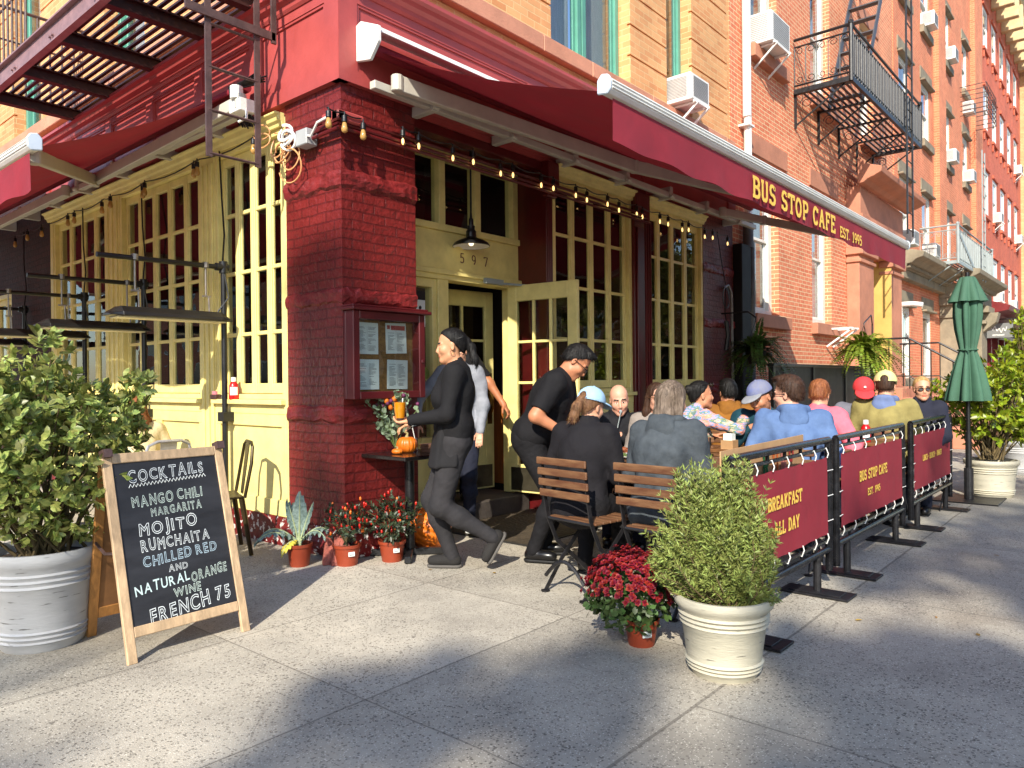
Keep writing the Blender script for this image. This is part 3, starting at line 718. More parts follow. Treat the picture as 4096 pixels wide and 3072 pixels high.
cl_ = MB(); cl_.tube([(2.2, YD - .08, 2.27), (2.5, YD - .3, 2.25)], .012, 6); cl_.box(1.95, 2.2, YD - .12, YD - .08, 2.25, 2.3); cl_.build('door_closer', M_greymetal, cafe)
AI = R(-8); d2 = door((1.79, 1.0, ST), AI, .82, 2.08, 'inner_door', cafe, 3, .85, 2)
hb = MB(); ai = Vector((math.cos(AI), math.sin(AI), 0)); q = Vector((ai.y, -ai.x, 0)); hp = Vector((1.79, 1.0, ST)) + ai * .76
M_brass = mat('brass', lin(150, 110, 50), .35, .2, 10, metal=.9)
hb.obox(hp + Vector((0, 0, .95)), ai, .03, q, .026, (0, 0, 1), .27)
hb.tube([hp + q * .03 + Vector((0, 0, 1.02)), hp + q * .08 + Vector((0, 0, .96)), hp + q * .08 + Vector((0, 0, .86)), hp + q * .03 + Vector((.02, 0, .8))], .011); hb.build('handle', M_brass, d2)
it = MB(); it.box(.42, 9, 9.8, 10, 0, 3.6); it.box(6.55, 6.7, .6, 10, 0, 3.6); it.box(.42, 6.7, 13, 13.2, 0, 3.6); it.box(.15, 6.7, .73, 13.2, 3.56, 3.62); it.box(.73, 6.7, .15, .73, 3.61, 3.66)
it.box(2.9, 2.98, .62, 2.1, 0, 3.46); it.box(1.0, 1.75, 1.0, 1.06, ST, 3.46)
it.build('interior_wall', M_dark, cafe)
vb = MB(); vb.box(2.86, 2.899, .62, 2.2, ST, 1.15); vb.build('vestibule_panel', M_amber, cafe)
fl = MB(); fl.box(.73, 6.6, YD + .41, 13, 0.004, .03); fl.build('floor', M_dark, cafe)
# bays
RWS = [1.73, 2.27, 2.785]
def bay(pl, u0, u1, nleaf):
    mb = MB()
    pb(mb, pl, u0, u1, .02, .1, .23, 1.05); 
    pb(mb, pl, u0, u1, -.005, .12, 1.05, 1.13); pb(mb, pl, u0 - .01, u1 + .01, -.05, .14, 1.13, 1.17)
    pb(mb, pl, u0, u1, -.002, .02, .23, .36); pb(mb, pl, u0, u1, -.002, .02, .95, 1.05)
    k = max(1, round((u1 - u0) / .9))
    for i in range(k + 1):
        c = u0 + (u1 - u0) * i / k; a, b = max(u0, c - .06), min(u1, c + .06); pb(mb, pl, a, b, -.002, .02, .36, .95)
    mb.build('panel', M_cream, cafe, bevel=.004)
    french(pl, u0, u1, 1.17, 3.36, nleaf, cafe, RWS)
bay('R', 2.54, 4.02, 4); bay('R', 4.31, 5.80, 4)
bay('L', .76, 1.86, 4); bay('L', 2.12, 3.90, 5); bay('L', 4.26, 5.87, 4)
for u0, u1 in ((.72, .76), (1.86, 2.12), (3.90, 4.26), (5.87, 5.97)):
    tr = MB(); pb(tr, 'L', u0, u1, -.002, .14, .23, 3.36)
    if u1 - u0 > .1:
        for k in range(3): c = u0 + (u1 - u0) * (k + .5) / 3; pb(tr, 'L', c - .025, c + .025, -.016, -.002, .4, 3.28)
    tr.build('pilaster', M_cream, cafe, bevel=.003)
prof = [(0, 0), (.02, 0), (.03, .03), (.05, .04), (.06, .075), (.085, .085), (.085, .1), (0, .1)]
for pl, u0, u1 in (('L', .725, 6.0), ('R', 2.545, 4.015), ('R', 4.315, 5.795)):
    tr = MB(); pb(tr, pl, u0, u1, -.002, .14, 3.363, 3.42)
    tr.extrude_profile(prof, pt(pl, u0, -.003, 3.345), pt(pl, u1, -.003, 3.345), (0, -1, 0) if pl == 'R' else (-1, 0, 0))
    tr.build('cornice', M_cream, cafe, bevel=.003)
lb = MB(); pb(lb, 'L', .74, 5.97, -.012, .14, 0, .229); lb.build('base_course', M_peel, cafe)
lw = MB(); wall_holes(lw, 'L', 5.971, 14, 0, 4.2, [(7.5, 9, 1.1, 2.6)], 0.0, .3); lw.build('side_wall', brick_mat('dark side brick', lin(66, 30, 28), lin(52, 24, 23), lin(40, 20, 20), .21, .072, .007, .006, rough=.75, painted=True), cafe)
french('L', 7.5, 9, 1.1, 2.6, 4, cafe, [1.7, 2.1])
rf = MB(); rf.box(0, 6.72, 0.02, 14, 13.5, 13.7); rf.build('roof', M_dark, cafe)

# ------------------------------------------------------------------ row houses along the street
house1 = thing('brick_row_house', 'orange red brick row house with brownstone lintels and doorway beside the cafe', 'building', (6.73, 0, 0))
hw = MB()
H1W = [(7.42, 8.5, 2.28, 4.67), (10.05, 11.1, 2.28, 4.67), (7.42, 8.5, 6.28, 8.7), (10.05, 11.1, 6.28, 8.7), (13, 14, 6.28, 8.7), (7.42, 8.5, 10.1, 12.3), (10.05, 11.1, 10.1, 12.3), (13, 14, 10.1, 12.3)]
DOOR1 = (13.0, 14.35, 1.1, 3.84)
wall_holes(hw, 'R', 6.72, 15.6, 0, 14.5, H1W + [DOOR1], .02, .5)
hw.build('brick_wall', M_redbrick, house1)
for i, (a, b, z0, z1) in enumerate(H1W):
    sash('R', a, b, z0, z1, house1, M_whitef, n=.14, fr=.13, shade=True, sh_mat=M_curtain if i % 2 else M_blind, trim=M_brown,
         lintel=[(a - .12, b + .36, -.006, .16, z1 + .002, z1 + .31)], sill=[(a - .05, b + .28, -.09, .2, z0 - .2, z0 - .002)])
po = MB()
for a, b in ((12.0, 13.0), (14.35, 15.25)):
    po.box(a, b, -.22, .018, 1.1, 3.84); po.box(a - .05, b + .05, -.27, .018, 1.1, 1.4); po.box(a - .04, b + .04, -.26, .018, 3.55, 3.62); po.box(a - .06, b + .06, -.3, .018, 3.7, 3.84)
po.box(11.98, 15.27, -.24, .018, 3.842, 4.38); po.box(11.95, 15.3, -.3, .018, 4.38, 4.48); po.box(11.99, 15.26, -.25, .018, 4.48, 5.02)
po.extrude_profile([(0, 0), (.1, 0), (.18, .06), (.3, .1), (.42, .16), (.44, .26), (.2, .34), (0, .5)], (11.8, -.25, 5.02), (15.45, -.25, 5.02), (0, -1, 0))
po.build('portal', M_brown, house1, bevel=.01)
dj = MB(); dj.box(13.0, 13.02, -.2, .44, 1.1, 3.838); dj.box(14.33, 14.36, -.225, .44, 1.12, 3.838); dj.box(13.02, 14.33, .42, .46, 1.1, 3.838); dj.build('door_frame', mat('yellow door paint', lin(204, 168, 92), .5, .08, 3), house1)
dl = MB(); dl.box(13.12, 14.22, .4, .42, 1.15, 3.3)
for z0, z1 in ((1.3, 1.9), (2.1, 3.1)):
    for x0 in (13.2, 13.72): dl.box(x0, x0 + .42, .385, .4, z0, z1)
dl.build('door', mat('brown door', lin(110, 70, 40), .5, .2, 4), house1, bevel=.006)
st = MB()
st.box(12.05, 15.2, -.95, .0, 0, 1.1)
for k in range(6): st.box(12.05, 15.2, -.95 - .27 * (k + 1), -.95 - .27 * k, 0, 1.1 - .18 * (k + 1))
st.build('stoop', M_brown, house1, bevel=.012)
for x in (12.3, 15.0):
    rl = MB()
    pts = [(x, -.23 if x > 14 else -.05, 2.05), (x, -1.0, 2.05), (x, -2.5, 1.12)]
    for dz in (0, -.72): rl.tube([(p[0], p[1], p[2] + dz) for p in pts], .02 if dz == 0 else .012, 8)
    for k in range(7):
        y = -.3 - k * .36; zt = 2.05 if y > -1 else 2.05 + (y + 1) * .62; rl.tube([(x, y, max(zt - .95, 0)), (x, y, zt)], .011, 6)
    rl.tube([(x, -2.5, .02), (x, -2.5, 1.2)], .025, 8); rl.ico((x, -2.5, 1.23), .035, 1)
    rl.build('stair_railing', M_iron, house1)

house2 = thing('brick_row_house', 'tall brick row house with grey stone lintels and grey stone portal', 'building', (21, 0, 0))
hw = MB(); H2W = []
for z0, z1 in ((1.28, 3.06), (4.42, 6.15), (7.5, 9.05), (10.45, 12.0)):
    for x, wd in ((16.05, .95), (18.35, .95), (21.15, .85), (24.0, .85)): H2W.append((x, x + wd, z0, z1))
wall_holes(hw, 'R', 15.6, 26.98, 0, 15.5, [q for q in H2W if not (q[0] > 20 and q[2] < 3)], .0, .5)
for a, b in ((19.85, 20.75), (25.5, 26.9)): hw.box(a, b, -.14, .0, 4.4, 15.4)
hw.build('brick_wall', M_redbrick2, house2)
for i, (a, b, z0, z1) in enumerate(H2W):
    if a > 20 and z0 < 3: continue
    sash('R', a, b, z0, z1 - .052, house2, M_whitef, n=.02, fr=.1, shade=True, sh_mat=M_curtain, trim=M_greystone,
         lintel=[(a - .14, b + .22, -.03, .16, z1 + .002, z1 + .32), (a - .1, b + .18, -.12, .1, z1 - .05, z1)], sill=[(a - .08, b + .16, -.1, .2, z0 - .2, z0 - .002)])
gp = MB()
gp.box(15.62, 20.4, -.18, .0, 3.62, 3.82)
gp.extrude_profile([(0, 0), (.12, 0), (.14, .1), (.24, .12), (.34, .2), (.48, .24), (.5, .36), (.2, .44), (0, .46)], (15.62, -.1, 3.82), (20.4, -.1, 3.82), (0, -1, 0))
for k in range(36): gp.box(15.7 + k * .13, 15.76 + k * .13, -.3, -.1, 3.84, 3.92)
gp.box(20.4, 21.4, -.5, .0, 1.0, 3.5); gp.box(23.9, 24.9, -.5, .0, 1.0, 3.5); gp.box(20.3, 25.0, -.62, .0, 3.5, 3.9)
for x in (20.4, 23.9): gp.box(x - .06, x + 1.06, -.62, 0, 2.95, 3.05); gp.box(x - .1, x + 1.1, -.7, 0, 3.3, 3.5); gp.prism([(0, 0), (.35, .3), (.42, .6), (0, .6)], (x + .2, -.5, 2.7), (0, -1, 0), (0, 0, 1), (.5, 0, 0))
gp.extrude_profile([(0, 0), (.1, 0), (.16, .08), (.3, .14), (.42, .2), (.44, .32), (0, .4)], (20.1, -.6, 3.9), (25.2, -.6, 3.9), (0, -1, 0))
gp.box(21.4, 23.9, -.1, .0, 1.0, 3.5)
gp.box(20.4, 24.9, -1.4, -.001, 0, 1.0)
gp.build('portal', M_greystone, house2, bevel=.012)

house3 = thing('brick_apartment_house', 'deep red brick apartment house with narrow white windows beyond the grey portal', 'building', (32, 0, 0))
hw = MB(); H3W = []
for z0, z1 in ((4.1, 5.75), (7.1, 8.75), (10.15, 11.7), (13.1, 14.6)):
    for x in (27.85, 29.8, 31.75, 33.75, 35.7): H3W.append((x, x + 1.0, z0, z1))
wall_holes(hw, 'R', 26.99, 37.9, 3.4, 16.8, H3W, -.02, .5); hw.build('brick_wall', M_deepbrick, house3)
for a, b, z0, z1 in H3W:
    sash('R', a, b, z0, z1, house3, M_whitef, n=-.015, fr=.14, shade=True, sh_mat=M_curtain, trim=M_deepbrick,
         lintel=[(a - .06, b + .12, -.08, .1, z1 + .002, z1 + .12)], sill=[(a - .06, b + .12, -.09, .15, z0 - .11, z0 - .002), (a - .0, a + .14, -.07, -.021, z0 - .38, z0 - .11), (b - .1, b + .04, -.07, -.021, z0 - .38, z0 - .11)])
cr = MB(); cr.extrude_profile([(0, 0), (.2, 0), (.3, .3), (.7, .5), (.95, .9), (.95, 1.2), (0, 1.4)], (26.9, -.0, 15.6), (38, -.0, 15.6), (0, -1, 0))
for k in range(9): cr.box(27.2 + k * 1.25, 27.5 + k * 1.25, -.75, -.02, 15.1, 16.0)
cr.build('cornice', M_tan, house3, bevel=.02)
sf = MB(); M_shop = mat('shop red paint', lin(120, 34, 36), .45, .12, 3)
sf.box(26.99, 37.9, -.02, .4, 2.75, 3.4); 
for x in (27.1, 28.6, 30.2, 31.8, 33.6, 35.6, 37.5): sf.box(x, x + .25, -.1, .1, 0, 2.75)
sf.box(26.99, 37.9, -.05, .1, 0, .6)
sf.extrude_profile([(0, 0), (.2, 0), (.45, .18), (.85, .26), (.9, .42), (.3, .62), (0, .64)], (26.7, -.02, 3.3), (38, -.02, 3.3), (0, -1, 0))
sf.build('shopfront', M_shop, house3, bevel=.01)
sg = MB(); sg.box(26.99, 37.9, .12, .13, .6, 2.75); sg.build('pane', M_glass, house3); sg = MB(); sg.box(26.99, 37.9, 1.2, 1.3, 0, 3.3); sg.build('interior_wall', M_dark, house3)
tanb = thing('stone_apartment_house', 'tall tan stone and brick building closing the street behind the red houses', 'building', (45, 0, 0))
hw = MB(); TW = [(x, x + 1.1, z, z + 1.9) for x in (39.6, 42.2, 45, 48, 51, 54) for z in (1.2, 4.6, 8, 11.4, 14.8, 18.2, 21.6)]
wall_holes(hw, 'R', 37.92, 70, 0, 26, TW, -.25, .5); hw.build('brick_wall', M_tanbrick, tanb)
qn = MB()
for k in range(40): qn.box(37.91, 38.35 + .25 * (k % 2), -.36, -.251, .3 + k * .62, .3 + k * .62 + .5)
for z in (4.1, 7.5, 14.3, 24.5): qn.box(37.91, 70, -.5, -.251, z, z + .3)
for a, b, z0, z1 in TW: qn.box(a - .1, b + .1, -.34, -.251, z1, z1 + .3); qn.box(a - .1, b + .1, -.38, -.251, z0 - .2, z0)
qn.build('stone_trim', M_tan, tanb, bevel=.015)
for a, b, z0, z1 in TW[:28]: sash('R', a, b, z0, z1, tanb, M_whitef, n=.0, fr=.12, shade=True)

# buildings across both streets (they are what the windows mirror and what stands behind the viewer)
def far_block(name, label, x0, x1, y0, y1, h, m, face, seed):
    t = thing(name, label, 'building', ((x0 + x1) / 2, (y0 + y1) / 2, 0))
    b = MB(); b.box(x0, x1, y0, y1, 0, h); b.build('brick_wall', m, t)
    wb = MB(); gb = MB(); rg = random.Random(seed)
    L0, L1 = (x0, x1) if face in 'N' else (y0, y1)
    u = L0 + 1.2
    while u < L1 - 2:
        for z in [1.2 + 3.1 * k for k in range(int((h - 3) / 3.1) + 1)]:
            if face == 'N':
                wb.box(u - .1, u + 1.2, y1, y1 + .05, z - .1, z + 1.9); gb.box(u, u + 1.1, y1 + .051, y1 + .06, z, z + 1.8)
            else:
                wb.box(x1, x1 + .05, u - .1, u + 1.2, z - .1, z + 1.9); gb.box(x1 + .051, x1 + .06, u, u + 1.1, z, z + 1.8)
        u += 2.5
    wb.build('window', M_whitef, t); gb.build('pane', mat('far window glass', lin(60, 70, 84), .1, .2, .5), t)
far_block('brick_town_house', 'long tan brick town house row across the street behind the viewer', -4, 75, -40, -27, 12.5, M_tanbrick, 'N', 2)
far_block('brick_town_house', 'red brick town house row across the avenue on the left behind the viewer', -42, -28, -12, 70, 11, M_redbrick2, 'E', 3)

# ------------------------------------------------------------------ street trees outside the frame: they dapple the light and show in the panes
M_bark = mat('bark', lin(92, 76, 62), .95, .3, 9, stretch=(6, 6, 1), bump=.02, bscale=12)
M_leafy = mat('street tree leaf', lin(120, 124, 50), .6, .2, 8, trans=.35, attr=True)
SIMPLE = np.array([(0, 0, 0), (.5, .35, .06), (1, 0, 0), (.5, -.35, .06)]); SIMPLE_F = np.array([(0, 1, 2), (0, 2, 3)])
def street_tree(label, x, y, h, blobs, n, leafsize, seed, kind='street_tree'):
    rg = np.random.default_rng(seed)
    t = thing(kind, label, 'tree', (x, y, 0), group='street trees')
    tb = MB(); top = Vector((x, y, h * .45))
    tb.tube([(x, y, -.1), (x + .05, y, h * .2), (x, y + .08, h * .45)], [.2, .16, .13], 10)
    P = []; D_ = []
    for (bx, by, bz, br, k) in blobs:
        c = np.array([bx, by, bz]); mid = (np.array(top) * .45 + c * .55) + np.array([0, 0, -.2])
        tb.tube([top, mid, c], [.11, .06, .02], 7)
        m = int(n * k); ctr = c + rg.normal(size=(max(6, m // 60), 3)) * br * .5
        q = ctr[rg.integers(0, len(ctr), m)] + rg.normal(size=(m, 3)) * br * .2
        P.append(q); D_.append(rg.normal(size=(m, 3)) + [0, 0, -.4])
    tb.build('trunk', M_bark, t, smooth=True)
    P = np.concatenate(P); D_ = np.concatenate(D_)
    V, F, r = leaves(P, D_, rg.normal(size=(len(P), 3)) + [0, 0, 1.2], leafsize * (0.7 + .6 * rg.random(len(P))), 1, SIMPLE, SIMPLE_F)
    np_mesh('crown', V, F, M_leafy, t, rnd=r)
def back(tx, ty, z):          # where something at height z stands whose shadow falls at (tx, ty)
    k = z / math.tan(SUN_EL); return (tx - k * math.cos(SUN_AZ), ty - k * math.sin(SUN_AZ), z)
def blob(tx, ty, z, r, k, tz=0):
    z = z * 2.3
    b = back(tx, ty, z - tz); return (b[0], b[1], z, r, k)
street_tree('spreading street tree shading the pavement in front of the cafe', -18.5, -12.6, 22,
            [blob(2.9, -3.9, 6.3, .9, .8), blob(4.6, -3.9, 6.8, 1.1, 1), blob(.55, -3.7, 6, .55, .45), blob(3.2, -5.2, 6.2, 1.2, 1), blob(7.4, -4.4, 7.4, 1.1, .8), blob(1.7, -4.1, 6.0, .55, .45),
             blob(2.0, -3.1, 5.9, .35, .15), blob(-.05, -4.2, 5.8, .7, .6), blob(-.95, -2.75, 6.3, .42, .35)], 800, .21, 5)
street_tree('young street tree shading the pavement near the viewer', -23, -12.5, 18,
            [blob(-1.25, -3.2, 6.2, .5, .5), blob(-.6, -3.7, 6.6, .7, .6), blob(-2.3, -2.4, 6.0, .5, .4), blob(-2.9, -1.3, 6.6, .5, .25), blob(-1.5, -1.9, 6.4, .35, .2)], 700, .21, 6)
street_tree('street tree on the corner shading the red brick pier', -23.5, -9.5, 20,
            [blob(0, .35, 7.6, .3, .22, 2.2), blob(.05, .2, 8.0, .34, .3, 1.55), blob(.4, 0, 7.8, .28, .12, 1.5), blob(0, .3, 7.0, .28, .12, .55)], 700, .2, 7)
for i, (x, y, h, lb) in enumerate([(19, -11.5, 8, 'leafy tree mirrored in the cafe window, nearest of the far kerb trees'), (25, -12.5, 9, 'leafy tree mirrored in the cafe window, tallest of the far kerb trees'), (32, -13, 8, 'leafy tree mirrored in the cafe window, farthest of the far kerb trees')]):
    street_tree(lb, x, y, h, [(x + dx, y + dy, h * hz, 1.7, 1) for dx, dy, hz in ((0, 0, .95), (-1.5, .5, .7), (1.4, -.5, .75), (.3, 1.3, .6), (-.6, -1.4, .55))], 900, .26, 20 + i)

# ------------------------------------------------------------------ awnings
def awning(name, label, pl, u0, u1, reach, zroll, zbar, zval, text=False):
    t = thing(name, label, 'awning', pt(pl, (u0 + u1) / 2, 0, zroll))
    S = -1
    nu, nn = 40, 12; V = []; F = []
    for i in range(nu + 1):
        for j in range(nn + 1):
            a = i / nu; b = j / nn; u = u0 + .06 + (u1 - u0 - .12) * a
            e = min(a, 1 - a); sag = .1 * math.sin(math.pi * b) * (.55 + .45 * (1 - math.exp(-e * 14)))
            pull = .0
            z = zroll + (zbar - .03 - zroll) * b - sag + .006 * math.sin(a * 60) * math.sin(math.pi * b)
            V.append(pt(pl, u, -.14 - (reach - .14) * b, z))
    for i in range(nu):
        for j in range(nn): k = i * (nn + 1) + j; F.append((k, k + nn + 1, k + nn + 2, k + 1))
    mb = MB(); mb.add(V, F); cn = mb.build('canopy', M_awn, t, smooth='all')
    va = MB(); V = []; F = []
    nu = 90
    for i in range(nu + 1):
        u = u0 + .08 + (u1 - u0 - .16) * i / nu
        for j in range(5):
            b = j / 4; wv = .012 * b * math.sin(u * 5.1 + 1) * (0 if text else 1) + .008 * b * b * math.sin(u * 11)
            V.append(pt(pl, u, -reach - .006 + wv, zbar - .06 + (zval - zbar + .06) * b + (.008 * math.sin(u * 9) if j == 4 else 0)))
    for i in range(nu):
        for j in range(4): k = i * 5 + j; F.append((k, k + 5, k + 6, k + 1))
    va.add(V, F); vb = va.build('valance', M_fabric, t, smooth='all')
    if text:
        tb = MB(); n0 = -reach - .022
        stroke_text(tb, 'BUS STOP CAFE', (2.19, n0, 2.685), (1, 0, 0), (0, 0, 1), .18, .2, text_fit('BUS STOP CAFE', .18, 1.99, .1), .002, gap=.1)
        stroke_text(tb, 'EST. 1995', (4.30, n0, 2.68), (1, 0, 0), (0, 0, 1), .115, .19, text_fit('EST. 1995', .115, .74, .06), .002, gap=.06)
        tb.build('lettering', M_letter, vb)
    # front bar with end caps
    fb = MB(); prof = [(-.04, -.042), (.015, -.05), (.034, -.03), (.038, .016), (.022, .042), (-.016, .05), (-.04, .024)]
    out = (0, -1, 0) if pl == 'R' else (-1, 0, 0)
    fb.extrude_profile(prof, pt(pl, u0 + .02, -reach, zbar), pt(pl, u1 - .02, -reach, zbar), out)
    for z in (-.024, -.004, .016): pb(fb, pl, u0 + .03, u1 - .03, -reach - .042, -reach - .036, zbar + z, zbar + z + .008)
    fb.build('front_bar', M_white, t, bevel=.004)
    ec = MB()
    for u in (u0, u1 - .02): ec = MB(); ec.prism([(x * 1.2, y * 1.2) for x, y in prof], pt(pl, u, -reach, zbar), out, (0, 0, 1), pt(pl, .02, 0, 0)); ec.build('end_cap', mat('pale grey plastic', lin(196, 208, 222), .4, .05), t, bevel=.006)
    # hood and roller
    if text:
     hd = MB(); hp = [(0.06, 0.2), (.1, .21), (.27, .14), (.28, .1), (.1, .17), (.07, .16)]
     hd.extrude_profile(hp, pt(pl, u0 - .05, 0, zroll - .03), pt(pl, u1, 0, zroll - .03), out)
     hd.prism([(.04, -.06), (.2, -.09), (.3, .02), (.3, .13), (.1, .22), (.04, .2)], pt(pl, u0 - .08, 0, zroll - .03), out, (0, 0, 1), pt(pl, .03, 0, 0))
     hd.build('hood', M_white, t, bevel=.004)
    rb = MB(); rb.tube([pt(pl, u0, -.14, zroll), pt(pl, u1, -.14, zroll)], .045, 12); rb.build('roller', M_awn, t, smooth=True)
    tb = MB(); pb(tb, pl, u0 - .05, u1, -.22, -.16, 3.44, 3.5)
    u = u0 + .5
    while u < u1: pb(tb, pl, u, u + .06, -.24, -.0, 3.42, 3.56); tb.tube([pt(pl, u - .005, -.245, 3.45), pt(pl, u + .065, -.245, 3.45)], .02, 8); u += .95
    tb.build('torsion_bar', mat('shaded white enamel', lin(196, 190, 176), .4, .08, 4), t, bevel=.004)
    return t
M_arm_shaded = mat('shaded white enamel', lin(196, 190, 176), .4, .08, 4)  # white enamel darkened to stand in for the shade under the awning
awR = awning('awning', 'long burgundy awning with yellow cafe lettering over the street side terrace', 'R', .19, 7.04, 2.158, 3.76, 2.965, 2.66, True)
awL = awning('awning', 'burgundy awning without lettering over the yellow avenue side windows, below the brown fire escape', 'L', 1.05, 9.5, 1.652, 3.70, 2.90, 2.60)
def arm(par, pts, w0=.085):
    mb = MB()
    for a, b in zip(pts[:-1], pts[1:]): mb.bar(a, b, .055, w0)
    for p in pts: mb.tube([(p[0], p[1], p[2] - .06), (p[0], p[1], p[2] + .06)], .045, 12)
    mb.build('folding_arm', M_arm_shaded, par, bevel=.006)
arm(awR, [(.3, -.28, 3.5), (3.1, -.6, 3.42), (4.05, -2.1, 2.93)], .12)
arm(awR, [(5.8, -.28, 3.47), (6.35, -.6, 3.4), (6.75, -2.1, 2.93)], .1)
arm(awL, [(-.28, .9, 3.5), (-.5, 3.2, 3.27), (-1.6, 1.25, 2.86)], .1)
arm(awL, [(-.28, 4.6, 3.45), (-.6, 6.6, 3.2), (-1.6, 4.9, 2.86)], .1)

# ------------------------------------------------------------------ fire escapes
fe = thing('fire_escape', 'brown and maroon fire escape platform with hanging ladder above the avenue side awning', 'fire escape', (-.5, 4, 4.4))
sl_ = MB(); k = 0; x = -.93
while x < -.06: sl_.box(x, x + .034, .95, 4.76, 4.408, 4.426); x += .076
sl_.build('slat_deck', M_maroon, fe)
for y in (.98, 1.75, 2.72, 3.75, 4.71):
    bm_ = MB()
    bm_.box(-.97, .02, y - .012, y + .012, 4.30, 4.405); bm_.box(-.97, .02, y - .045, y + .045, 4.29, 4.302); bm_.box(-.97, .02, y - .05, y + .05, 4.392, 4.408)
    bm_.build('beam', mat('dark maroon iron', lin(56, 26, 26), .5, .2, 12, bump=.002), fe)
ch = MB(); ch.box(-1.0, -.98, .9, 4.8, 4.24, 4.45); ch.box(-1.04, -1.0, .9, 4.8, 4.24, 4.255); ch.box(-1.04, -1.0, .9, 4.8, 4.435, 4.45)
for y in (1.7, 1.78, 2.7, 2.76, 3.7, 3.78, 4.7, 4.76): ch.tube([(-1.0, y, 4.33), (-1.02, y, 4.33)], .012, 6)
ch.build('edge_channel', mat('lilac brown iron paint', lin(150, 116, 118), .5, .15, 8, bump=.002), fe)
rb = MB(); y = 3.4
while y < 4.8: rb.tube([(-1.0, y, 4.45), (-1.0, y, 5.35)], .011, 6); y += .13
rb.tube([(-1.0, 3.4, 5.35), (-1.0, 4.78, 5.35), (0, 4.78, 5.35)], .018, 6); rb.tube([(-1.0, 3.4, 5.0), (-1.0, 4.78, 5.0), (0, 4.78, 5.0)], .012, 6)
for k in range(8): rb.tube([(-.12 - k * .12, 4.78, 4.45), (-.12 - k * .12, 4.78, 5.35)], .011, 6)
rb.build('railing', M_brownmetal, fe)
ld = MB(); LY = .62
for xx in (-.685, -.30): ld.box(xx - .022, xx + .022, LY - .008, LY + .008, 2.93, 5.4)
for k in range(9): ld.tube([(-.685, LY, 2.955 + k * .31), (-.30, LY, 2.955 + k * .31)], .011, 6)
ld.box(-.86, -.16, LY - .03, LY - .01, 3.92, 3.98); ld.box(-.86, -.82, LY - .03, LY - .01, 3.98, 4.9); ld.box(-.19, -.15, LY - .03, LY - .01, 3.9, 4.9)
ld.build('drop_ladder', M_brownmetal, fe)

def balcony_fe(label, x0, x1, y0, z, rail, m, deck_m, lx, lz0, lz1, name='fire_escape', scroll=True, step=.11):
    t = thing(name, label, 'fire escape', ((x0 + x1) / 2, y0 / 2, z))
    d = MB(); y = y0 + .03
    while y < -.02: d.box(x0, x1, y, y + .034, z - .008, z + .008); y += .095
    d.build('slat_deck', deck_m, t)
    f = MB(); f.box(x0, x1, y0 - .02, y0 + .02, z - .05, z + .03); f.box(x0 - .02, x0 + .02, y0, 0, z - .05, z + .03); f.box(x1 - .02, x1 + .02, y0, 0, z - .05, z + .03)
    n = 5
    for k in range(n):
        x = x0 + .05 + (x1 - x0 - .1) * k / (n - 1)
        f.box(x - .03, x + .03, y0, .02, z - .045, z - .018); f.bar((x, y0 + .1, z - .04), (x, -.01, z - .55), .02, .025); f.box(x - .012, x + .012, -.02, 0.02, z - .6, z)
        pts = [(x, -.18 + .1 * math.cos(a) * (1 - a / 14), z - .2 + .1 * math.sin(a) * (1 - a / 14)) for a in np.linspace(0, 9, 26)]; f.tube(pts, .006, 4)
    f.build('frame', m, t)
    r = MB(); zt = z + rail
    for a, b in (((x0, 0), (x0, y0)), ((x0, y0), (x1, y0)), ((x1, y0), (x1, 0))):
        for zz, rr in ((zt, .024), (z + .09, .016), (zt - .12, .014)): r.tube([(a[0], a[1], zz), (b[0], b[1], zz)], rr, 6)
        L = math.hypot(b[0] - a[0], b[1] - a[1]); k = int(L / step)
        endp = abs(a[0] - b[0]) < 1e-6
        if endp and scroll:
            for i in range(5):
                c = (a[0], a[1] + (b[1] - a[1]) * (i + .5) / 5)
                for zz, sg in ((zt - .2, 1), (z + .18, -1)):
                    pts = [(c[0], c[1] + (.06 + .02 * (i % 2)) * math.cos(q) * (1 - q / 12), zz + .07 * sg * math.sin(q) * (1 - q / 12)) for q in np.linspace(0, 8, 22)]; r.tube(pts, .006, 4)
                r.tube([(c[0], c[1] + .08, z + .09), (c[0], c[1] + .08, zt - .12)], .009, 5)
        else:
            for i in range(1, k): c = (a[0] + (b[0] - a[0]) * i / k, a[1] + (b[1] - a[1]) * i / k); r.tube([(c[0], c[1], z), (c[0], c[1], zt - .1)], .012 + .008 * (i % 2), 5)
    for x in (x0, x1): r.tube([(x, y0, z - .05), (x, y0, zt)], .035, 8); r.ico((x, y0, zt + .03), .05, 1)
    r.build('railing', m, t)
    l = MB()
    for xx in (lx, lx + .43): l.box(xx - .018, xx + .018, y0 - .085, y0 - .055, lz0, lz1)
    zz = lz0 + .1
    while zz < lz1: l.tube([(lx, y0 - .07, zz), (lx + .43, y0 - .07, zz)], .012, 5); zz += .33
    l.build('ladder', m, t)
    return t
fe1 = balcony_fe('black iron fire escape balcony with scrolled railing on the orange red row house', 9.2, 13.9, -.9, 6.08, .85, M_iron, M_iron, 12.45, 4.05, 9.8)
stf = MB()
for x0 in (0, .55):
    stf.bar((10.35, -.75 + x0, 6.1), (12.3, -.75 + x0, 9.6), .02, .12)
for k in range(11): a = k / 10; stf.box(10.35 + 1.95 * a, 10.5 + 1.95 * a, -.75, -.2, 6.2 + 3.4 * a, 6.22 + 3.4 * a)
stf.build('stair', mat('weathered iron', lin(84, 84, 90), .5, .2, 8), fe1)
fe2 = balcony_fe('pale grey iron fire escape balcony above the grey stone portal', 18.1, 23.4, -.85, 4.2, .92, M_greymetal, M_iron, 21.3, 4.0, 7.7, step=.16)
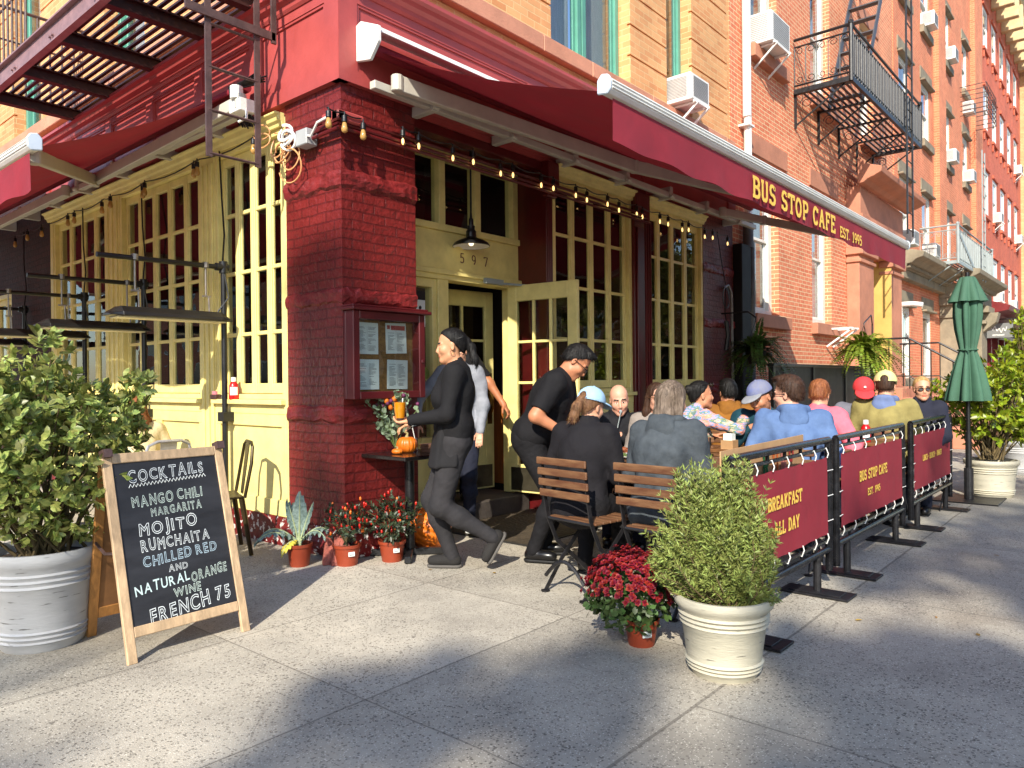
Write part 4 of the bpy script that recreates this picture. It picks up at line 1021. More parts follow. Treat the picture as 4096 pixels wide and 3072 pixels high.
tb = MB(); tb.bar((18.15, -.86, 4.95), (20.2, -.86, 4.28), .02, .1); tb.build('brace', M_greymetal, fe2)
cg = thing('wire_cage', 'wire cage round an air conditioner high on the brick wall near the red house', 'cage', (24.6, -.4, 9.9))
cb_ = MB()
for z in np.linspace(9.5, 10.4, 7): cb_.tube([(23.7, 0, z), (23.7, -.7, z), (25.6, -.7, z), (25.6, 0, z)], .012, 4, cap=False)
for x in np.linspace(23.7, 25.6, 8): cb_.tube([(x, -.7, 9.5), (x, -.7, 10.4)], .01, 4)
cb_.build('bars', M_brownmetal, cg)

# ------------------------------------------------------------------ air conditioners
def make_ac(label, x, y, z, wd=.5, ht=.38, dp=.42, bracket=True):
    t = thing('air_conditioner', label, 'air conditioner', (x, y, z), group='window air conditioners')
    b = MB(); b.box(x, x + wd, y - dp, y + .06, z, z + ht); b.box(x + .01, x + wd - .01, y - dp - .012, y - dp, z + .01, z + ht - .01); b.build('case', M_white, t, bevel=.012)
    g = MB()
    for k in range(14): zz = z + .05 + (ht - .1) * k / 13; g.box(x - .004, x, y - dp + .05, y - .06, zz, zz + .009); g.box(x + .05, x + wd - .05, y - dp - .017, y - dp - .0125, zz, zz + .009)
    g.build('grille', mat('grey grille', lin(150, 150, 150), .5, .1), t)
    if bracket:
        k = MB()
        for xx in (x + .1, x + wd - .1): k.bar((xx, y - dp - .06, z - .02), (xx, y + .02, z - .02), .025, .025); k.bar((xx, y - dp - .04, z - .03), (xx, y - .02, z - .36), .025, .025)
        k.bar((x + .05, y - dp - .02, z - .015), (x + wd - .05, y - dp - .02, z - .015), .03, .025); k.build('bracket', M_white, t)
    return t
make_ac('white air conditioner in the narrow green framed window above the awning', 4.9, .1, 4.685, .48, .33, .4)
make_ac('white air conditioner on a bracket beside the white downpipe', 7.5, .1, 6.29, .72, .45, .38)
for x, z, lb in ((16.15, 4.44, 'white air conditioner low behind the awning tip, in the window by the black ladder'), (18.5, 10.47, 'white air conditioner at the top right of the black ladder'), (18.55, 4.44, 'white air conditioner behind the pale grey balcony'),
                 (21.25, 10.47, 'white air conditioner between the two brick piers, topmost one'), (21.25, 7.52, 'white air conditioner between the two brick piers, lower one'),
                 (24.1, 9.7, 'white air conditioner inside the wire cage'), (24.1, 7.52, 'white air conditioner just below the wire cage'), (29.9, 7.12, 'white air conditioner on the deep red house, nearest of the second row'),
                 (35.8, 10.17, 'white air conditioner on the deep red house at its far upper corner'), (35.8, 7.12, 'white air conditioner on the deep red house at its far end below another'), (29.9, 4.12, 'white air conditioner low on the deep red house behind the green umbrella'), (33.85, 4.12, 'white air conditioner low on the deep red house above the shop cornice')):
    make_ac(lb, x, .05, z, .5, .36, .33, x > 29)
br = thing('shelf_bracket', 'empty white air conditioner bracket below the second ground floor window', 'bracket', (10.8, -.2, 2.1))
kb = MB()
for xx in (10.75, 11.1): kb.bar((xx, -.45, 2.2), (xx, 0, 2.2), .03, .03); kb.bar((xx, -.42, 2.18), (xx, 0.0, 1.88), .03, .03)
kb.bar((10.7, -.42, 2.2), (11.15, -.42, 2.2), .03, .03); kb.build('frame', M_white, br)

# ------------------------------------------------------------------ pipes, conduits, cables
dp = thing('downpipe', 'white downpipe at the joint of orange and red brick walls', 'downpipe', (7.12, -.06, 0))
d_ = MB(); d_.tube([(7.1, -.07, 5.1), (7.1, -.07, 14)], .062, 12); d_.tube([(7.12, -.07, 3.6), (7.12, -.07, 5.12)], .056, 12); 
for z in (4.95, 8): d_.box(7.0, 7.2, -.14, .02, z, z + .03)
d_.build('pipe', M_white, dp, smooth=True)
d_ = MB(); d_.tube([(7.1, -.07, 3.2), (7.1, -.07, 3.65)], .075, 12); d_.tube([(7.17, -.09, .1), (7.17, -.09, 3.3)], .045, 10); d_.build('lower_pipe', mat('grey pipe', lin(110, 112, 112), .5, .2, 6), dp, smooth=True)
bx = thing('cable_cover', 'tall black cable cover beside the grey lower downpipe', 'cover', (6.93, -.05, 1.5)); b = MB(); b.box(6.76, 7.08, -.12, .02, 1.0, 3.22); b.build('case', mat('matt black', lin(16, 14, 14), .7, .1), bx, bevel=.01)
cd_ = thing('conduit', 'pale bent electrical conduit on the end brick pier', 'conduit', (6.55, -.04, 0)); b = MB()
b.tube([(6.35, -.03, 2.56), (6.45, -.05, 2.6), (6.55, -.05, 2.5), (6.56, -.05, 2.3), (6.6, -.05, .3)], .02, 8); b.build('pipe', mat('galvanised', lin(150, 145, 140), .45, .2, 8, metal=.4), cd_, smooth=True)
b = MB(); b.tube([(6.35, -.06, 2.56), (6.3, -.07, 2.2), (6.4, -.07, 1.95)], .008, 5); b.tube([(6.35 + .1 * math.cos(a) + .002 * a, -.06, 2.42 + .14 * math.sin(a)) for a in np.linspace(0, 12, 40)], .005, 5)
b.tube([(6.36, -.06, 2.1), (6.37, -.08, 1.9), (6.35, -.06, 1.7)], .03, 8); b.tube([(6.12, -.05, 3.3), (6.25, -.05, 2.9), (6.35, -.06, 2.6)], .006, 5); b.build('cable', M_black, cd_, smooth=True)
pp = thing('wall_pipes', 'three thin dark red pipes running along the street side below the awning', 'pipe', (2, -.05, 3.1)); b = MB()
for k, z in enumerate((3.22, 3.17, 3.13)): b.tube([(-.06 + k * .01, .7, z), (-.06 - .01 * k, -.06 - .012 * k, z), (.7, -.06 - .012 * k, z - .0), (4.15 + .03 * k, -.1 - .012 * k, z - .03), (4.15 + .03 * k, -.1 - .012 * k, .3)], .016, 8)
b.build('pipe', M_redd, pp, smooth=True)
b = MB(); b.box(-.1, -.02, -.1, .1, 3.18, 3.26); b.box(-.1, .14, -.1, -.02, 3.18, 3.26); b.build('elbow_box', M_red, pp, bevel=.012)
jb = thing('junction_box', 'grey junction box with looped orange cables on the pier corner', 'junction box', (-.1, .4, 3.15)); b = MB(); b.box(-.12, -.02, .26, .4, 3.08, 3.2); b.build('case', mat('grey box', lin(170, 172, 172), .5, .1), jb, bevel=.006)
b = MB(); M_oc = mat('orange cable', lin(218, 158, 104), .5, .1)
rg = random.Random(4)
def loops(b, cx, cy, cz, n, r, rad):
    for k in range(n):
        ry, rz = r * rg.uniform(.6, 1.2), r * rg.uniform(.6, 1.3); oy, oz = rg.uniform(-.07, .07), rg.uniform(-.08, .04)
        b.tube([(cx - .02 * math.sin(q * 1.3 + k), cy + oy + ry * math.cos(q), cz + oz + rz * math.sin(q)) for q in np.linspace(.3 + k, 6.0 + k, 22)], rad, 5)
loops(b, -.1, .62, 3.14, 4, .11, .006); loops(b, -.1, .46, 3.02, 2, .11, .006); loops(b, -.14, .82, 3.28, 2, .08, .006); b.build('cable', M_oc, jb, smooth=True)
b = MB(); b.tube([(-.1, .33, 3.16), (-.12, .2, 3.12), (-.12, .12, 3.2), (-.11, -.02, 3.22)], .01, 6); loops(b, -.11, .5, 3.2, 3, .06, .012); b.build('white_cable', M_white, jb, smooth=True)
wb_ = thing('cable_bundle', 'bundle of black cables and white awning motor hooked by the pier top', 'cable', (-.2, .95, 3.45)); b = MB()
rg = random.Random(8)
for k in range(26): y = .82 + rg.random() * .16; b.tube([(-.08 - rg.random() * .1, y, 3.75 - rg.random() * .05), (-.22 - rg.random() * .06, y + .1, 3.66), (-.24, y + .1, 3.5), (-.12 - rg.random() * .1, y + rg.random() * .1, 3.36)], .007, 4)
b.build('cable', M_black, wb_, smooth=True); b = MB(); b.box(-.32, -.18, .84, 1.0, 3.42, 3.52); b.tube([(-.3, .92, 3.52), (-.3, .92, 3.62)], .05, 10); b.tube([(-.25, .86, 3.5), (-.27, .83, 3.36), (-.3, .9, 3.34)], .012, 6); b.build('motor', M_white, wb_, bevel=.006)

# ------------------------------------------------------------------ lights hung under the awnings, pendant lamp
M_bulb = glass_mat('clear bulb glass', (.95, .93, .88), 1.0)
M_fil = emit_mat('glowing bulb', (1.0, .62, .22), 1.5)
M_bulbw = mat('amber bulb', lin(214, 168, 96), .12, .1, 8, spec=.6, trans=.3)
def string_lights(label, pl, us, n, z, lit, extra=None):
    t = thing('string_lights', label, 'string lights', pt(pl, sum(us) / len(us), n, z))
    b = MB(); us2 = sorted(us); pts = []
    for a, c in zip(us2[:-1], us2[1:]):
        for k in range(5): q = k / 5; pts.append(pt(pl, a + (c - a) * q, n + .02, z + .1 - .035 * math.sin(math.pi * q) * min(1, (c - a) * 2)))
    pts.append(pt(pl, us2[-1], n + .02, z + .1)); b.tube(pts, .006, 5); b.build('cable', M_black, t)
    for i, u in enumerate(us):
        dz = .012 * math.sin(i * 2.7); p = pt(pl, u, n + .006 * math.sin(i * 1.7), z + dz)
        s = MB(); s.tube([(p[0], p[1], p[2] + .1), (p[0], p[1], p[2] + .065)], .006, 5); s.lathe([(.008, .075), (.019, .07), (.02, .028), (.017, .025)], p, 10)
        so = s.build('socket', M_black, t, smooth=True)
        g = MB(); g.lathe([(.012, .026), (.016, .015), (.021, -.01), (.024, -.026), (.02, -.042), (.01, -.05), (.001, -.052)], p, 12, cap=False)
        g.build('bulb', M_bulbw if not lit else M_bulb, so, smooth='all')
        if lit:
            f = MB(); f.lathe([(.001, .012), (.009, 0), (.011, -.02), (.007, -.036), (.001, -.04)], p, 8, cap=False); f.build('filament', M_fil, so, smooth='all')
    return t
string_lights('string of glowing amber bulbs under the lettered awning', 'R', [.49, .66, 1.03, 1.27, 1.63, 1.8, 2.2, 2.39, 2.77, 2.96, 3.33, 3.56, 3.94, 4.05, 4.44, 4.65, 5.01, 5.16, 5.6, 5.85, 6.3], -.12, 3.17, True)
string_lights('string of unlit clear bulbs under the awning without lettering', 'L', [5.02, 4.84, 4.03, 3.8, 3.04, 3.0, 1.98, 1.92, 1.0, 5.9, 6.4, 6.9], -.12, 3.2, False)
sl3 = string_lights('three unlit clear bulbs dangling at the pier corner', 'R', [-.2, -.06, .1], -.13, 3.13, False)
lamp = thing('pendant_lamp', 'black enamel pendant lamp hanging before the house number', 'lamp', (1.68, .3, 2.56))
b = MB(); b.lathe([(.172, 2.47), (.175, 2.476), (.16, 2.5), (.12, 2.525), (.075, 2.54), (.05, 2.555), (.046, 2.6), (.05, 2.605), (.034, 2.63), (.036, 2.66), (.022, 2.67), (.022, 2.72), (.012, 2.74), (.008, 2.8)], (1.68, .3, .085), 28, cap=False); b.build('lamp_shade', M_black, lamp, smooth=True)
b = MB(); b.lathe([(.17, 2.472), (.157, 2.497), (.117, 2.521), (.06, 2.536), (.001, 2.54)], (1.68, .3, .085), 28, cap=False); b.build('shade_lining', M_white, lamp, smooth=True)
b = MB(); b.tube([(1.68, .3, 2.87), (1.68, .3, 3.46)], .009, 8); b.build('rod', M_black, lamp); b = MB(); b.ico((1.68, .3, 2.585), .025, 2); b.build('bulb', emit_mat('lamp bulb', (1, .8, .5), 1.2), lamp, smooth='all')

# ------------------------------------------------------------------ terrace heaters on wall posts
M_heat = mat('heater casing', lin(30, 28, 27), .4, .2, 8, bump=.0006)
M_refl = mat('heater reflector', lin(236, 222, 180), .4, .1, 40)
def make_heater(y, label):
    t = thing('patio_heater', label, 'heater', (-.06, y, 0), group='heaters along the avenue side wall')
    b = MB(); b.tube([(-.06, y, 0.02), (-.06, y, 2.35)], .024, 10); b.tube([(-.06, y, 2.31), (-1.08, y, 2.30)], .021, 10); b.tube([(-.06, y, 2.26), (-.06, y, 2.36)], .036, 10); b.tube([(-.02, y, 2.31), (-.13, y, 2.31)], .034, 10)
    b.box(-.1, -.005, y - .05, y + .05, .98, 1.06); b.build('post', M_black, t, smooth=True)
    h = MB(); z = 1.84
    prof = [(-.055, .075), (.055, .075), (.1, .03), (.11, .0), (.085, -.005), (-.085, -.005), (-.11, 0), (-.1, .03)]
    h.prism(prof, (-.93, y, z), (0, 1, 0), (0, 0, 1), (.82, 0, 0))
    for s, x in ((-1, -.93), (1, -.11)):
        A = [(x, y + p[0], z + p[1]) for p in prof]; B = [(x + s * .09, y + p[0] * .82, z + .0 + p[1] * .25) for p in prof]
        n = len(prof); h.add(A + B, [(j, (j + 1) % n, (j + 1) % n + n, j + n) for j in range(n)] + [tuple(range(n, 2 * n))])
    h.build('casing', M_heat, t, bevel=.003)
    g = MB(); g.box(-.96, -.08, y - .078, y + .078, z - .016, z - .006); g.build('heating_panel', M_refl, t)
    for x in (-.8, -.22):
        r = MB()
        r.tube([(x, y, 2.3), (x, y, 2.05)], .008, 6); r.box(x - .03, x + .04, y - .006, y + .006, 2.04, 2.055); r.tube([(x + .025, y, 2.05), (x + .03, y, z + .06)], .007, 6); r.tube([(x - .0, y, 2.29), (x, y, 2.335)], .028, 8)
        r.build('hanger', mat('zinc', lin(150, 140, 130), .4, .2, 10, metal=.5), t)
    c = MB(); c.tube([(-.06, y + .02, 2.3), (-.02, y + .05, 2.6), (-.05, y + .03, 2.9), (-.02, y + .12, 3.35)], .008, 5); c.tube([(-.06, y - .02, 2.25), (-.03, y - .03, 2.05), (-.11, y, 1.93), (-.12, y, 1.87)], .008, 5); c.build('cable', M_black, t, smooth=True)
for y, lb in ((1.60, 'black bar heater on a wall post, nearest to the brick pier'), (3.18, 'black bar heater on a wall post, second from the brick pier'), (4.73, 'black bar heater on a wall post, third from the brick pier'), (6.77, 'black bar heater farthest from the pier, before the dark brick wall')): make_heater(y, lb)

# ------------------------------------------------------------------ menu case on the pier
M_paper = mat('white paper', lin(226, 232, 228), .8, .04, 4)
M_ink = mat('print', lin(90, 92, 96), .8, .05)
M_cork = mat('cork', lin(150, 108, 58), .9, .25, 30)
mc = thing('menu_case', 'dark red glazed menu case with four menus on the brick pier', 'menu case', (.35, -.05, 1.5))
b = MB()
b.box(0, .7, -.03, -.001, 1.18, 1.83); b.box(0, .06, -.12, -.03, 1.18, 1.83); b.box(.64, .7, -.12, -.03, 1.18, 1.83); b.box(.06, .64, -.12, -.03, 1.18, 1.235); b.box(.06, .64, -.12, -.03, 1.77, 1.83)
b.box(-.03, .74, -.16, -.001, 1.831, 1.855); b.box(-.015, .72, -.14, -.001, 1.856, 1.872); b.box(.655, .685, -.13, -.12, 1.45, 1.48); b.build('case', mat('case paint', lin(96, 26, 30), .4, .12, 4), mc, bevel=.005)
b = MB(); b.box(.06, .64, -.036, -.0305, 1.235, 1.77); b.build('backing', M_cork, mc)
rg = random.Random(3)
for i, (x, z, an) in enumerate(((.085, 1.515, 0), (.365, 1.525, .03), (.09, 1.25, .0), (.375, 1.25, -.02))):
    p = MB(); wd, ht = .205, .235 if i < 2 else .225
    c, s_ = math.cos(an), math.sin(an)
    p.obox((x + wd / 2, -.042, z + ht / 2), (c, 0, s_), wd / 2, (0, 1, 0), .0015, (-s_, 0, c), ht / 2); m_ = p.build('menu', M_paper, mc)
    q = MB()
    for colx in (.02, .11):
        zz = ht - .035
        while zz > .02:
            L = rg.uniform(.04, .075) * (1 if rg.random() > .2 else .5); px, pz = x + colx, z + zz
            if not (i == 1 and zz > ht - .07): q.box(px, px + L, -.0445, -.044, pz, pz + .0028)
            zz -= .0085 if rg.random() > .15 else .018
    q.box(x + .1, x + .101, -.0445, -.044, z + .03, z + ht - .03); q.build('print', M_ink, m_)
    if i == 1: h = MB(); h.box(x + .05, x + .19, -.0448, -.044, z + ht - .055, z + ht - .02); h.box(x + .012, x + .04, -.0447, -.044, z + ht - .05, z + ht - .02); h.build('heading', M_red, m_)
b = MB(); b.box(.06, .64, -.112, -.108, 1.235, 1.77); b.build('pane', M_glass, mc)
nb = thing('notice', 'black and white dog notice taped to the side light by the door', 'notice', (1.2, YD, 2.0)); b = MB(); b.box(1.13, 1.27, YD + .012, YD + .016, 1.8, 2.12); b.build('sheet', M_paper, nb)
b = MB(); b.box(1.13, 1.27, YD + .009, YD + .0115, 2.04, 2.12); b.ico((1.21, YD + .012, 1.97), .02, 1, (1, .05, 1)); b.tube([(1.17, YD + .01, 1.86), (1.18, YD + .01, 1.91), (1.24, YD + .01, 1.91), (1.25, YD + .01, 1.86)], .008, 4); b.build('print', mat('notice black', lin(30, 30, 32), .7), nb)
nb = thing('window_sticker', 'round green sticker low on the side light by the door', 'sticker', (1.25, YD, 1.4)); b = MB(); b.lathe([(.06, 0), (.06, .003)], (1.25, YD + .014, 1.38), 20, axis=(0, -1, 0)); b.build('disc', mat('green sticker', lin(120, 140, 60), .6, .05), nb)

# ------------------------------------------------------------------ A-board with chalk lettering
ab = thing('chalkboard_sign', 'wooden A frame chalkboard listing cocktails on the pavement', 'sandwich board', (-1.57, -.6, 0))
A0 = Vector((-1.88, -.878, 0)); AX = Vector((1, .02, 0)).normalized(); AU = Vector((0, .285, .96)).normalized(); AN = AX.cross(AU) * 1; LB = 1.005; WB = .625
if AN.y > 0: AN = -AN
def ob(mb, u0, u1, s0, s1, d0, d1): 
    c = A0 + AX * (u0 + u1) / 2 + AU * (s0 + s1) / 2 - AN * (d0 + d1) / 2; mb.obox(c, AX, (u1 - u0) / 2, AU, (s1 - s0) / 2, AN, (d1 - d0) / 2)
b = MB(); ob(b, 0, .045, 0, LB, 0, .022); ob(b, WB - .045, WB, 0, LB, 0, .022); ob(b, .0455, WB - .0455, LB - .05, LB - .001, 0, .022); ob(b, .0455, WB - .0455, .115, .165, .001, .021); fr = b.build('front_frame', M_wood, ab, bevel=.003)
b = MB(); ob(b, .045, WB - .045, .165, LB - .05, .008, .016); M_chalk = mat('chalkboard', lin(42, 43, 48), .6, .3, 3, col2=lin(26, 26, 29), stretch=(1, 1, 4)); b.build('chalkboard', M_chalk, ab)
b = MB()
R0 = Vector((-1.85, -.295, 0)); RU = (A0 + AU * LB - AN * .03 - R0); RL = RU.length; RU.normalize(); RN = AX.cross(RU).normalized()
for u in (0.022, WB - .022): c = R0 + AX * u + RU * RL * .49; b.obox(c, AX, .022, RU, RL * .49, RN, .011)
for s in (.13, RL - .06): c = R0 + AX * WB / 2 + RU * s; b.obox(c, AX, WB / 2 - .045, RU, .03, RN, .01)
b.build('rear_frame', mat('amber oak', lin(186, 128, 66), .6, .2, 5, stretch=(6, 6, .9)), ab, bevel=.003)
b = MB(); c = R0 + AX * WB / 2 + RU * RL * .53; b.obox(c, AX, WB / 2 - .045, RU, RL * .37, RN, .004); b.build('rear_board', mat('hardboard', lin(150, 104, 62), .8, .2, 5), ab)
b = MB(); q0, q1 = A0 + AX * .01 + AU * .52 - AN * .01, R0 + AX * .01 + RU * .53; b.tube([q0, (q0 + q1) / 2 + Vector((0, 0, -.03)), q1], .008, 5)
for u in (.02, WB - .02): c = A0 + AX * u + AU * LB; b.obox(c, AX, .02, AU, .02, AN, .03)
b.build('strap', M_brownmetal, ab)
CH = {}
def chalk_char(ch, solid=False):
    k = (ch, solid)
    if k not in CH:
        cu = bpy.data.curves.new('glyph', 'FONT'); cu.body = ch; cu.size = 1.0; cu.fill_mode = 'NONE' if not solid else 'FRONT'; cu.resolution_u = 3
        cu.offset = .012; cu.bevel_depth = .02 if not solid else 0.0; cu.bevel_resolution = 0
        o = bpy.data.objects.new('glyph', cu); COL.objects.link(o)
        me = bpy.data.meshes.new_from_object(o.evaluated_get(bpy.context.evaluated_depsgraph_get()))
        vs = [tuple(v.co) for v in me.vertices]; fs = [tuple(p.vertices) for p in me.polygons]
        xs = [v[0] for v in vs] or [0, .3]; CH[k] = (vs, fs, min(xs), max(xs)); bpy.data.objects.remove(o); bpy.data.curves.remove(cu); bpy.data.meshes.remove(me)
    return CH[k]
def chalk_line(mb, text, uc, s, h, wd, tilt=0., solid=False, seed=1, up=0.):
    rg = random.Random(seed); sz = h / .73; gp = .16 * sz
    adv = [0.3 * sz if c == ' ' else (chalk_char(c, solid)[3] - chalk_char(c, solid)[2]) * sz + gp for c in text]
    k = wd / sum(adv); u = uc - wd / 2
    for c, a in zip(text, adv):
        if c != ' ':
            vs, fs, x0, x1 = chalk_char(c, solid); j = rg.uniform(-.05, .05) * h; rot = rg.uniform(-.05, .05); sc = sz * rg.uniform(.92, 1.08)
            P = []
            for v in vs:
                x, y = (v[0] - x0) * sz * k, v[1] * sc; x, y = x * math.cos(rot) - y * math.sin(rot), x * math.sin(rot) + y * math.cos(rot)
                P.append(A0 + AX * (u + x) + AU * (s + j + y + (u + x - uc) * tilt) + AN * (-.0062 + v[2] * sz * .12))
            mb.add(P, fs)
        u += a * k
M_ck = mat('white chalk', lin(226, 232, 232), .95, .1, 60); M_ckb = mat('blue chalk', lin(186, 208, 220), .95, .1, 60); M_ckg = mat('green chalk', lin(206, 222, 212), .95, .1, 60)
def ck(m, *a, **k): q = MB(); chalk_line(q, *a, **k); q.build('chalk_lettering', m, ab)
b = MB(); chalk_line(b, 'COCKTAILS', .312, .862, .062, .40, .05, seed=1)
pts = [A0 + AX * (.11 + .40 * i / 44) + AU * (.835 + .008 * (1 if i % 2 else -1) + .018 * i / 44) + AN * -.0065 for i in range(45)]; b.tube(pts, .0022, 4)
b.build('chalk_lettering', M_ck, ab); M_ckp = mat('pale chalk', lin(200, 222, 220), .95, .1, 60)
ck(M_ck, 'MOJITO', .285, .59, .062, .31, .03, seed=4); ck(M_ck, 'RUMCHAITA', .31, .51, .056, .36, .04, seed=5); ck(M_ck, 'AND', .30, .388, .034, .105, .03, seed=7); ck(M_ck, 'FRENCH 75', .345, .178, .072, .43, .12, seed=11)
ck(M_ckg, 'MANGO CHILI', .30, .735, .055, .37, .05, seed=2); ck(M_ckg, 'MARGARITA', .335, .678, .042, .27, .04, seed=3); ck(M_ckg, 'ORANGE', .455, .325, .05, .2, .12, seed=9); ck(M_ckg, 'WINE', .33, .262, .042, .15, .06, seed=10)
ck(M_ckb, 'CHILLED RED', .325, .44, .05, .39, .06, seed=6); ck(M_ckp, 'NATURAL', .215, .315, .052, .28, .1, True, seed=8)

# ------------------------------------------------------------------ barriers
M_tie = mat('white cable tie', lin(226, 224, 220), .5, .04)
def barrier(label, x0, x1, texts, y=-2.945):
    t = thing('terrace_barrier', label, 'barrier', ((x0 + x1) / 2, y, 0), group='cafe barriers along the pavement')
    f = MB()
    for a, c in (((x0, .915), (x1, .915)), ((x0, .235), (x1, .235))): f.tube([(a[0], y, a[1]), (c[0], y, c[1])], .021, 10)
    for x in (x0, x1): f.tube([(x, y, .1), (x, y, .915)], .024, 10)
    for z in (.862, .29): f.tube([(x0, y, z), (x1, y, z)], .012, 8)
    for x in (x0 + .03, x1 - .03): f.tube([(x, y, .235), (x, y, .9)], .011, 8)
    k = 6
    for i in range(1, k): x = x0 + (x1 - x0) * i / k; f.tube([(x, y, .862), (x, y, .915)], .011, 6); f.tube([(x, y, .235), (x, y, .29)], .009, 6)
    f.build('frame', M_chrome, t, smooth=True)
    for x in (x0 + .22, x1 - .22):
        p = MB(); p.tube([(x, y, .02), (x, y, .24)], .024, 10); p.box(x - .09, x + .09, y - .2, y + .2, .004, .016); p.box(x - .07, x + .07, y - .15, y + .15, .016, .022); p.build('foot', M_iron, t, bevel=.002)
    bn = MB(); nx, nz = 30, 8; V = []; F = []; b0, b1 = x0 + .065, x1 - .065
    for i in range(nx + 1):
        for j in range(nz + 1):
            u, v = i / nx, j / nz; e = abs(v - .5) * 2
            V.append((b0 + (b1 - b0) * u, y - .014 + .0025 * math.sin(u * 17 + v * 3) * (e ** 2), .335 + .48 * v + (.006 * abs(math.sin(u * math.pi * 6)) * (1 if v > .5 else -1) * (e ** 4) * -1)))
    for i in range(nx):
        for j in range(nz): q = i * (nz + 1) + j; F.append((q, q + nz + 1, q + nz + 2, q + 1))
    bn.add(V, F); bo = bn.build('banner', M_fabric, t, smooth='all')
    tb = MB()
    for (s, xc, z, h, xs) in texts: stroke_text(tb, s, (xc, y - .0185, z), (1, 0, 0), (0, 0, 1), h, .2, xs, .001, gap=.08, center=True)
    tb.build('lettering', M_letter, bo)
    for i in range(7):
        x = b0 + .02 + (b1 - b0 - .04) * i / 6
        for z, zr in ((.81, .862), (.345, .29)): ti = MB(); ti.tube([(x, y - .02, z), (x + .004, y - .026, (z + zr) / 2), (x, y - .014, zr + .008 * (1 if zr > .5 else -1)), (x, y + .013, zr)], .0036, 5); ti.build('tie', M_tie, t)
    for z in (.42, .575, .73):
        for xx, xr in ((b0 + .01, x0), (b1 - .01, x1)): ti = MB(); ti.tube([(xx, y - .02, z), (xr, y - .026, z), (xr, y + .0, z + .005)], .003, 5); ti.build('tie', M_tie, t)
barrier('black barrier with red breakfast banner, nearest to the potted rosemary', .02, 1.49, [('BREAKFAST', .72, .6, .078, 1.0), ('ALL DAY', .74, .46, .078, 1.0)])
barrier('black barrier with red cafe name banner, middle one of the terrace', 1.63, 3.31, [('BUS STOP CAFE', 2.43, .585, .078, 1.05), ('EST. 1995', 2.43, .47, .055, 1.1)])
barrier('black barrier with red lunch brunch dinner banner, beside the green umbrella', 3.59, 5.2, [('LUNCH * BRUNCH * DINNER', 4.33, .565, .056, .92)])

# ------------------------------------------------------------------ umbrella
um = thing('patio_umbrella', 'closed green patio umbrella tied with a cord, on a base plate', 'umbrella', (5.75, -3.0, 0))
UX, UY = 5.76, -3.02
def fluted(prof, nf, n=96, ph=0.):
    V = []; F = []
    for (r, z, am) in prof:
        r *= .9; am *= 1.25
        for j in range(n): 
            a = 2 * math.pi * j / n; k = 1 + am * (abs(math.cos(a * nf / 2 + ph)) * 2 - 1.2) + .05 * am * math.sin(3 * a + z * 9); V.append((UX + r * k * math.cos(a), UY + r * k * math.sin(a), z))
    for i in range(len(prof) - 1):
        for j in range(n): F.append((i * n + j, i * n + (j + 1) % n, (i + 1) * n + (j + 1) % n, (i + 1) * n + j))
    return V, F
M_umb = mat('green umbrella canvas', lin(66, 106, 84), .8, .12, 4, bump=.004, bscale=16, trans=.1)
b = MB(); b.add(*fluted([(.19, 1.05, .3), (.185, 1.12, .28), (.15, 1.3, .26), (.11, 1.47, .22), (.085, 1.56, .16), (.083, 1.6, .12), (.092, 1.66, .16), (.115, 1.8, .2), (.128, 1.95, .22), (.125, 2.1, .22), (.1, 2.2, .18), (.05, 2.3, .1)], 8)); b.build('canopy', M_umb, um, smooth='all', fix=False)
b = MB(); b.add(*fluted([(.185, 2.09, .16), (.16, 2.16, .12), (.12, 2.26, .07), (.085, 2.34, .03), (.07, 2.352, 0), (.01, 2.355, 0)], 8, ph=.4)); b.build('vent', M_umb, um, smooth='all', fix=False)
b = MB(); b.tube([(UX + .09 * math.cos(a), UY + .09 * math.sin(a), 1.585) for a in np.linspace(0, 6.28, 25)[:-1]], .009, 6, closed=True); b.tube([(UX - .09, UY, 1.58), (UX - .12, UY - .03, 1.56)], .008, 5); b.build('tie', M_umb, um)
b = MB(); b.tube([(UX, UY, .02), (UX, UY, 2.4)], .021, 12); b.tube([(UX, UY, .01), (UX, UY, .72)], .03, 12); b.build('pole', M_black, um, smooth=True)
b = MB(); b.tube([(UX, UY, .01), (UX, UY, .34)], .045, 14); b.box(UX - .3, UX + .3, UY - .3, UY + .3, .003, .014); b.build('base', M_iron, um, bevel=.002)

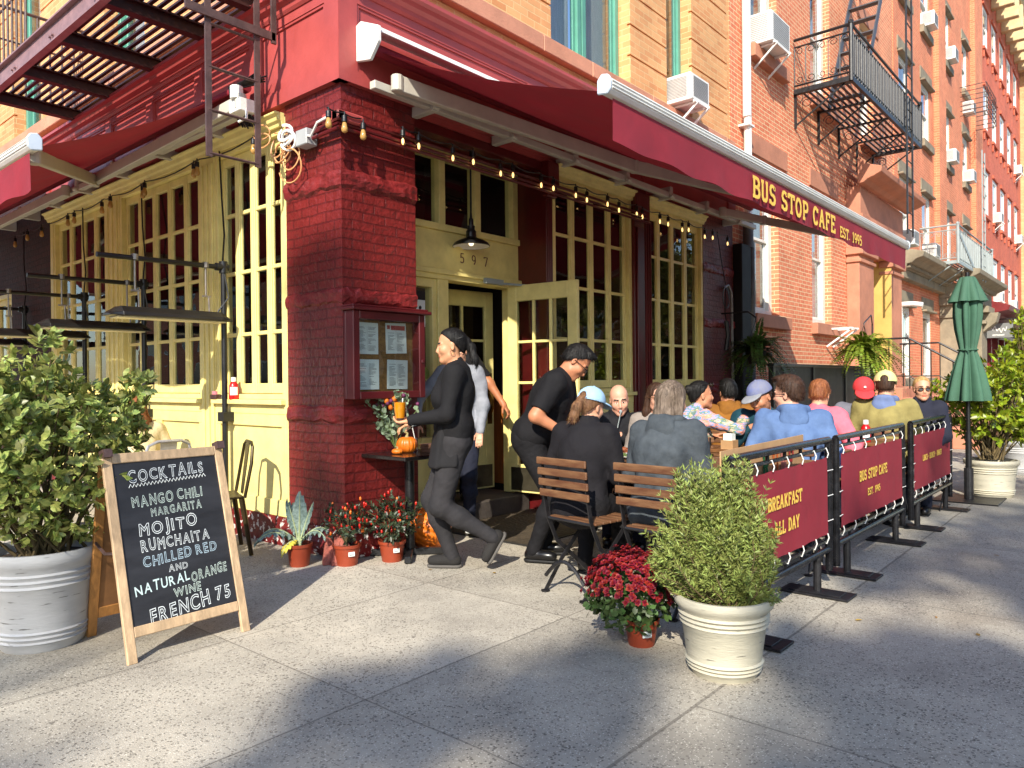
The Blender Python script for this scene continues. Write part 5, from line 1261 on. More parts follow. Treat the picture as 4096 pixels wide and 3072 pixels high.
# ------------------------------------------------------------------ furniture
def make_chair():
    t = thing('bistro_chair', 'wooden slatted folding chair', 'chair', (0, 0, 0))
    for s in (-1, 1):
        y = s * .185
        b = MB()
        for a, c in zip([(-.245, .83), (-.225, .62), (-.19, .45), (-.12, .3), (.23, .005)][:-1], [(-.225, .62), (-.19, .45), (-.12, .3), (.23, .005)]): b.bar((a[0], y, a[1]), (c[0], y, c[1]), .008, .026, (1, 0, 0))
        b.build('leg', M_iron, t)
        b = MB(); y = s * .165
        for a, c in (((.17, .44), (-.1, .18)), ((-.1, .18), (-.24, .005))): b.bar((a[0], y, a[1]), (c[0], y, c[1]), .008, .026, (1, 0, 0))
        b.tube([(-.24, y, .004), (-.24, y, .01)], .028, 10); b.build('leg', M_iron, t)
    b = MB(); b.tube([(-.235 + .0, -.165 + .33 * i / 10, .1 + .11 * math.sin(math.pi * i / 10)) for i in range(11)], .012, 6); b.build('cross_bar', M_iron, t); b = MB(); b.tube([(-.19, -.185, .45), (-.19, .185, .45)], .009, 6); b.build('cross_bar', M_iron, t)
    b = MB()
    for k in range(4): z = .59 + k * .066; x = -.236 - k * .008; b.box(x - .008, x + .008, -.21, .21, z, z + .045)
    b.build('backrest', M_oldwood, t, bevel=.005)
    b = MB()
    for k in range(6): x = -.17 + k * .064; b.box(x, x + .052, -.2, .2, .443, .459)
    b.build('seat', M_oldwood, t, bevel=.004)
    return t
chair0 = make_chair()
def place(o, x, y, rz, label, group=None):
    o.location = (x, y, 0); o.rotation_euler = (0, 0, rz); o['label'] = label
    if group: o['group'] = group
    return o
CHAIRS = [(.50, -1.83, -9, 'wooden slatted folding chair under the woman in the light blue cap'), (.52, -2.37, -4, 'wooden slatted folding chair half hidden behind the potted rosemary'),
          (2.05, -1.1, 190, 'wooden folding chair under the bald man'), (2.0, -1.62, 185, 'wooden folding chair under the woman with long brown hair'), (2.3, -1.62, -20, 'wooden folding chair under the woman in the rainbow knit'),
          (1.85, -2.56, 10, 'wooden folding chair under the man in the blue hoodie'), (2.95, -2.0, 190, 'wooden folding chair under the laughing man in the grey blue cap'), (3.3, -1.43, 0, 'wooden folding chair under the person in the mustard hoodie'),
          (3.05, -2.3, -5, 'pale wooden folding chair under the man in the pink sweater'), (4.27, -2.38, 185, 'wooden folding chair under the man in the red cap'), (3.98, -2.63, 5, 'pale wooden folding chair under the man in the olive quilted jacket'), (5.05, -2.74, 180, 'wooden folding chair under the blonde woman in sunglasses'),
          (5.6, -2.2, 160, 'empty black and wood folding chair between the last barrier and the umbrella'), (-.95, 1.0, 60, 'wooden folding chair behind the potted shrub and chalkboard')]
KM = kid_map()
for i, (x, y, a, lb) in enumerate(CHAIRS):
    place(chair0 if i == 0 else copy_tree(chair0, KM), x, y, R(a), lb, 'folding bistro chairs')
def metal_chair(x, y, rz, m, label):
    t = thing('metal_chair', label, 'chair', (0, 0, 0))
    b = MB(); b.tube([(-.2, -.2, .44), (-.25, -.21, .7), (-.265, -.17, .82), (-.27, -.1, .85), (-.27, .1, .85), (-.265, .17, .82), (-.25, .21, .7), (-.2, .2, .44)], .013, 8); b.build('back_frame', m, t, smooth=True)
    b = MB(); b.prism([(-.05, 0), (.05, 0), (.07, .4), (-.07, .4)], (-.215, 0, .45), (0, 1, 0), (-.13, 0, 1), (.006, 0, 0)); b.build('back_panel', m, t)
    b = MB(); b.box(-.2, .2, -.2, .2, .435, .45); b.build('seat', m, t, bevel=.01)
    for sx in (-1, 1):
        for sy in (-1, 1): b = MB(); b.tube([(sx * .18, sy * .18, .435), (sx * .24, sy * .22, .005)], [.022, .016], 8); b.build('leg', m, t, smooth=True)
    t.location = (x, y, 0); t.rotation_euler = (0, 0, rz); return t
metal_chair(-.5, .98, R(160), mat('dark bronze metal', lin(70, 58, 34), .35, .2, 8, metal=.6), 'dark bronze metal chair behind the chalkboard against the yellow wall')
metal_chair(-.62, 1.75, R(95), mat('silver metal', lin(196, 196, 200), .35, .15, 8, metal=.5), 'silver metal chair behind the shrub, under the woman with her back turned')
M_ttop = mat('brown table top', lin(120, 80, 46), .4, .25, 4, stretch=(1, 5, 5), bump=.0008)
def cafe_table(x, y, wx, wy, z, label, top=None, foot=True):
    t = thing('cafe_table', label, 'table', (x, y, 0))
    b = MB(); b.box(x - wx / 2, x + wx / 2, y - wy / 2, y + wy / 2, z - .03, z); b.build('table_top', top or M_ttop, t, bevel=.006)
    b = MB(); b.tube([(x, y, .05), (x, y, z - .03)], .036, 14); b.build('post', M_black, t, smooth=True)
    b = MB()
    for a in (45, 135): d = Vector((math.cos(R(a)), math.sin(R(a)), 0)); b.bar(Vector((x, y, .03)) - d * .3, Vector((x, y, .03)) + d * .3, .05, .05)
    b.build('base', M_black, t, bevel=.006); b = MB(); b.box(x - .12, x + .12, y - .12, y + .12, z - .045, z - .03); b.build('mounting_plate', M_black, t); return t
M_btop = mat('black table top', lin(30, 27, 25), .22, .2, 5, coat=.3)
bt = cafe_table(.42, -.235, .53, .5, .77, 'small black cafe table with pumpkins against the brick pier', M_btop)
cafe_table(1.3, -1.9, .66, 1.15, .75, 'cafe table with plates between the bald man and the woman in the light blue cap')
cafe_table(2.45, -2.25, .6, .95, .75, 'cafe table in front of the man in the blue hoodie')
cafe_table(3.68, -2.4, .6, .9, .75, 'cafe table between the man in pink and the man in the red cap')
cafe_table(-.55, 2.75, .6, .6, .75, 'black cafe table by the yellow wall behind the shrub', M_btop)

# small things on tables and sills
def lathe_thing(name, label, cat, parts, loc, group=None):
    t = thing(name, label, cat, loc, group=group)
    for (pn, prof, m, n) in parts: b = MB(); b.lathe(prof, loc, n, cap=True); b.build(pn, m, t, smooth=True)
    return t
M_ketch = mat('ketchup red', lin(190, 24, 26), .25, .05, 4); M_cap = mat('white cap', lin(236, 234, 228), .4, .03)
def ketchup(label, loc, s=1.0):
    t = thing('ketchup_bottle', label, 'ketchup', loc, group='ketchup bottles'); b = MB(); b.lathe([(.036 * s, 0), (.04 * s, .01 * s), (.039 * s, .09 * s), (.035 * s, .12 * s), (.018 * s, .145 * s)], loc, 16); b.build('bottle', M_ketch, t, smooth=True)
    b = MB(); b.lathe([(.021 * s, .145 * s), (.022 * s, .15 * s), (.02 * s, .18 * s)], loc, 14); b.build('cap', M_cap, t, smooth=True)
    b = MB(); p = Vector(loc); d = (Vector(CAM_POS) - p); d.z = 0; d.normalize(); sd = Vector((-d.y, d.x, 0))
    V = []; F = []
    for i in range(9):
        a = -.8 + 1.6 * i / 8; q = p + (d * math.cos(a) + sd * math.sin(a)) * .0412 * s; V += [q + Vector((0, 0, .035 * s)), q + Vector((0, 0, .1 * s))]
    for i in range(8): F.append((2 * i, 2 * i + 2, 2 * i + 3, 2 * i + 1))
    b.add(V, F); b.build('label', M_paper, t); return t
ketchup('ketchup bottle standing on the yellow window sill', (-.02, 1.52, 1.17), 1.05)
ketchup('ketchup bottle on the table by the man in pink', (3.5, -2.62, .75), 1.05)
ketchup('ketchup bottle lower between the two barriers', (2.42, -2.6, .75), 1.1)
t = thing('sugar_caddy', 'small caddy of pink and white sachets on the yellow sill', 'caddy', (-.02, 1.8, 1.17)); b = MB(); b.box(-.06, .0, 1.76, 1.86, 1.17, 1.21); b.build('tray', mat('brown plastic', lin(70, 40, 34), .5), t, bevel=.004)
b = MB(); b.box(-.05, -.03, 1.78, 1.84, 1.2, 1.24); b.build('sachets', mat('pink paper', lin(220, 130, 140), .8), t); b = MB(); b.lathe([(.022, 0), (.022, .06), (.016, .075)], (-.03, 1.71, 1.17), 12); b.build('salt_shaker', M_glass, t, smooth=True)
M_pump = mat('pumpkin orange', lin(220, 122, 30), .4, .12, 5, bump=.0012, bscale=24, col2=lin(196, 92, 18))
M_stem = mat('pumpkin stem', lin(180, 164, 110), .8, .2, 12, bump=.003)
def pumpkin(label, loc, r, h, ribs=14, tilt=0., stem=True):
    t = thing('pumpkin', label, 'pumpkin', loc, group='pumpkins by the pier'); n = 112; V = []; F = []; L = 18; q = Matrix.Rotation(tilt, 3, Vector((.65, -.76, 0)).cross(Vector((0, 0, 1))))
    for i in range(L + 1):
        a = math.pi * i / L
        for j in range(n):
            th = 2 * math.pi * j / n; k = 1 - .075 * (1 - abs(math.sin(th * ribs / 2))) ** 2.2 * math.sin(a) + .02 * math.sin(th * 3 + 1)
            rr = r * (math.sin(a) ** .8 if 0 < i < L else 0) * k; z = -math.cos(a) * h / 2 * (1 - .12 * math.exp(-(math.sin(a) / .35) ** 2))
            v = q @ Vector((rr * math.cos(th), rr * math.sin(th), z)); V.append((loc[0] + v.x, loc[1] + v.y, loc[2] + h / 2 * .9 + v.z))
    for i in range(L):
        for j in range(n): F.append((i * n + j, i * n + (j + 1) % n, (i + 1) * n + (j + 1) % n, (i + 1) * n + j))
    b = MB(); b.add(V, F); b.build('body', M_pump, t, smooth='all')
    if stem:
        b = MB(); o = Vector(loc) + Vector((0, 0, h / 2 * .9)); up = q @ Vector((0, 0, 1)); b.tube([o + up * h * .42, o + up * h * .54, o + up * h * .66 + Vector((.006, 0, 0)), o + up * h * .76 + Vector((-.012, .01, 0))], [r * .24, r * .13, r * .1, r * .13], 8); b.build('stem', M_stem, t, smooth=True)
pumpkin('large ribbed orange pumpkin lying on the pavement behind the walking waitress', (.76, -.12, 0), .19, .32, 18, 1.2, False)
pumpkin('round orange pumpkin with pale stem on the small black table', (.43, -.2, .77), .08, .13, 16)
pumpkin('tiny flat orange pumpkin on the edge of the small black table', (.3, -.24, .77), .042, .045, 12, 0, True)
cl = thing('plastic_cup', 'empty clear plastic cup with a straw on the black table', 'cup', (.56, -.16, .77)); b = MB(); b.lathe([(.03, 0), (.031, .004), (.042, .1), (.044, .102)], (.56, -.16, .77), 18, cap=False); b.build('cup', M_bulb, cl, smooth=True); b = MB(); b.tube([(.57, -.16, .775), (.53, -.15, .95)], .0035, 6); b.build('straw', M_white, cl)
bk = thing('menu_boards', 'stack of brown wooden clipboards on the black table', 'clipboards', (.6, -.33, .77)); b = MB()
for k in range(5): b.box(.53 + .004 * (k % 2), .66, -.46, -.24 + .003 * k, .77 + k * .012, .781 + k * .012)
b.build('boards', mat('walnut', lin(112, 78, 60), .6, .2, 8), bk, bevel=.002)
M_plate = mat('white china', lin(236, 234, 228), .25, .03); M_food = mat('fried food', lin(150, 80, 36), .6, .35, 30, bump=.01, bscale=60, col2=lin(90, 36, 18)); M_greenf = mat('salad', lin(90, 110, 50), .6, .3, 40, bump=.01, bscale=60)
def plate(label, x, y, food, r=.13):
    t = thing('dinner_plate', label, 'plate', (x, y, .75), group='plates on the tables'); b = MB(); b.lathe([(.07, .002), (.08, .003), (r, .02), (r, .023), (.08, .008), (.001, .008)], (x, y, .75), 24, cap=False); b.build('plate', M_plate, t, smooth=True)
    b = MB(); rg = random.Random(int(x * 100 - y * 37))
    for k in range(14): a = rg.uniform(0, 6.28); q = rg.uniform(0, .075); b.ico((x + q * math.cos(a), y + q * math.sin(a), .765 + rg.uniform(0, .025)), rg.uniform(.018, .034), 1, (1, 1, .6))
    b.build('food', food, t, smooth='all')
plate('white plate of fried food before the bald man', 1.42, -1.52, M_food); plate('white plate of salad beside the fried food', 1.2, -1.7, M_greenf); plate('white plate of food before the woman with long brown hair', 1.4, -1.95, M_food); plate('empty looking white plate before the man in the blue hoodie', 2.3, -2.4, M_greenf, .11); plate('white plate before the man in the red cap', 3.8, -2.35, M_food, .11)
def tumbler(label, x, y, z=.75, fill=None, h=.13, r=.036, name='water_glass'):
    t = thing(name, label, 'glass', (x, y, z), group='drinks'); b = MB(); b.lathe([(r * .8, 0), (r * .82, .006), (r, h), (r * .96, h), (r * .78, .01), (.001, .01)], (x, y, z), 20, cap=False); b.build('glass', M_bulb, t, smooth=True)
    if fill: b = MB(); b.lathe([(r * .76, .011), (r * .93, h * .86), (.001, h * .86)], (x, y, z), 20, cap=True); b.build('drink', fill, t, smooth=True)
    return t
M_wat = mat('water', lin(190, 200, 205), .05, .05, 4, spec=.6, trans=.5)
tumbler('water glass before the man in the blue hoodie', 2.2, -2.62, fill=M_wat); tumbler('water glass beside the rainbow knit sleeve', 2.35, -2.1, fill=M_wat); tumbler('water glass before the man in pink', 3.45, -2.2, fill=M_wat); tumbler('water glass by the plates near the bald man', 1.1, -1.45, fill=M_wat)
t = thing('napkin_caddy', 'brown caddy of napkins near the rainbow knit woman', 'caddy', (2.25, -1.95, .75)); b = MB(); b.box(2.2, 2.3, -2.0, -1.9, .75, .82); b.build('box', mat('kraft', lin(176, 136, 92), .8, .1), t); b = MB(); b.box(2.215, 2.285, -1.985, -1.915, .82, .87); b.build('napkins', M_paper, t)
# cardboard sign behind the first barrier
cs = thing('cardboard_sign', 'brown cardboard sign with grey and coloured lettering behind the first barrier', 'sign', (.9, -2.84, .5)); b = MB(); b.obox((.72, -2.86, .70), (1, .05, 0), .66, (0, 0, 1), .25, (-.05, 1, 0), .003); M_card = mat('cardboard', lin(196, 154, 110), .85, .1, 5, bump=.001); b.build('board', M_card, cs)
def sgt(txt, x, z, h, m, nm): q = MB(); stroke_text(q, txt, (x, -2.868 + (x - .72) * .05, z), (1, .05, 0), (0, 0, 1), h, .17, 1.1, .003, nrm=(.05, -1, 0), serif=False); q.build(nm, m, cs)
sgt('262', .12, .76, .15, mat('grey marker', lin(96, 98, 102), .8), 'lettering'); sgt('R', .62, .74, .16, mat('green marker', lin(30, 110, 60), .8), 'lettering'); sgt('U', .78, .74, .15, mat('orange marker', lin(220, 110, 40), .8), 'lettering'); sgt('N', .92, .74, .15, mat('pink marker', lin(214, 130, 120), .8), 'lettering'); sgt('F', 1.06, .74, .15, mat('red marker', lin(180, 40, 40), .8), 'lettering')
# door mat, black fence, shop signs
mt = thing('door_mat', 'dark rubber honeycomb mat before the open door', 'mat', (2, .3, 0)); b = MB(); b.box(1.2, 2.75, -.75, .28, .002, .012); mm = mat('rubber mat', lin(74, 62, 46), .8, .2, 8); 
nt = mm.node_tree; vo = nt.nodes.new('ShaderNodeTexVoronoi'); vo.inputs['Scale'].default_value = 34; tc = nt.nodes.new('ShaderNodeTexCoord'); nt.links.new(tc.outputs['Object'], vo.inputs[0]); bp = nt.nodes.new('ShaderNodeBump'); bp.inputs['Distance'].default_value = .012; nt.links.new(vo.outputs['Distance'], bp.inputs['Height']); nt.links.new(bp.outputs[0], nt.nodes['Principled BSDF'].inputs['Normal'])
b.build('rubber', mm, mt); b = MB(); b.box(1.17, 1.2, -.78, .28, .002, .01); b.box(2.75, 2.78, -.78, .28, .002, .01); b.box(1.2, 2.75, -.78, -.75, .002, .01); b.build('edge', mat('mat edge', lin(40, 38, 36), .7), mt)
bf = thing('black_fence', 'low black painted board fence behind the terrace tables', 'fence', (8.3, -.75, 0)); b = MB(); b.box(6.2, 10.75, -.77, -.74, .1, 1.46)
b.build('panel', mat('black boards', lin(22, 21, 22), .5, .2, 5, bump=.002, bscale=8), bf); b = MB(); b.box(6.15, 10.85, -.8, -.71, 1.46, 1.5)
for x in (6.2, 7.7, 9.2, 10.8): b.box(x - .04, x + .04, -.79, -.72, 0, 1.46)
b.build('post', M_black, bf, bevel=.005)
sg = thing('hanging_shop_sign', 'grey hanging shop sign with white script on the deep red house', 'sign', (27.5, -.45, 3)); b = MB(); b.box(27.48, 27.54, -.9, -.12, 2.66, 3.16); b.build('board', mat('grey sign', lin(120, 122, 120), .5, .05), sg)
b = MB(); pts = [(27.475, -.22 - .5 * q, 2.95 + .07 * math.sin(q * 26) + .05 * math.sin(q * 7)) for q in np.linspace(0, 1, 60)]; b.tube(pts, .014, 4); stroke_text(b, 'RESTAURANT', (27.475, -.3, 2.72), (0, -1, 0), (0, 0, 1), .06, .2, .8, .004, nrm=(-1, 0, 0)); b.build('lettering', M_white, sg)
b = MB(); b.tube([(27.51, 0, 3.3), (27.51, -1.0, 3.3)], .02, 6)
for y in (-.25, -.8): b.tube([(27.51, y, 3.3), (27.51, y, 3.16)], .01, 5)
b.tube([(27.51, -.05 - .3 * (1 - math.cos(a)) * .5, 3.32 + .2 * math.sin(a) * (1 - a / 9)) for a in np.linspace(0, 7, 20)], .012, 5); b.build('bracket', M_iron, sg)
sa = thing('shop_awning', 'small black shop awning on the deep red house front', 'awning', (31, -.5, 2.7)); b = MB(); b.prism([(0, 3.0), (1.1, 2.55), (1.1, 2.2), (1.07, 2.2), (1.07, 2.5), (0, 2.93)], (29.2, -.1, 0), (0, -1, 0), (0, 0, 1), (3.5, 0, 0)); b.build('canopy', mat('black canvas', lin(36, 36, 40), .8, .1), sa); b = MB(); b.tube([(29.2, -1.2, 2.57), (32.7, -1.2, 2.57)], .04, 8); b.build('front_bar', M_white, sa)
wl = thing('wall_lamp', 'white floodlight on a white bracket pipe on the brick house with grey lintels', 'lamp', (16, -.3, 3.0)); b = MB(); b.tube([(15.95, 0, 3.02), (15.95, -.3, 3.02), (15.95, -.5, 2.98)], .06, 10); b.tube([(15.95, -.02, 3.02), (15.95, -.02, 1.4)], .05, 8); b.build('lamp', M_white, wl, smooth=True)
rs = thing('broken_stone', 'broken pinkish red stones at the foot of the brick pier', 'stone', (-.1, 0, 0)); b = MB()
b.prism([(0, 0), (.17, 0), (.13, .2), (.05, .23)], (-.17, -.06, 0), (.8, -.6, 0), (.1, .25, .95), (.03, .05, 0)); b.prism([(0, 0), (.09, 0), (.1, .1), (.0, .27)], (-.2, .0, 0), (.75, -.4, 0), (.3, .2, .93), (.03, .05, 0)); b.build('stone', M_pinkstone, rs, bevel=.006)

# ------------------------------------------------------------------ potted plants
M_potw = mat('weathered white pot', lin(188, 182, 162), .6, .08, 4, bump=.002, bscale=24, stretch=(1, 1, 5)); M_potg = mat('pale grey pot', lin(186, 186, 186), .55, .07, 4, bump=.0015, bscale=24, stretch=(1, 1, 5))
for m_ in (M_potw, M_potg):       # black scuffs of worn glaze in thin horizontal scratches
    nt = m_.node_tree; bs = nt.nodes['Principled BSDF']; lk = bs.inputs['Base Color'].links[0].from_socket; tc = nt.nodes.new('ShaderNodeTexCoord'); mp = nt.nodes.new('ShaderNodeMapping'); mp.inputs['Scale'].default_value = (5, 5, 46)
    nz = nt.nodes.new('ShaderNodeTexNoise'); nz.inputs['Scale'].default_value = 1.6; nz.inputs['Detail'].default_value = 6; nt.links.new(tc.outputs['Object'], mp.inputs[0]); nt.links.new(mp.outputs[0], nz.inputs[0])
    mr = nt.nodes.new('ShaderNodeMapRange'); mr.inputs[1].default_value = .66; mr.inputs[2].default_value = .7; mr.inputs[4].default_value = .8; nt.links.new(nz.outputs[0], mr.inputs[0]); mx = nt.nodes.new('ShaderNodeMix'); mx.data_type = 'RGBA'; mx.inputs['B'].default_value = (*lin(84, 80, 74), 1)
    nt.links.new(mr.outputs[0], mx.inputs[0]); nt.links.new(lk, mx.inputs['A']); nt.links.new(mx.outputs['Result'], bs.inputs['Base Color'])
def pot_profile(rt, rb, h):
    P = [(rb * .96, 0), (rb, .01)]
    for z in (.05, .075, .1): P += [(rb + (rt - rb) * z / h, z * h / .5 - .008), (rb + (rt - rb) * z / h + .009, z * h / .5), (rb + (rt - rb) * z / h, z * h / .5 + .008)]
    for f in (.66, .72, .78): P += [(rb + (rt * .95 - rb) * f, f * h - .01), (rb + (rt * .95 - rb) * f + .01, f * h), (rb + (rt * .95 - rb) * f + .001, f * h + .01)]
    P += [(rt * .95, .86 * h), (rt * 1.0, .89 * h), (rt * 1.02, .95 * h), (rt * 1.0, h), (rt * .93, h), (rt * .9, .9 * h), (rt * .88, .88 * h)]
    return P
def pot(t, loc, rt, rb, h, m):
    b = MB(); b.lathe(pot_profile(rt, rb, h), loc, 48, cap=False); b.build('pot', m, t, smooth=True)
    b = MB(); b.lathe([(rt * .89, .885 * h), (rt * .5, .9 * h), (.001, .91 * h)], loc, 32, cap=False); b.build('soil', M_soil, t)
def small_pot(t, loc, r, h, m=None):
    b = MB(); b.lathe([(r * .76, 0), (r * .78, .008), (r * .97, h * .84), (r * 1.06, h * .86), (r * 1.08, h), (r * 1.0, h), (r * .93, h * .85), (.001, h * .84)], loc, 28, cap=False); b.build('pot', m or M_terra, t, smooth=True)
    b = MB(); b.lathe([(r * .93, h * .86), (.001, h * .9)], loc, 20, cap=False); b.build('soil', M_soil, t)
M_euon = mat('variegated evergreen leaf', lin(178, 182, 100), .34, .25, 40, attr=True, trans=.2, col2=lin(92, 116, 52))
M_euon2 = mat('yellow green leaf', lin(156, 166, 40), .35, .2, 14, attr=True, trans=.25, col2=lin(96, 120, 30))
M_rosem = mat('rosemary needle', lin(146, 158, 82), .5, .2, 20, attr=True, trans=.15)
M_dgreen = mat('dark small leaf', lin(58, 72, 44), .45, .25, 20, attr=True, trans=.15, col2=lin(36, 44, 34))
M_mgreen = mat('mum leaf', lin(78, 104, 52), .5, .2, 20, attr=True, trans=.2)
M_mumfl = mat('dark red petals', lin(136, 12, 22), .6, .12, 20, attr=True, trans=.12)
M_twig = mat('twig', lin(104, 88, 56), .9, .2, 10)
def rosettes(P, Nrm, k, size, T=LEAF, TF=LEAF_F, width=1., spread=.9, rg=RNG):
    """k leaves round each tip"""
    P = np.repeat(P, k, 0); Nn = unit(np.repeat(Nrm, k, 0)); n = len(P)
    rd = rg.normal(size=(n, 3)); side = unit(rd - (rd * Nn).sum(1, keepdims=True) * Nn)
    D_ = unit(Nn * (1.1 - spread * rg.random((n, 1))) + side * (.45 + .7 * rg.random((n, 1))))
    return leaves(P + Nn * (rg.random((n, 1)) - .7) * size * 1.1, D_, Nn + .3 * rd, size * (.65 + .6 * rg.random(n)), width, T, TF)
def bush(t, c, blobs, ntip, k, size, m, stems_from, rg, twig=True, lift=.35, inner=.55):
    P = []; N = []
    wts = np.array([b[3] * b[4] * b[5] for b in blobs]) ** .67; wts = wts / wts.sum()
    for b, wq in zip(blobs, wts):
        n = max(8, int(ntip * wq)); d = unit(rg.normal(size=(n, 3))); rr = (inner + (1.08 - inner) * rg.random((n, 1)) ** .6)
        P.append(np.array(b[:3]) + d * np.array(b[3:6]) * rr); N.append(d + [0, 0, lift] + .35 * rg.normal(size=(n, 3)))
    P = np.concatenate(P); N = np.concatenate(N)
    V, F, r = rosettes(P, N, k, size, rg=rg, width=1.05); np_mesh('foliage', V, F, m, t, rnd=r)
    b = MB(); 
    for i in range(0, len(P), max(1, len(P) // 70)):
        s = Vector(stems_from) + Vector((rg.normal() * .05, rg.normal() * .05, 0)); e = Vector(P[i]); mid = s.lerp(e, .5) + Vector((0, 0, .06)); b.tube([s, mid, e], [.009, .006, .003], 5)
    b.build('stem', M_twig, t)
rg5 = np.random.default_rng(5)
pl1 = thing('potted_shrub', 'big variegated evergreen shrub in a pale grey pot left of the chalkboard', 'potted plant', (-2.02, -.2, 0))
pot(pl1, (-2.02, -.2, 0), .265, .185, .49, M_potg)
bush(pl1, None, [(-2.05, -.18, .95, .50, .46, .36), (-2.3, -.2, 1.12, .33, .33, .27), (-1.75, -.15, 1.06, .26, .3, .24), (-2.1, .1, 1.25, .26, .26, .22), (-1.62, -.22, 1.22, .09, .1, .16), (-1.55, -.25, 1.3, .07, .07, .1), (-2.0, -.25, 1.4, .09, .09, .2), (-1.92, -.28, 1.2, .13, .13, .16), (-2.35, -.3, 1.28, .16, .16, .16), (-2.0, -.35, .8, .35, .25, .26)], 1000, 9, .054, M_euon, (-2.02, -.2, .45), rg5)
pl3 = thing('potted_shrub', 'yellow green shrub in a ridged beige pot behind the green umbrella', 'potted plant', (6.22, -3.14, 0)); pot(pl3, (6.2, -3.16, 0), .26, .2, .4, M_potw)
bush(pl3, None, [(6.3, -3.2, .95, .5, .5, .42), (6.2, -2.9, 1.05, .36, .36, .3), (6.45, -3.45, 1.05, .42, .42, .4), (6.6, -3.3, 1.35, .3, .3, .25)], 560, 7, .075, M_euon2, (6.2, -3.16, .4), rg5)
pl4 = thing('potted_shrub', 'feathery conifer shrub rising behind the beige potted shrub', 'potted plant', (8.6, -3.2, 0)); pot(pl4, (8.6, -3.2, 0), .3, .22, .45, M_potg)
bush(pl4, None, [(8.6, -3.2, 1.1, .4, .4, .5), (8.65, -3.25, 1.65, .25, .25, .35), (8.6, -3.2, 2.0, .12, .12, .2)], 420, 9, .06, M_euon2, (8.6, -3.2, .4), rg5)
# rosemary
ro = thing('potted_rosemary', 'tall bushy rosemary in a weathered cream pot by the first barrier', 'potted plant', (-.24, -3.01, 0)); RL0 = (-.215, -3.03, 0)
pot(ro, RL0, .212, .142, .35, M_potw)
rgr = np.random.default_rng(9); Pn = []; Dn = []; Nn = []; sb = MB()
XR = np.array([.65, -.76, 0]); YR = np.array([.76, .65, 0])
BUN = [(-.22, .0, .56), (-.16, -.06, .6), (.04, .0, .64), (.12, .04, .6), (.1, .0, .6), (.17, .03, .5), (.2, -.02, .28), (-.27, .0, .36), (-.2, .05, .52), (-.31, .0, .24), (-.12, .05, .58), (-.03, -.02, .62), (.06, .06, .58), (.12, -.02, .46), (-.24, .02, .24), (.14, .03, .26), (.0, -.14, .4), (-.1, -.12, .46), (-.14, -.12, .22), (.05, -.14, .2), (.19, .0, .36), (-.2, .08, .14), (.17, -.06, .06), (.0, .12, .55)]
for i in range(980):
    bx, by, bz = BUN[i % len(BUN)]; a = rgr.uniform(0, 2 * math.pi); q = math.sqrt(rgr.random())
    base = np.array(RL0) + np.array([math.cos(a) * q * .12, math.sin(a) * q * .12, .31])
    tip = np.array(RL0) + XR * (bx * rgr.uniform(.7, 1.05) + rgr.normal() * .03) + YR * (by + rgr.normal() * .05) + np.array([0, 0, .31 + bz * rgr.uniform(.45, 1.04)])
    mid = base * .5 + tip * .5 + np.array([math.cos(a), math.sin(a), 0]) * .05 * q
    ts = np.linspace(.12, 1, 17); C_ = (1 - ts)[:, None] ** 2 * base + 2 * (ts * (1 - ts))[:, None] * mid + ts[:, None] ** 2 * tip
    tg = unit(tip - base)
    for c in C_:
        k = 7; d = unit(rgr.normal(size=(k, 3))); d = unit(d - (d @ tg)[:, None] * tg * .7 + tg * .75); Pn.append(np.repeat(c[None], k, 0)); Dn.append(d); Nn.append(rgr.normal(size=(k, 3)) + [0, 0, .5])
    if i % 3 == 0: sb.tube([base, mid, tip], [.004, .003, .0015], 4)
Pn = np.concatenate(Pn); Dn = np.concatenate(Dn); Nn = np.concatenate(Nn)
V, F, r = leaves(Pn, Dn, Nn, .027 * (.7 + .6 * rgr.random(len(Pn))), 1.35, NEEDLE, NEEDLE_F); np_mesh('foliage', V, F, M_rosem, ro, rnd=r); sb.build('stem', M_twig, ro)
# chrysanthemum
mu = thing('potted_chrysanthemum', 'dark red chrysanthemum in a small orange pot beside the rosemary', 'potted plant', (-.14, -2.57, 0)); ML = np.array([-.14, -2.565, 0]); small_pot(mu, tuple(ML), .083, .13)
def flower_dome(t, c, rx, rz, z0, n, size, m, mleaf, nl, lsize, rg, zcut=.1):
    P = []; N = []
    while len(P) < n:
        d = unit(rg.normal(size=3)); 
        if d[2] < zcut - .25 * rg.random(): continue
        P.append(c + d * [rx, rx, rz] * (1 + .06 * rg.normal()) + [0, 0, z0]); N.append(d + [0, 0, .25])
    P = np.array(P); N = unit(np.array(N)); Pp = []; Dp = []; Np = []; Sz = []
    for lay, (k, tilt, s) in enumerate(((11, .25, 1.), (9, .75, .75), (6, 1.6, .5))):
        n_ = len(P); Q = np.repeat(P + N * .003 * lay, k, 0); NN = np.repeat(N, k, 0); rd = rg.normal(size=(n_ * k, 3)); sd = unit(rd - (rd * NN).sum(1, keepdims=True) * NN)
        Pp.append(Q); Dp.append(sd + NN * tilt); Np.append(NN); Sz.append(size * s * (.85 + .3 * rg.random(n_ * k)))
    V, F, r = leaves(np.concatenate(Pp), np.concatenate(Dp), np.concatenate(Np), np.concatenate(Sz), 1.1, SIMPLE, SIMPLE_F); np_mesh('flowers', V, F, m, t, rnd=r)['kind'] = 'stuff'
    d = unit(rg.normal(size=(nl, 3))); d[:, 2] = d[:, 2] * .75 - .15; q = c + d * [rx, rx, rz] * (.6 + .42 * rg.random((nl, 1))) + [0, 0, z0 - .02]
    V, F, r = rosettes(q, d + [0, 0, .3], 3, lsize, width=1.5, rg=rg); np_mesh('foliage', V, F, mleaf, t, rnd=r)
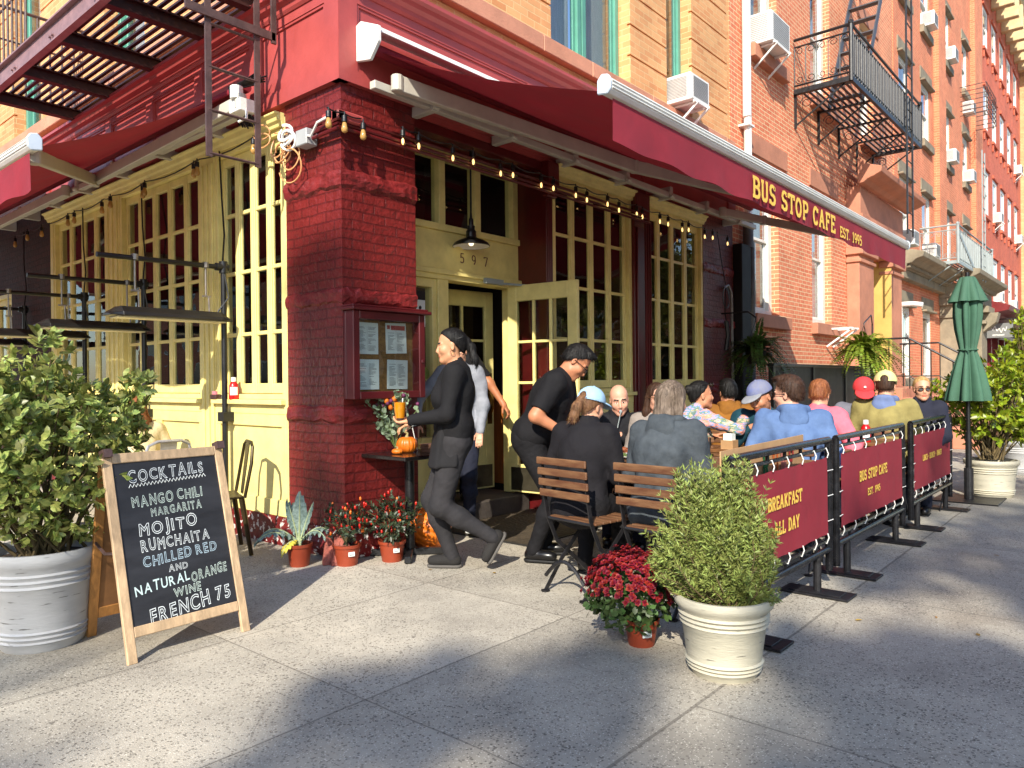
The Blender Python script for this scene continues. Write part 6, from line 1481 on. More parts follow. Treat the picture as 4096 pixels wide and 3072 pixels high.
flower_dome(mu, ML + XR * -.05, .215, .185, .27, 460, .0185, M_mumfl, M_mgreen, 430, .038, np.random.default_rng(3), .12)
# plastic labels on the small pots
def pot_label(t, loc, r, h):
    d = Vector((CAM_POS[0] - loc[0], CAM_POS[1] - loc[1], 0)).normalized(); d = Matrix.Rotation(.35, 3, 'Z') @ d; s = Vector((-d.y, d.x, 0)); c = Vector(loc) + d * (r * .955) + Vector((0, 0, h * .6))
    b = MB(); b.obox(c, s, .022, (0, 0, 1), .015, d, .004); o = b.build('label', M_paper, t); b = MB()
    for k in range(9): q = c + s * (-.014 + k * .0035) + Vector((0, 0, -.004)) + d * .0042; b.obox(q, s, .0008, (0, 0, 1), .005, d, .0004)
    b.build('print', M_ink, o)
pot_label(mu, tuple(ML), .083, .12)
# kale
ka = thing('potted_kale', 'ornamental kale with long crinkled grey leaves in an orange pot', 'potted plant', (-.29, .148, 0)); KL = Vector((-.29, .148, 0)); small_pot(ka, tuple(KL), .088, .16)
M_kale = mat('blue green kale', lin(142, 160, 148), .55, .25, 40, bump=.006, bscale=60, col2=lin(84, 104, 92)); M_rib = mat('pale rib', lin(176, 186, 140), .5, .1); M_ykale = mat('yellow leaf', lin(228, 206, 70), .6, .15, 30, bump=.006, bscale=60)
def kale_leaf(az, L, rise, droop, wd, m):
    n = 22; d = Vector((XR[0], XR[1], 0)) * math.cos(az) + Vector((YR[0], YR[1], 0)) * math.sin(az); sd = Vector((-d.y, d.x, 0)); V = []; F = []; cen = []
    for i in range(n + 1):
        q = i / n; x = L * (q * math.cos(rise)); z = .17 + L * (q * math.sin(rise)) - droop * q * q * q; c = KL + d * (.01 + x) + Vector((0, 0, z)); cen.append(c)
        wv = wd * (0.12 + .9 * math.sin(math.pi * min(q * 1.02, 1)) ** .6) * (.25 + .75 * min(1, q * 2.2))
        for j in range(7):
            s = (j - 3) / 3; fr_ = .014 * math.sin(q * 40 + j * 2) * abs(s) + .008 * math.sin(i * 2.1 + j * 1.7); V.append(c + sd * (wv * s) + (sd.cross(d)) * (-(abs(s) ** 1.6) * wv * .45 * -1 + fr_) * 1.0)
    for i in range(n):
        for j in range(6): a = i * 7 + j; F.append((a, a + 1, a + 8, a + 7))
    b = MB(); b.add(V, F); o = b.build('leaf', m, ka, smooth='all'); b = MB(); b.tube([c + Vector((0, 0, .003)) for c in cen], [.008 * (1 - .7 * i / n) for i in range(n + 1)], 5); b.build('rib', M_rib, o)
for a in ((1.75, .37, 1.4, .02, .055), (2.6, .36, 1.25, .05, .045), (.75, .33, 1.25, .05, .035), (.1, .32, .8, .2, .035), (-.4, .3, .75, .17, .035), (3.2, .35, .7, .2, .035), (3.6, .36, .6, .2, .03), (2.2, .3, 1.2, .02, .045)): kale_leaf(*a, M_kale)
kale_leaf(-2.2, .15, .3, .12, .04, M_ykale)
b = MB(); b.tube([KL + Vector((0, 0, .1)), KL + Vector((.005, 0, .2))], .016, 8); b.build('stem', M_rib, ka)
# ornamental peppers
M_pep = mat('red pepper fruit', lin(200, 36, 24), .3, .15, 10); M_pepo = mat('orange pepper fruit', lin(226, 110, 30), .3, .1)
def pepper(label, x, y, r, h, n, seed, lean, dense):
    t = thing('potted_pepper', label, 'potted plant', (x, y, 0), group='ornamental peppers in orange pots'); small_pot(t, (x, y, 0), .095, .15); pot_label(t, (x, y, 0), .095, .15)
    rg = np.random.default_rng(seed); d = unit(rg.normal(size=(n, 3))); q = np.array([x, y, .17 + h * .45]) + d * [r, r, h * .5] * (.35 + .7 * rg.random((n, 1))) + XR * lean
    q[:, 2] = np.maximum(q[:, 2], .1)
    V, F, rr = rosettes(q, d + [0, 0, .5], dense, .033, width=.9, rg=rg); np_mesh('foliage', V, F, M_dgreen, t, rnd=rr)
    for m_, k in ((M_pep, 44), (M_pepo, 14)):
        first = None
        for p in q[rg.integers(0, n, k)]:
            if p[2] < .2: continue
            p = p + rg.normal(size=3) * .012 + [0, 0, .012]
            if first is None: b = MB(); b.ico((x, y, 0), .0115, 1, (.8, .8, 1.5)); first = b.build('fruit', m_, t, smooth='all'); f_ = first
            else: f_ = first.copy(); COL.objects.link(f_)
            f_.location = Vector(p) - Vector((x, y, 0))
    b = MB()
    for i in range(0, n, 6): b.tube([(x, y, .13), (x * .5 + q[i][0] * .5, y * .5 + q[i][1] * .5, .2 + q[i][2] * .3), q[i]], [.004, .003, .0015], 4)
    b.build('stem', M_twig, t)
pepper('ornamental pepper with many red fruits in an orange pot, next to the kale', -.06, -.10, .17, .31, 150, 31, 0, 4)
pepper('leafy ornamental pepper trailing over its orange pot below the black table', .22, -.262, .22, .32, 240, 32, 0.0, 6)
# flowers in a vase on the black table
vs = thing('flower_vase', 'glass vase of eucalyptus, orange and purple flowers on the black table', 'vase', (.42, -.1, .77)); VL = np.array([.40, -.1, .77])
b = MB(); b.lathe([(.035, 0), (.04, .01), (.03, .08), (.036, .16), (.055, .22)], tuple(VL), 20, cap=False); b.build('vase', M_bulb, vs, smooth=True)
rgv = np.random.default_rng(17); b = MB(); Pv = []; Nv = []
for i in range(30):
    tip = VL + np.array([0, 0, .3 + .16 * rgv.random()]) + (XR * rgv.normal() * .13 + YR * rgv.normal() * .06); 
    if i < 5: tip = VL + XR * (-.16 - .04 * rgv.random()) + [0, 0, .2 + .12 * rgv.random()]
    base = VL + [0, 0, .03]; mid = (base + tip) / 2 + [0, 0, .05]; b.tube([base, mid, tip], .0025, 4)
    for q in np.linspace(.35, 1, 7): Pv.append(base * (1 - q) ** 2 + 2 * q * (1 - q) * mid + q * q * tip + rgv.normal(size=3) * .01); Nv.append(rgv.normal(size=3) + [0, 0, .6])
b.build('stem', mat('flower stem', lin(96, 120, 60), .6), vs)
V, F, r = rosettes(np.array(Pv), np.array(Nv), 3, .034, DISC, DISC_F, 1.1, rg=rgv); np_mesh('leaves', V, F, mat('eucalyptus leaf', lin(150, 168, 136), .6, .15, 10, attr=True, trans=.15), vs, rnd=r)
for nm, m_, k in (('orange_flowers', mat('orange petals', lin(226, 120, 24), .6, .15, 20, trans=.2), 7), ('purple_flowers', mat('purple petals', lin(120, 50, 92), .6, .2, 20, trans=.2), 16)):
    b = MB()
    for j in range(k): c = VL + [0, 0, .34 + .1 * rgv.random()] + XR * rgv.normal() * (.035 if k < 10 else .11) + YR * rgv.normal() * .05; b.ico(c, .017 if k > 10 else .022, 1, (1, 1, 1.1))
    b.build(nm, m_, vs, smooth='all')
# hanging ferns on the fence
M_fern_sun = mat('fern green', lin(128, 148, 44), .5, .2, 12, attr=True, trans=.3); M_fern_shade = mat('fern green in shade', lin(76, 104, 42), .5, .2, 12, attr=True, trans=.25)  # one fern leaf in two tones, sun and shade put into the colour
def fern(label, x, y, z, rad, n, m, seed, hook):
    t = thing('hanging_fern', label, 'fern', (x, y, z), group='hanging ferns'); rg = np.random.default_rng(seed); b = MB(); b.lathe([(.09, z - .16), (.14, z), (.15, z + .01)], (x, y, 0), 18, cap=True); b.build('basket', M_black, t, smooth=True)
    k = MB(); 
    for a in (0, 2.1, 4.2): k.tube([(x + .14 * math.cos(a), y + .14 * math.sin(a), z), (x, y, z + .42)], .004, 4)
    k.tube([(x, y, z + .42), (x + .02, y, z + .47), (x + .05, y + .02, z + .44)], .008, 5); k.tube(hook, .012, 6); k.build('hook', M_iron, t)
    P = []; D_ = []; N = []; S = []
    for i in range(n):
        a = rg.uniform(0, 6.283); L = rad * rg.uniform(.6, 1.5); el = rg.uniform(-.35, 1.35); d = np.array([math.cos(a), math.sin(a), 0]); ts = np.linspace(.08, 1, 30)
        hx = L * ts * (math.cos(el) * .6 + .45); hz = L * (1.05 * math.sin(el) * ts - (.25 + 1.25 * rg.random()) * ts ** 2.2); C_ = np.array([x, y, z])[None] + d[None] * hx[:, None] + np.array([0, 0, 1])[None] * hz[:, None]
        tg = unit(np.gradient(C_, axis=0)); sd = unit(np.cross(tg, [0, 0, 1.])); up = np.cross(sd, tg)
        for s in (-1, 1): P.append(C_); D_.append(sd * s + tg * .45 + rg.normal(size=C_.shape) * .12); N.append(up); S.append(.075 * rad / .45 * (1 - .8 * ts ** 2.0) * np.minimum(1, .35 + ts * 3))
    V, F, r = leaves(np.concatenate(P), np.concatenate(D_), np.concatenate(N), np.concatenate(S), .8, SIMPLE, SIMPLE_F); np_mesh('fronds', V, F, m, t, rnd=r)
fern('sunlit yellow green fern in a hanging basket by the end of the black fence', 9.6, -.95, 1.74, .6, 74, M_fern_sun, 41, [(10.8, -.75, 1.45), (10.8, -.76, 2.25), (10.2, -.9, 2.36), (9.62, -.95, 2.2)])
fern('shaded dark green fern in a hanging basket beside the grey downpipe', 6.3, -.5, 1.66, .46, 64, M_fern_shade, 42, [(6.3, -.02, 2.2), (6.3, -.4, 2.2), (6.31, -.5, 2.12)])
# fallen leaves
fl = MB(); rg = random.Random(2)
P = np.array([(rg.uniform(-3, 6), rg.uniform(-5, -.6), .004) for _ in range(26)]); D_ = np.array([(rg.uniform(-1, 1), rg.uniform(-1, 1), .1) for _ in P]); V, F, r = leaves(P, D_, np.array([(0, 0, 1.)] * len(P)), np.array([rg.uniform(.02, .045) for _ in P]), 1.2)
tag(np_mesh('fallen_leaves', V, F, mat('dry leaf', lin(176, 140, 60), .8, .2, 10, attr=True), rnd=r), 'dry yellow leaves scattered over the pavement', 'leaves', kind='stuff')

# ------------------------------------------------------------------ people: bodies grown from blended volumes
def _cap(P, a, b, ra, rb):
    ba = b - a; L = max(ba @ ba, 1e-12); pa = P - a; h = np.clip((pa @ ba) / L, 0, 1)
    return np.linalg.norm(pa - h[..., None] * ba, axis=-1) - (ra + (rb - ra) * h)
def _ell(P, c, r, Rm):
    q = (P - c) @ Rm; k0 = np.linalg.norm(q / r, axis=-1); k1 = np.linalg.norm(q / (r * r), axis=-1)
    return k0 * (k0 - 1) / np.maximum(k1, 1e-9)
class Field:
    """list of volumes blended by smooth union / difference"""
    def __init__(s): s.p = []
    def cap(s, a, b, ra, rb=None, k=.03): s.p.append(('c', np.array(a, float), np.array(b, float), ra, ra if rb is None else rb, k, 1)); return s
    def ell(s, c, r, Rm=None, k=.03, sign=1): s.p.append(('e', np.array(c, float), np.array(r, float), np.eye(3) if Rm is None else Rm, 0, k, sign)); return s
    def cut(s, n, o, k=.004): s.p.append(('h', np.array(n, float), np.array(o, float), 0, 0, k, -1)); return s     # removes the side n points to
    def mesh(s, vox, noise=None, seed=0):
        los, his = [], []
        for q in s.p:
            if q[6] < 0: continue
            if q[0] == 'c': m = max(q[3], q[4]); los.append(np.minimum(q[1], q[2]) - m); his.append(np.maximum(q[1], q[2]) + m)
            else: m = q[2].max(); los.append(q[1] - m); his.append(q[1] + m)
        lo = np.min(los, 0) - 3 * vox - .012; hi = np.max(his, 0) + 3 * vox + .012
        n = np.ceil((hi - lo) / vox).astype(int) + 1; D = np.full(n, .1, np.float32)
        for q in s.p:
            k = q[5]
            if q[0] == 'h': a, b = np.zeros(3, int), n
            else:
                if q[0] == 'c': m = max(q[3], q[4]); l, h = np.minimum(q[1], q[2]) - m, np.maximum(q[1], q[2]) + m
                else: m = q[2].max(); l, h = q[1] - m, q[1] + m
                mg = k + 3 * vox; a = np.maximum(((l - mg - lo) / vox).astype(int), 0); b = np.minimum(np.ceil((h + mg - lo) / vox).astype(int) + 1, n)
            if (b <= a).any(): continue
            gx, gy, gz = (lo[i] + vox * np.arange(a[i], b[i]) for i in range(3)); P = np.stack(np.meshgrid(gx, gy, gz, indexing='ij'), -1)
            d = _cap(P, q[1], q[2], q[3], q[4]) if q[0] == 'c' else _ell(P, q[1], q[2], q[3]) if q[0] == 'e' else -((P - q[2]) @ q[1])
            sl = tuple(slice(a[i], b[i]) for i in range(3)); S = D[sl]
            if q[6] > 0: h = np.clip(.5 + .5 * (S - d) / k, 0, 1); D[sl] = S * (1 - h) + d * h - k * h * (1 - h)
            else: h = np.clip(.5 - .5 * (S + d) / k, 0, 1); D[sl] = S * (1 - h) - d * h + k * h * (1 - h)
        if noise:
            gx, gy, gz = (lo[i] + vox * np.arange(n[i]) for i in range(3)); rg = np.random.default_rng(seed)
            for amp, fr, an in noise:
                acc = 0
                for _ in range(5):
                    kx = rg.normal(size=3) * fr * np.array(an); ph = rg.uniform(0, 6.3); acc = acc + np.sin(kx[0] * gx[:, None, None] + kx[1] * gy[None, :, None] + kx[2] * gz[None, None, :] + ph)
                D += (amp / 2.2 * acc).astype(np.float32)
        D[0], D[-1] = .05, .05; D[:, 0], D[:, -1] = .05, .05; D[:, :, 0], D[:, :, -1] = .05, .05
        g = vdb.FloatGrid(.1); g.copyFromArray(D); pts, quads = g.convertToQuads(0.0)
        return lo + np.asarray(pts) * vox, np.asarray(quads)[:, ::-1]
def field_obj(name, fld, vox, m, parent, noise=None, seed=0, mi=None):
    V, Q = fld.mesh(vox, noise, seed)
    if len(Q) == 0: return None
    idx = mi(V[Q].mean(1)) if mi else None
    return np_mesh(name, V, Q, m, parent, smooth=True, mi=idx)
def rotz(a): c, s = math.cos(a), math.sin(a); return np.array([[c, -s, 0], [s, c, 0], [0, 0, 1.]])
def basis(yaw, pitch, roll=0.):
    """columns forward, left, up; pitch>0 looks down"""
    Ry = np.array([[math.cos(pitch), 0, math.sin(pitch)], [0, 1, 0], [-math.sin(pitch), 0, math.cos(pitch)]])
    Rx = np.array([[1, 0, 0], [0, math.cos(roll), -math.sin(roll)], [0, math.sin(roll), math.cos(roll)]])
    return rotz(yaw) @ Ry @ Rx
def ik(S, T, l1, l2, pole):
    d = T - S; L = np.linalg.norm(d); u = d / max(L, 1e-6); L = min(L, (l1 + l2) * .999); T2 = S + u * L
    a = (l1 * l1 - l2 * l2 + L * L) / (2 * L); h = math.sqrt(max(l1 * l1 - a * a, 0)); p = pole - u * (pole @ u); p = p / max(np.linalg.norm(p), 1e-6)
    return S + u * a + p * h, T2
SKINS = {}
def skin(n, c):
    return mat('skin ' + n, lin(*c), .5, .08, 14, spec=.4)
M_lip = mat('lips', lin(168, 92, 84), .45, .1, 20); M_brow = mat('brow hair', lin(40, 28, 22), .8, .2); M_eyew = mat('eye white', lin(220, 216, 208), .3, .02); M_iris = mat('iris', lin(40, 26, 18), .2, .1)
M_cloths = {}
def cloth(n, c, c2=None, rough=.85, bump=.018, bs=8, stretch=None, sc=6):
    return mat('cloth ' + n, lin(*c), rough, .12, sc, bump=bump, bscale=bs, col2=lin(*c2) if c2 else None, stretch=stretch, spec=.25)
def hairm(n, c, c2):
    return mat('hair ' + n, lin(*c), .62, .2, 30, bump=.004, bscale=40, col2=lin(*c2), stretch=(2.2, 2.2, .35), spec=.25)

STRAND = np.array([(0, .026, 0), (0, -.026, 0), (.55, .03, .09), (.55, -.03, .09), (1, 0, .07)])
def hair_strand(hm):
    if hm.name + ' strand' in MATS: return MATS[hm.name + ' strand']
    c1 = hm.node_tree.nodes['Color Ramp'].color_ramp.elements; return mat(hm.name + ' strand', tuple(c1[1].color)[:3], .55, .2, 30, attr=True, col2=tuple(c1[0].color)[:3], spec=.3)
def person(label, pos, yaw, sit=True, z0=0., scale=1., girth=1., fem=False, lean=0., side=0., twist=0., head=(0, 0, 0), hands=None, poles=None, feet=None, pelz=None,
           skinc=('light', (214, 160, 130)), hair=None, top=None, sleeve='long', bottom=None, shoes=None, cap=None, glasses=None, extra=None, vox=.0085, hood=None, collar=None, beard=None, legs=True, apron=None, fold=1., belly=0., lower=None, grip=None, coat_open=None):
    yaw = R(yaw); B0 = rotz(yaw); s = scale; base = np.array([pos[0], pos[1], z0])
    t = thing('person', label, 'person', (pos[0], pos[1], z0))
    W = lambda f, l, u: base + B0 @ np.array([f, l, u]) * s          # person frame to world (f, l, u in metres at scale 1)
    pz = pelz if pelz is not None else (.53 if sit else .90)
    Bs = basis(yaw, R(lean), R(side)); up, fw, lf = Bs[:, 2], Bs[:, 0], Bs[:, 1]
    Bt = Bs @ rotz(R(twist)); lt, ft = Bt[:, 1], Bt[:, 0]
    Pv = W(0, 0, pz); g = girth; fs = .9 if fem else 1.
    chest = Pv + up * .33 * s; neck = Pv + up * .515 * s
    sw = .168 * s * (.95 if fem else 1.06) * (1 + .3 * (g - 1)); Sh = {1: neck - up * .055 * s + lt * sw, -1: neck - up * .055 * s - lt * sw}
    Hb = basis(yaw + R(head[0]), R(head[1]), R(head[2])); hf, hl, hu = Hb[:, 0], Hb[:, 1], Hb[:, 2]
    hs = .97 * s if not fem else .92 * s
    hc = neck + up * .075 * s + (up * .5 + hu * .5) * .065 * s + hf * .028 * s      # head centre, between the ears at eye height
    # arms
    hands = hands or {}; poles = poles or {}; EL = {}; WR = {}; HD = {}
    for sd in (1, -1):
        tgt = hands.get(sd, (.30, .16 * sd, .62) if sit else (.06, .25 * sd, .82)); Tg = np.array(tgt[1:]) if tgt[0] == 'w' else W(*tgt)
        pole = B0 @ np.array(poles.get(sd, (-.5, .5 * sd, -.8))); EL[sd], WR[sd] = ik(Sh[sd], Tg, .285 * s, .25 * s, pole); HD[sd] = WR[sd] - EL[sd]; HD[sd] /= np.linalg.norm(HD[sd])
    # legs
    Hp = {sd: Pv + (B0 @ np.array([0, .088 * sd * (1.05 if fem else 1), -.03])) * s for sd in (1, -1)}; KN = {}; AN = {}; TO = {}
    feet = feet or {}
    for sd in (1, -1):
        ft_ = feet.get(sd, ((.40, .11 * sd, .075, 0) if sit else (.02, .1 * sd, .085, 0))); KN[sd], AN[sd] = ik(Hp[sd], W(*ft_[:3]), .43 * s, .42 * s, B0 @ np.array([1, .12 * sd, .35]))
        fp = R(ft_[3]); TO[sd] = B0 @ np.array([math.cos(fp), 0.12 * sd, -math.sin(fp)])
    def torso(F, inf):
        i = inf
        F.ell(Pv + up * .01 * s, np.array([.112 * g ** .5, .158 * (1.04 if fem else 1) * g ** .6, .125]) * s + i, Bs, .06)
        F.ell(Pv + up * .15 * s + fw * (.015 + belly) * s, np.array([.098 * g + belly, .132 * g * fs, .15]) * s + i, Bs, .07)
        F.ell(chest, np.array([.112 * g, .150 * g * (.94 if fem else 1.04), .17]) * s + i, Bt, .07)
        F.cap(Sh[1] - lt * .02 * s, Sh[-1] + lt * .02 * s, .056 * s + i, k=.07)
        F.cap(neck - up * .03 * s - ft * .012 * s, neck + up * .02 * s, .07 * s + i, .05 * s + i * .5, .05)
        if fem:
            for sd in (1, -1): F.ell(chest + ft * .085 * s + lt * .068 * sd * s - up * .035 * s, np.array([.06, .062, .062]) * s * g + i, Bt, .05)
    def arm(F, sd, inf, upto=1.):
        F.cap(Sh[sd], EL[sd], .056 * s * g ** .5 * (.88 if fem else 1.05) + inf, .043 * s * (.9 if fem else 1.05) + inf, .045)
        if upto > .5: F.cap(EL[sd], EL[sd] + (WR[sd] - EL[sd]) * upto, .043 * s * (.9 if fem else 1.05) + inf, (.027 + .014 * (1 - upto)) * s + inf * .8, .03)
    def leg(F, sd, inf, upto=1.):
        gg = g ** .6 * (1.03 if fem else 1)
        F.cap(Hp[sd], KN[sd], .083 * s * gg + inf, .056 * s * gg + inf, .05)
        F.cap(KN[sd], KN[sd] * (1 - .35) + AN[sd] * .35, .053 * s * gg + inf, .05 * s * gg + inf, .04); e = KN[sd] + (AN[sd] - KN[sd]) * upto
        F.cap(KN[sd] * .65 + AN[sd] * .35, e, .05 * s * gg + inf, .036 * s + inf * 1.0, .04)
    # ---- body
    F = Field(); torso(F, -.004 if top else 0)
    for sd in (1, -1):
        arm(F, sd, 0 if sleeve == 'short' else -.006)
        if legs: leg(F, sd, -.008)
    # head
    H = lambda f, l, u: hc + Hb @ np.array([f, l, u]) * hs
    e3 = lambda *r: np.array(r) * hs
    F.cap(neck - up * .02 * s, H(-.012, 0, -.06), .05 * s * (.92 if fem else 1.08), .048 * s * (.9 if fem else 1.08), .025)
    F.ell(H(-.012, 0, .04), e3(.098, .077, .088), Hb, .03); F.ell(H(.028, 0, -.035), e3(.066, .058, .082), Hb, .035)
    F.cap(H(.02, .042, -.075), H(.068, .012, -.105), .02 * hs, .017 * hs, .03); F.cap(H(.02, -.042, -.075), H(.068, -.012, -.105), .02 * hs, .017 * hs, .03)
    F.ell(H(.074, 0, -.103), e3(.018, .02, .016), Hb, .02)
    for l in (1, -1):
        F.ell(H(.058, .04 * l, -.03), e3(.028, .025, .026), Hb, .025); F.ell(H(.1, .031 * l, .004), e3(.016, .018, .011), Hb, .012, -1)
        F.ell(H(.074, .031 * l, .002), e3(.0135, .0145, .0125), Hb, .004); F.cap(H(.088, .014 * l, .024), H(.074, .05 * l, .022), .0085 * hs, .007 * hs, .012)
        F.ell(H(-.008, .077 * l, -.01), e3(.017, .008, .031), Hb, .008); F.ell(H(-.004, .084 * l, -.008), e3(.009, .005, .018), Hb, .005, -1)
        F.ell(H(.094, .012 * l, -.041), e3(.011, .008, .008), Hb, .008)
    F.cap(H(.09, 0, .012), H(.106, 0, -.032), .0075 * hs, .0125 * hs, .01); F.ell(H(.079, 0, -.06), e3(.018, .024, .018), Hb, .02)
    F.cap(H(.09, -.017, -.066), H(.09, .017, -.066), .0062 * hs, k=.006); F.cap(H(.088, -.013, -.077), H(.088, .013, -.077), .0072 * hs, k=.006); F.cap(H(.1, -.017, -.0715), H(.1, .017, -.0715), .0018 * hs, k=.004)
    # hands: palm and five fingers
    grip = grip or {}
    for sd in (1, -1):
        d = HD[sd]; w_ = WR[sd]; dn = np.array([0, 0, -1.]); pn = dn - d * (d @ dn); pn = pn / np.linalg.norm(pn) if np.linalg.norm(pn) > .2 else B0 @ np.array([0, -sd, 0.]); 
        gm = grip.get(sd)
        if gm == 'up': pn = -pn
        if gm == 'side': pn = B0 @ np.array([0, -sd, 0.]); pn = pn - d * (d @ pn); pn /= np.linalg.norm(pn)
        sdv = np.cross(d, pn); hsz = s * (.92 if fem else 1.02)
        if (sdv @ (B0 @ np.array([0, -sd, 0.]))) < 0: sdv = -sdv
        if gm == 'up': pass
        F.cap(w_ - d * .01, w_ + d * .02 * hsz, .027 * hsz, .026 * hsz, .02)
        for q in (-.024, -.008, .008, .024): F.cap(w_ + d * .02 * hsz + sdv * q * .7 * hsz, w_ + d * .082 * hsz + sdv * q * hsz, .0135 * hsz, .0115 * hsz, .012)
        curl = 1.0 if gm in ('grip', 'up') else .45
        for i, (q, L) in enumerate(((.027, .068), (.009, .078), (-.009, .072), (-.026, .056))):
            p = w_ + d * .084 * hsz + sdv * q * hsz; a = .35 * curl; 
            for seg, rr in ((.45, .0088), (.32, .008), (.25, .0072)):
                v = d * math.cos(a) + pn * math.sin(a) + sdv * q * 1.5; v /= np.linalg.norm(v); p2 = p + v * L * seg * hsz; F.cap(p, p2, rr * hsz, rr * .93 * hsz, .004); p = p2; a += .55 * curl
        p = w_ + d * .022 * hsz + sdv * .026 * hsz; v = d * .65 + sdv * .62 + pn * .42; v /= np.linalg.norm(v); p2 = p + v * .042 * hsz; F.cap(p, p2, .0125 * hsz, .0105 * hsz, .012); v = d * .85 + sdv * .2 + pn * .5; v /= np.linalg.norm(v); F.cap(p2, p2 + v * .034 * hsz, .0098 * hsz, .0085 * hsz, .005)
    sk = skin(*skinc)
    def paint(C):
        q = (C - hc) @ Hb / hs; idx = np.zeros(len(C), int); f, l, u = q[:, 0], np.abs(q[:, 1]), q[:, 2]
        idx[(f > .078) & (l < .024 - .5 * np.abs(u + .071)) & (u > -.085) & (u < -.058)] = 1
        idx[(f > .06) & (l > .012) & (l < .052) & (np.abs(u - .027 + (l - .03) ** 2 * 4) < .0055)] = 2
        eye = (f > .072) & (((l - .031) / .0125) ** 2 + ((u - .001) / .0062) ** 2 < 1); idx[eye] = 3; idx[eye & (np.abs(l - .031) < .0062)] = 4
        if beard: idx[(f > -.01) & (u < -.045 + .012 * (f < .04)) & (u > -.135) & (idx != 1) & (np.linalg.norm(q - [0.02, 0, -.05], axis=1) < .125)] = 5
        return idx
    ms = [sk, mat('lips ' + skinc[0], tuple(c * k for c, k in zip(lin(*skinc[1]), (.8, .45, .45))), .4, .08), M_brow, M_eyew, M_iris]
    if beard: ms.append(mat('stubble ' + skinc[0], tuple(c * .62 for c in lin(*skinc[1])), .8, .2, 60))
    field_obj('body', F, min(vox, .0062), ms, t, mi=paint)
    fo = fold
    # ---- clothing
    if top:
        F = Field(); torso(F, .013)
        lo_ = Pv - up * ((.02 if lower is None else lower) * s); F.ell(lo_ + up * .06, np.array([.114 * g ** .5 + .008, .164 * g ** .6 + .01, .1]) * [s, s, 1], Bs, .05)
        for sd in (1, -1):
            arm(F, sd, .013 if sleeve != 'short' else .016, 1. if sleeve == 'long' else 0.)
            if sleeve == 'long': F.cut(HD[sd], WR[sd] - HD[sd] * .012) if False else None
        F.ell(neck + up * .035 * s + ft * .02 * s, np.array([.062, .058, .03]) * s, Bt, .006, -1)          # neck opening
        if collar == 'v': F.cap(neck + up * .03 * s + ft * .05 * s, chest + ft * .14 * s + up * .06 * s, .045 * s, .008 * s, .005); F.p[-1] = F.p[-1][:6] + (-1,)
        if collar == 'polo': F.cap(neck + up * .012 * s - ft * .05 * s + lt * .02, neck + ft * .05 * s - up * .01 * s + lt * .04 * s, .022 * s, k=.012); F.cap(neck + up * .012 * s - ft * .05 * s - lt * .02, neck + ft * .05 * s - up * .01 * s - lt * .04 * s, .022 * s, k=.012)
        if collar == 'high':
            for a in np.linspace(0, 6.28, 13)[:-1]: F.cap(neck + up * .0 * s + (ft * math.cos(a) * .062 + lt * math.sin(a) * .066) * s, neck + up * .055 * s + (ft * (math.cos(a) * .066 + .01) + lt * math.sin(a) * .068) * s, .017 * s, .012 * s, .02)
        if sleeve == 'short':
            for sd in (1, -1):
                dd = EL[sd] - Sh[sd]; dd /= np.linalg.norm(dd); c = Sh[sd] + dd * .2 * s
                F.ell(c + dd * .14 * s, np.array([.13, .12, .12]) * s, None, .004, -1)
        fo_n = [(.0056 * fo, 24, (1, 1, .5)), (.0024 * fo, 60, (1, 1, .8))]
        field_obj('top', F, vox, top, t, noise=fo_n, seed=len(label))
    if hood is not None:
        F = Field(); nb = neck - ft * .075 * s + up * .0 * s
        for a in np.linspace(-2.2, 2.2, 13): F.cap(neck - up * .005 * s + (-ft * math.cos(a) * .075 + lt * math.sin(a) * .085) * s + ft * .01 * s, neck - up * .0 * s + (-ft * math.cos(a) * .1 + lt * math.sin(a) * .095) * s + up * .022 * s, .026 * s, .022 * s, .03)
        F.ell(nb - up * .05 * s - ft * .01 * s, np.array([.045, .1, .085]) * s, Bt, .03); F.ell(nb - up * .0 * s - ft * .005, np.array([.022, .06, .05]) * s, Bt, .01, -1)
        field_obj('hood', F, vox, hood, t, noise=[(.004, 34, (1, 1, 1))], seed=4)
    if bottom and legs:
        F = Field(); F.ell(Pv + up * .0 * s, np.array([.116 * g ** .5, .164 * g ** .6, .12]) * s + .006, Bs, .05)
        for sd in (1, -1): leg(F, sd, .009, 1.0); F.cap(AN[sd] + (KN[sd] - AN[sd]) * .12, AN[sd] + (KN[sd] - AN[sd]) * -.03, .045 * s, .047 * s, .02)
        field_obj('trousers', F, vox, bottom, t, noise=[(.003 * fo, 30, (1, 1, 1.4)), (.0018 * fo, 70, (1, 1, 1))], seed=2)
    if shoes and legs:
        sm, so = shoes
        for sd in (1, -1):
            a = AN[sd]; d = TO[sd] / np.linalg.norm(TO[sd]); lv = np.cross([0, 0, 1.], d); lv /= np.linalg.norm(lv); uv = np.cross(d, lv)
            F = Field(); F.cap(a + uv * .02 * s, a - uv * .03 * s - d * .01 * s, .04 * s, .04 * s, .03); F.cap(a - uv * .035 * s - d * .03 * s, a - uv * .042 * s + d * .14 * s, .036 * s, .03 * s, .03); F.ell(a - uv * .03 * s + d * .09 * s, np.array([.075, .043, .032]) * s, np.stack([d, lv, uv], 1), .03)
            F.cut(-uv, a - uv * .066 * s, .004); o = field_obj('shoe', F, .006, sm, t)
            F = Field(); F.cap(a - uv * .068 * s - d * .03 * s, a - uv * .068 * s + d * .14 * s, .042 * s, .038 * s, .02); F.cut(uv, a - uv * .062 * s, .003); F.cut(-uv, a - uv * .082 * s, .003); so_ = field_obj('sole', F, .006, so, t)
            if o and so_: so_.parent = o
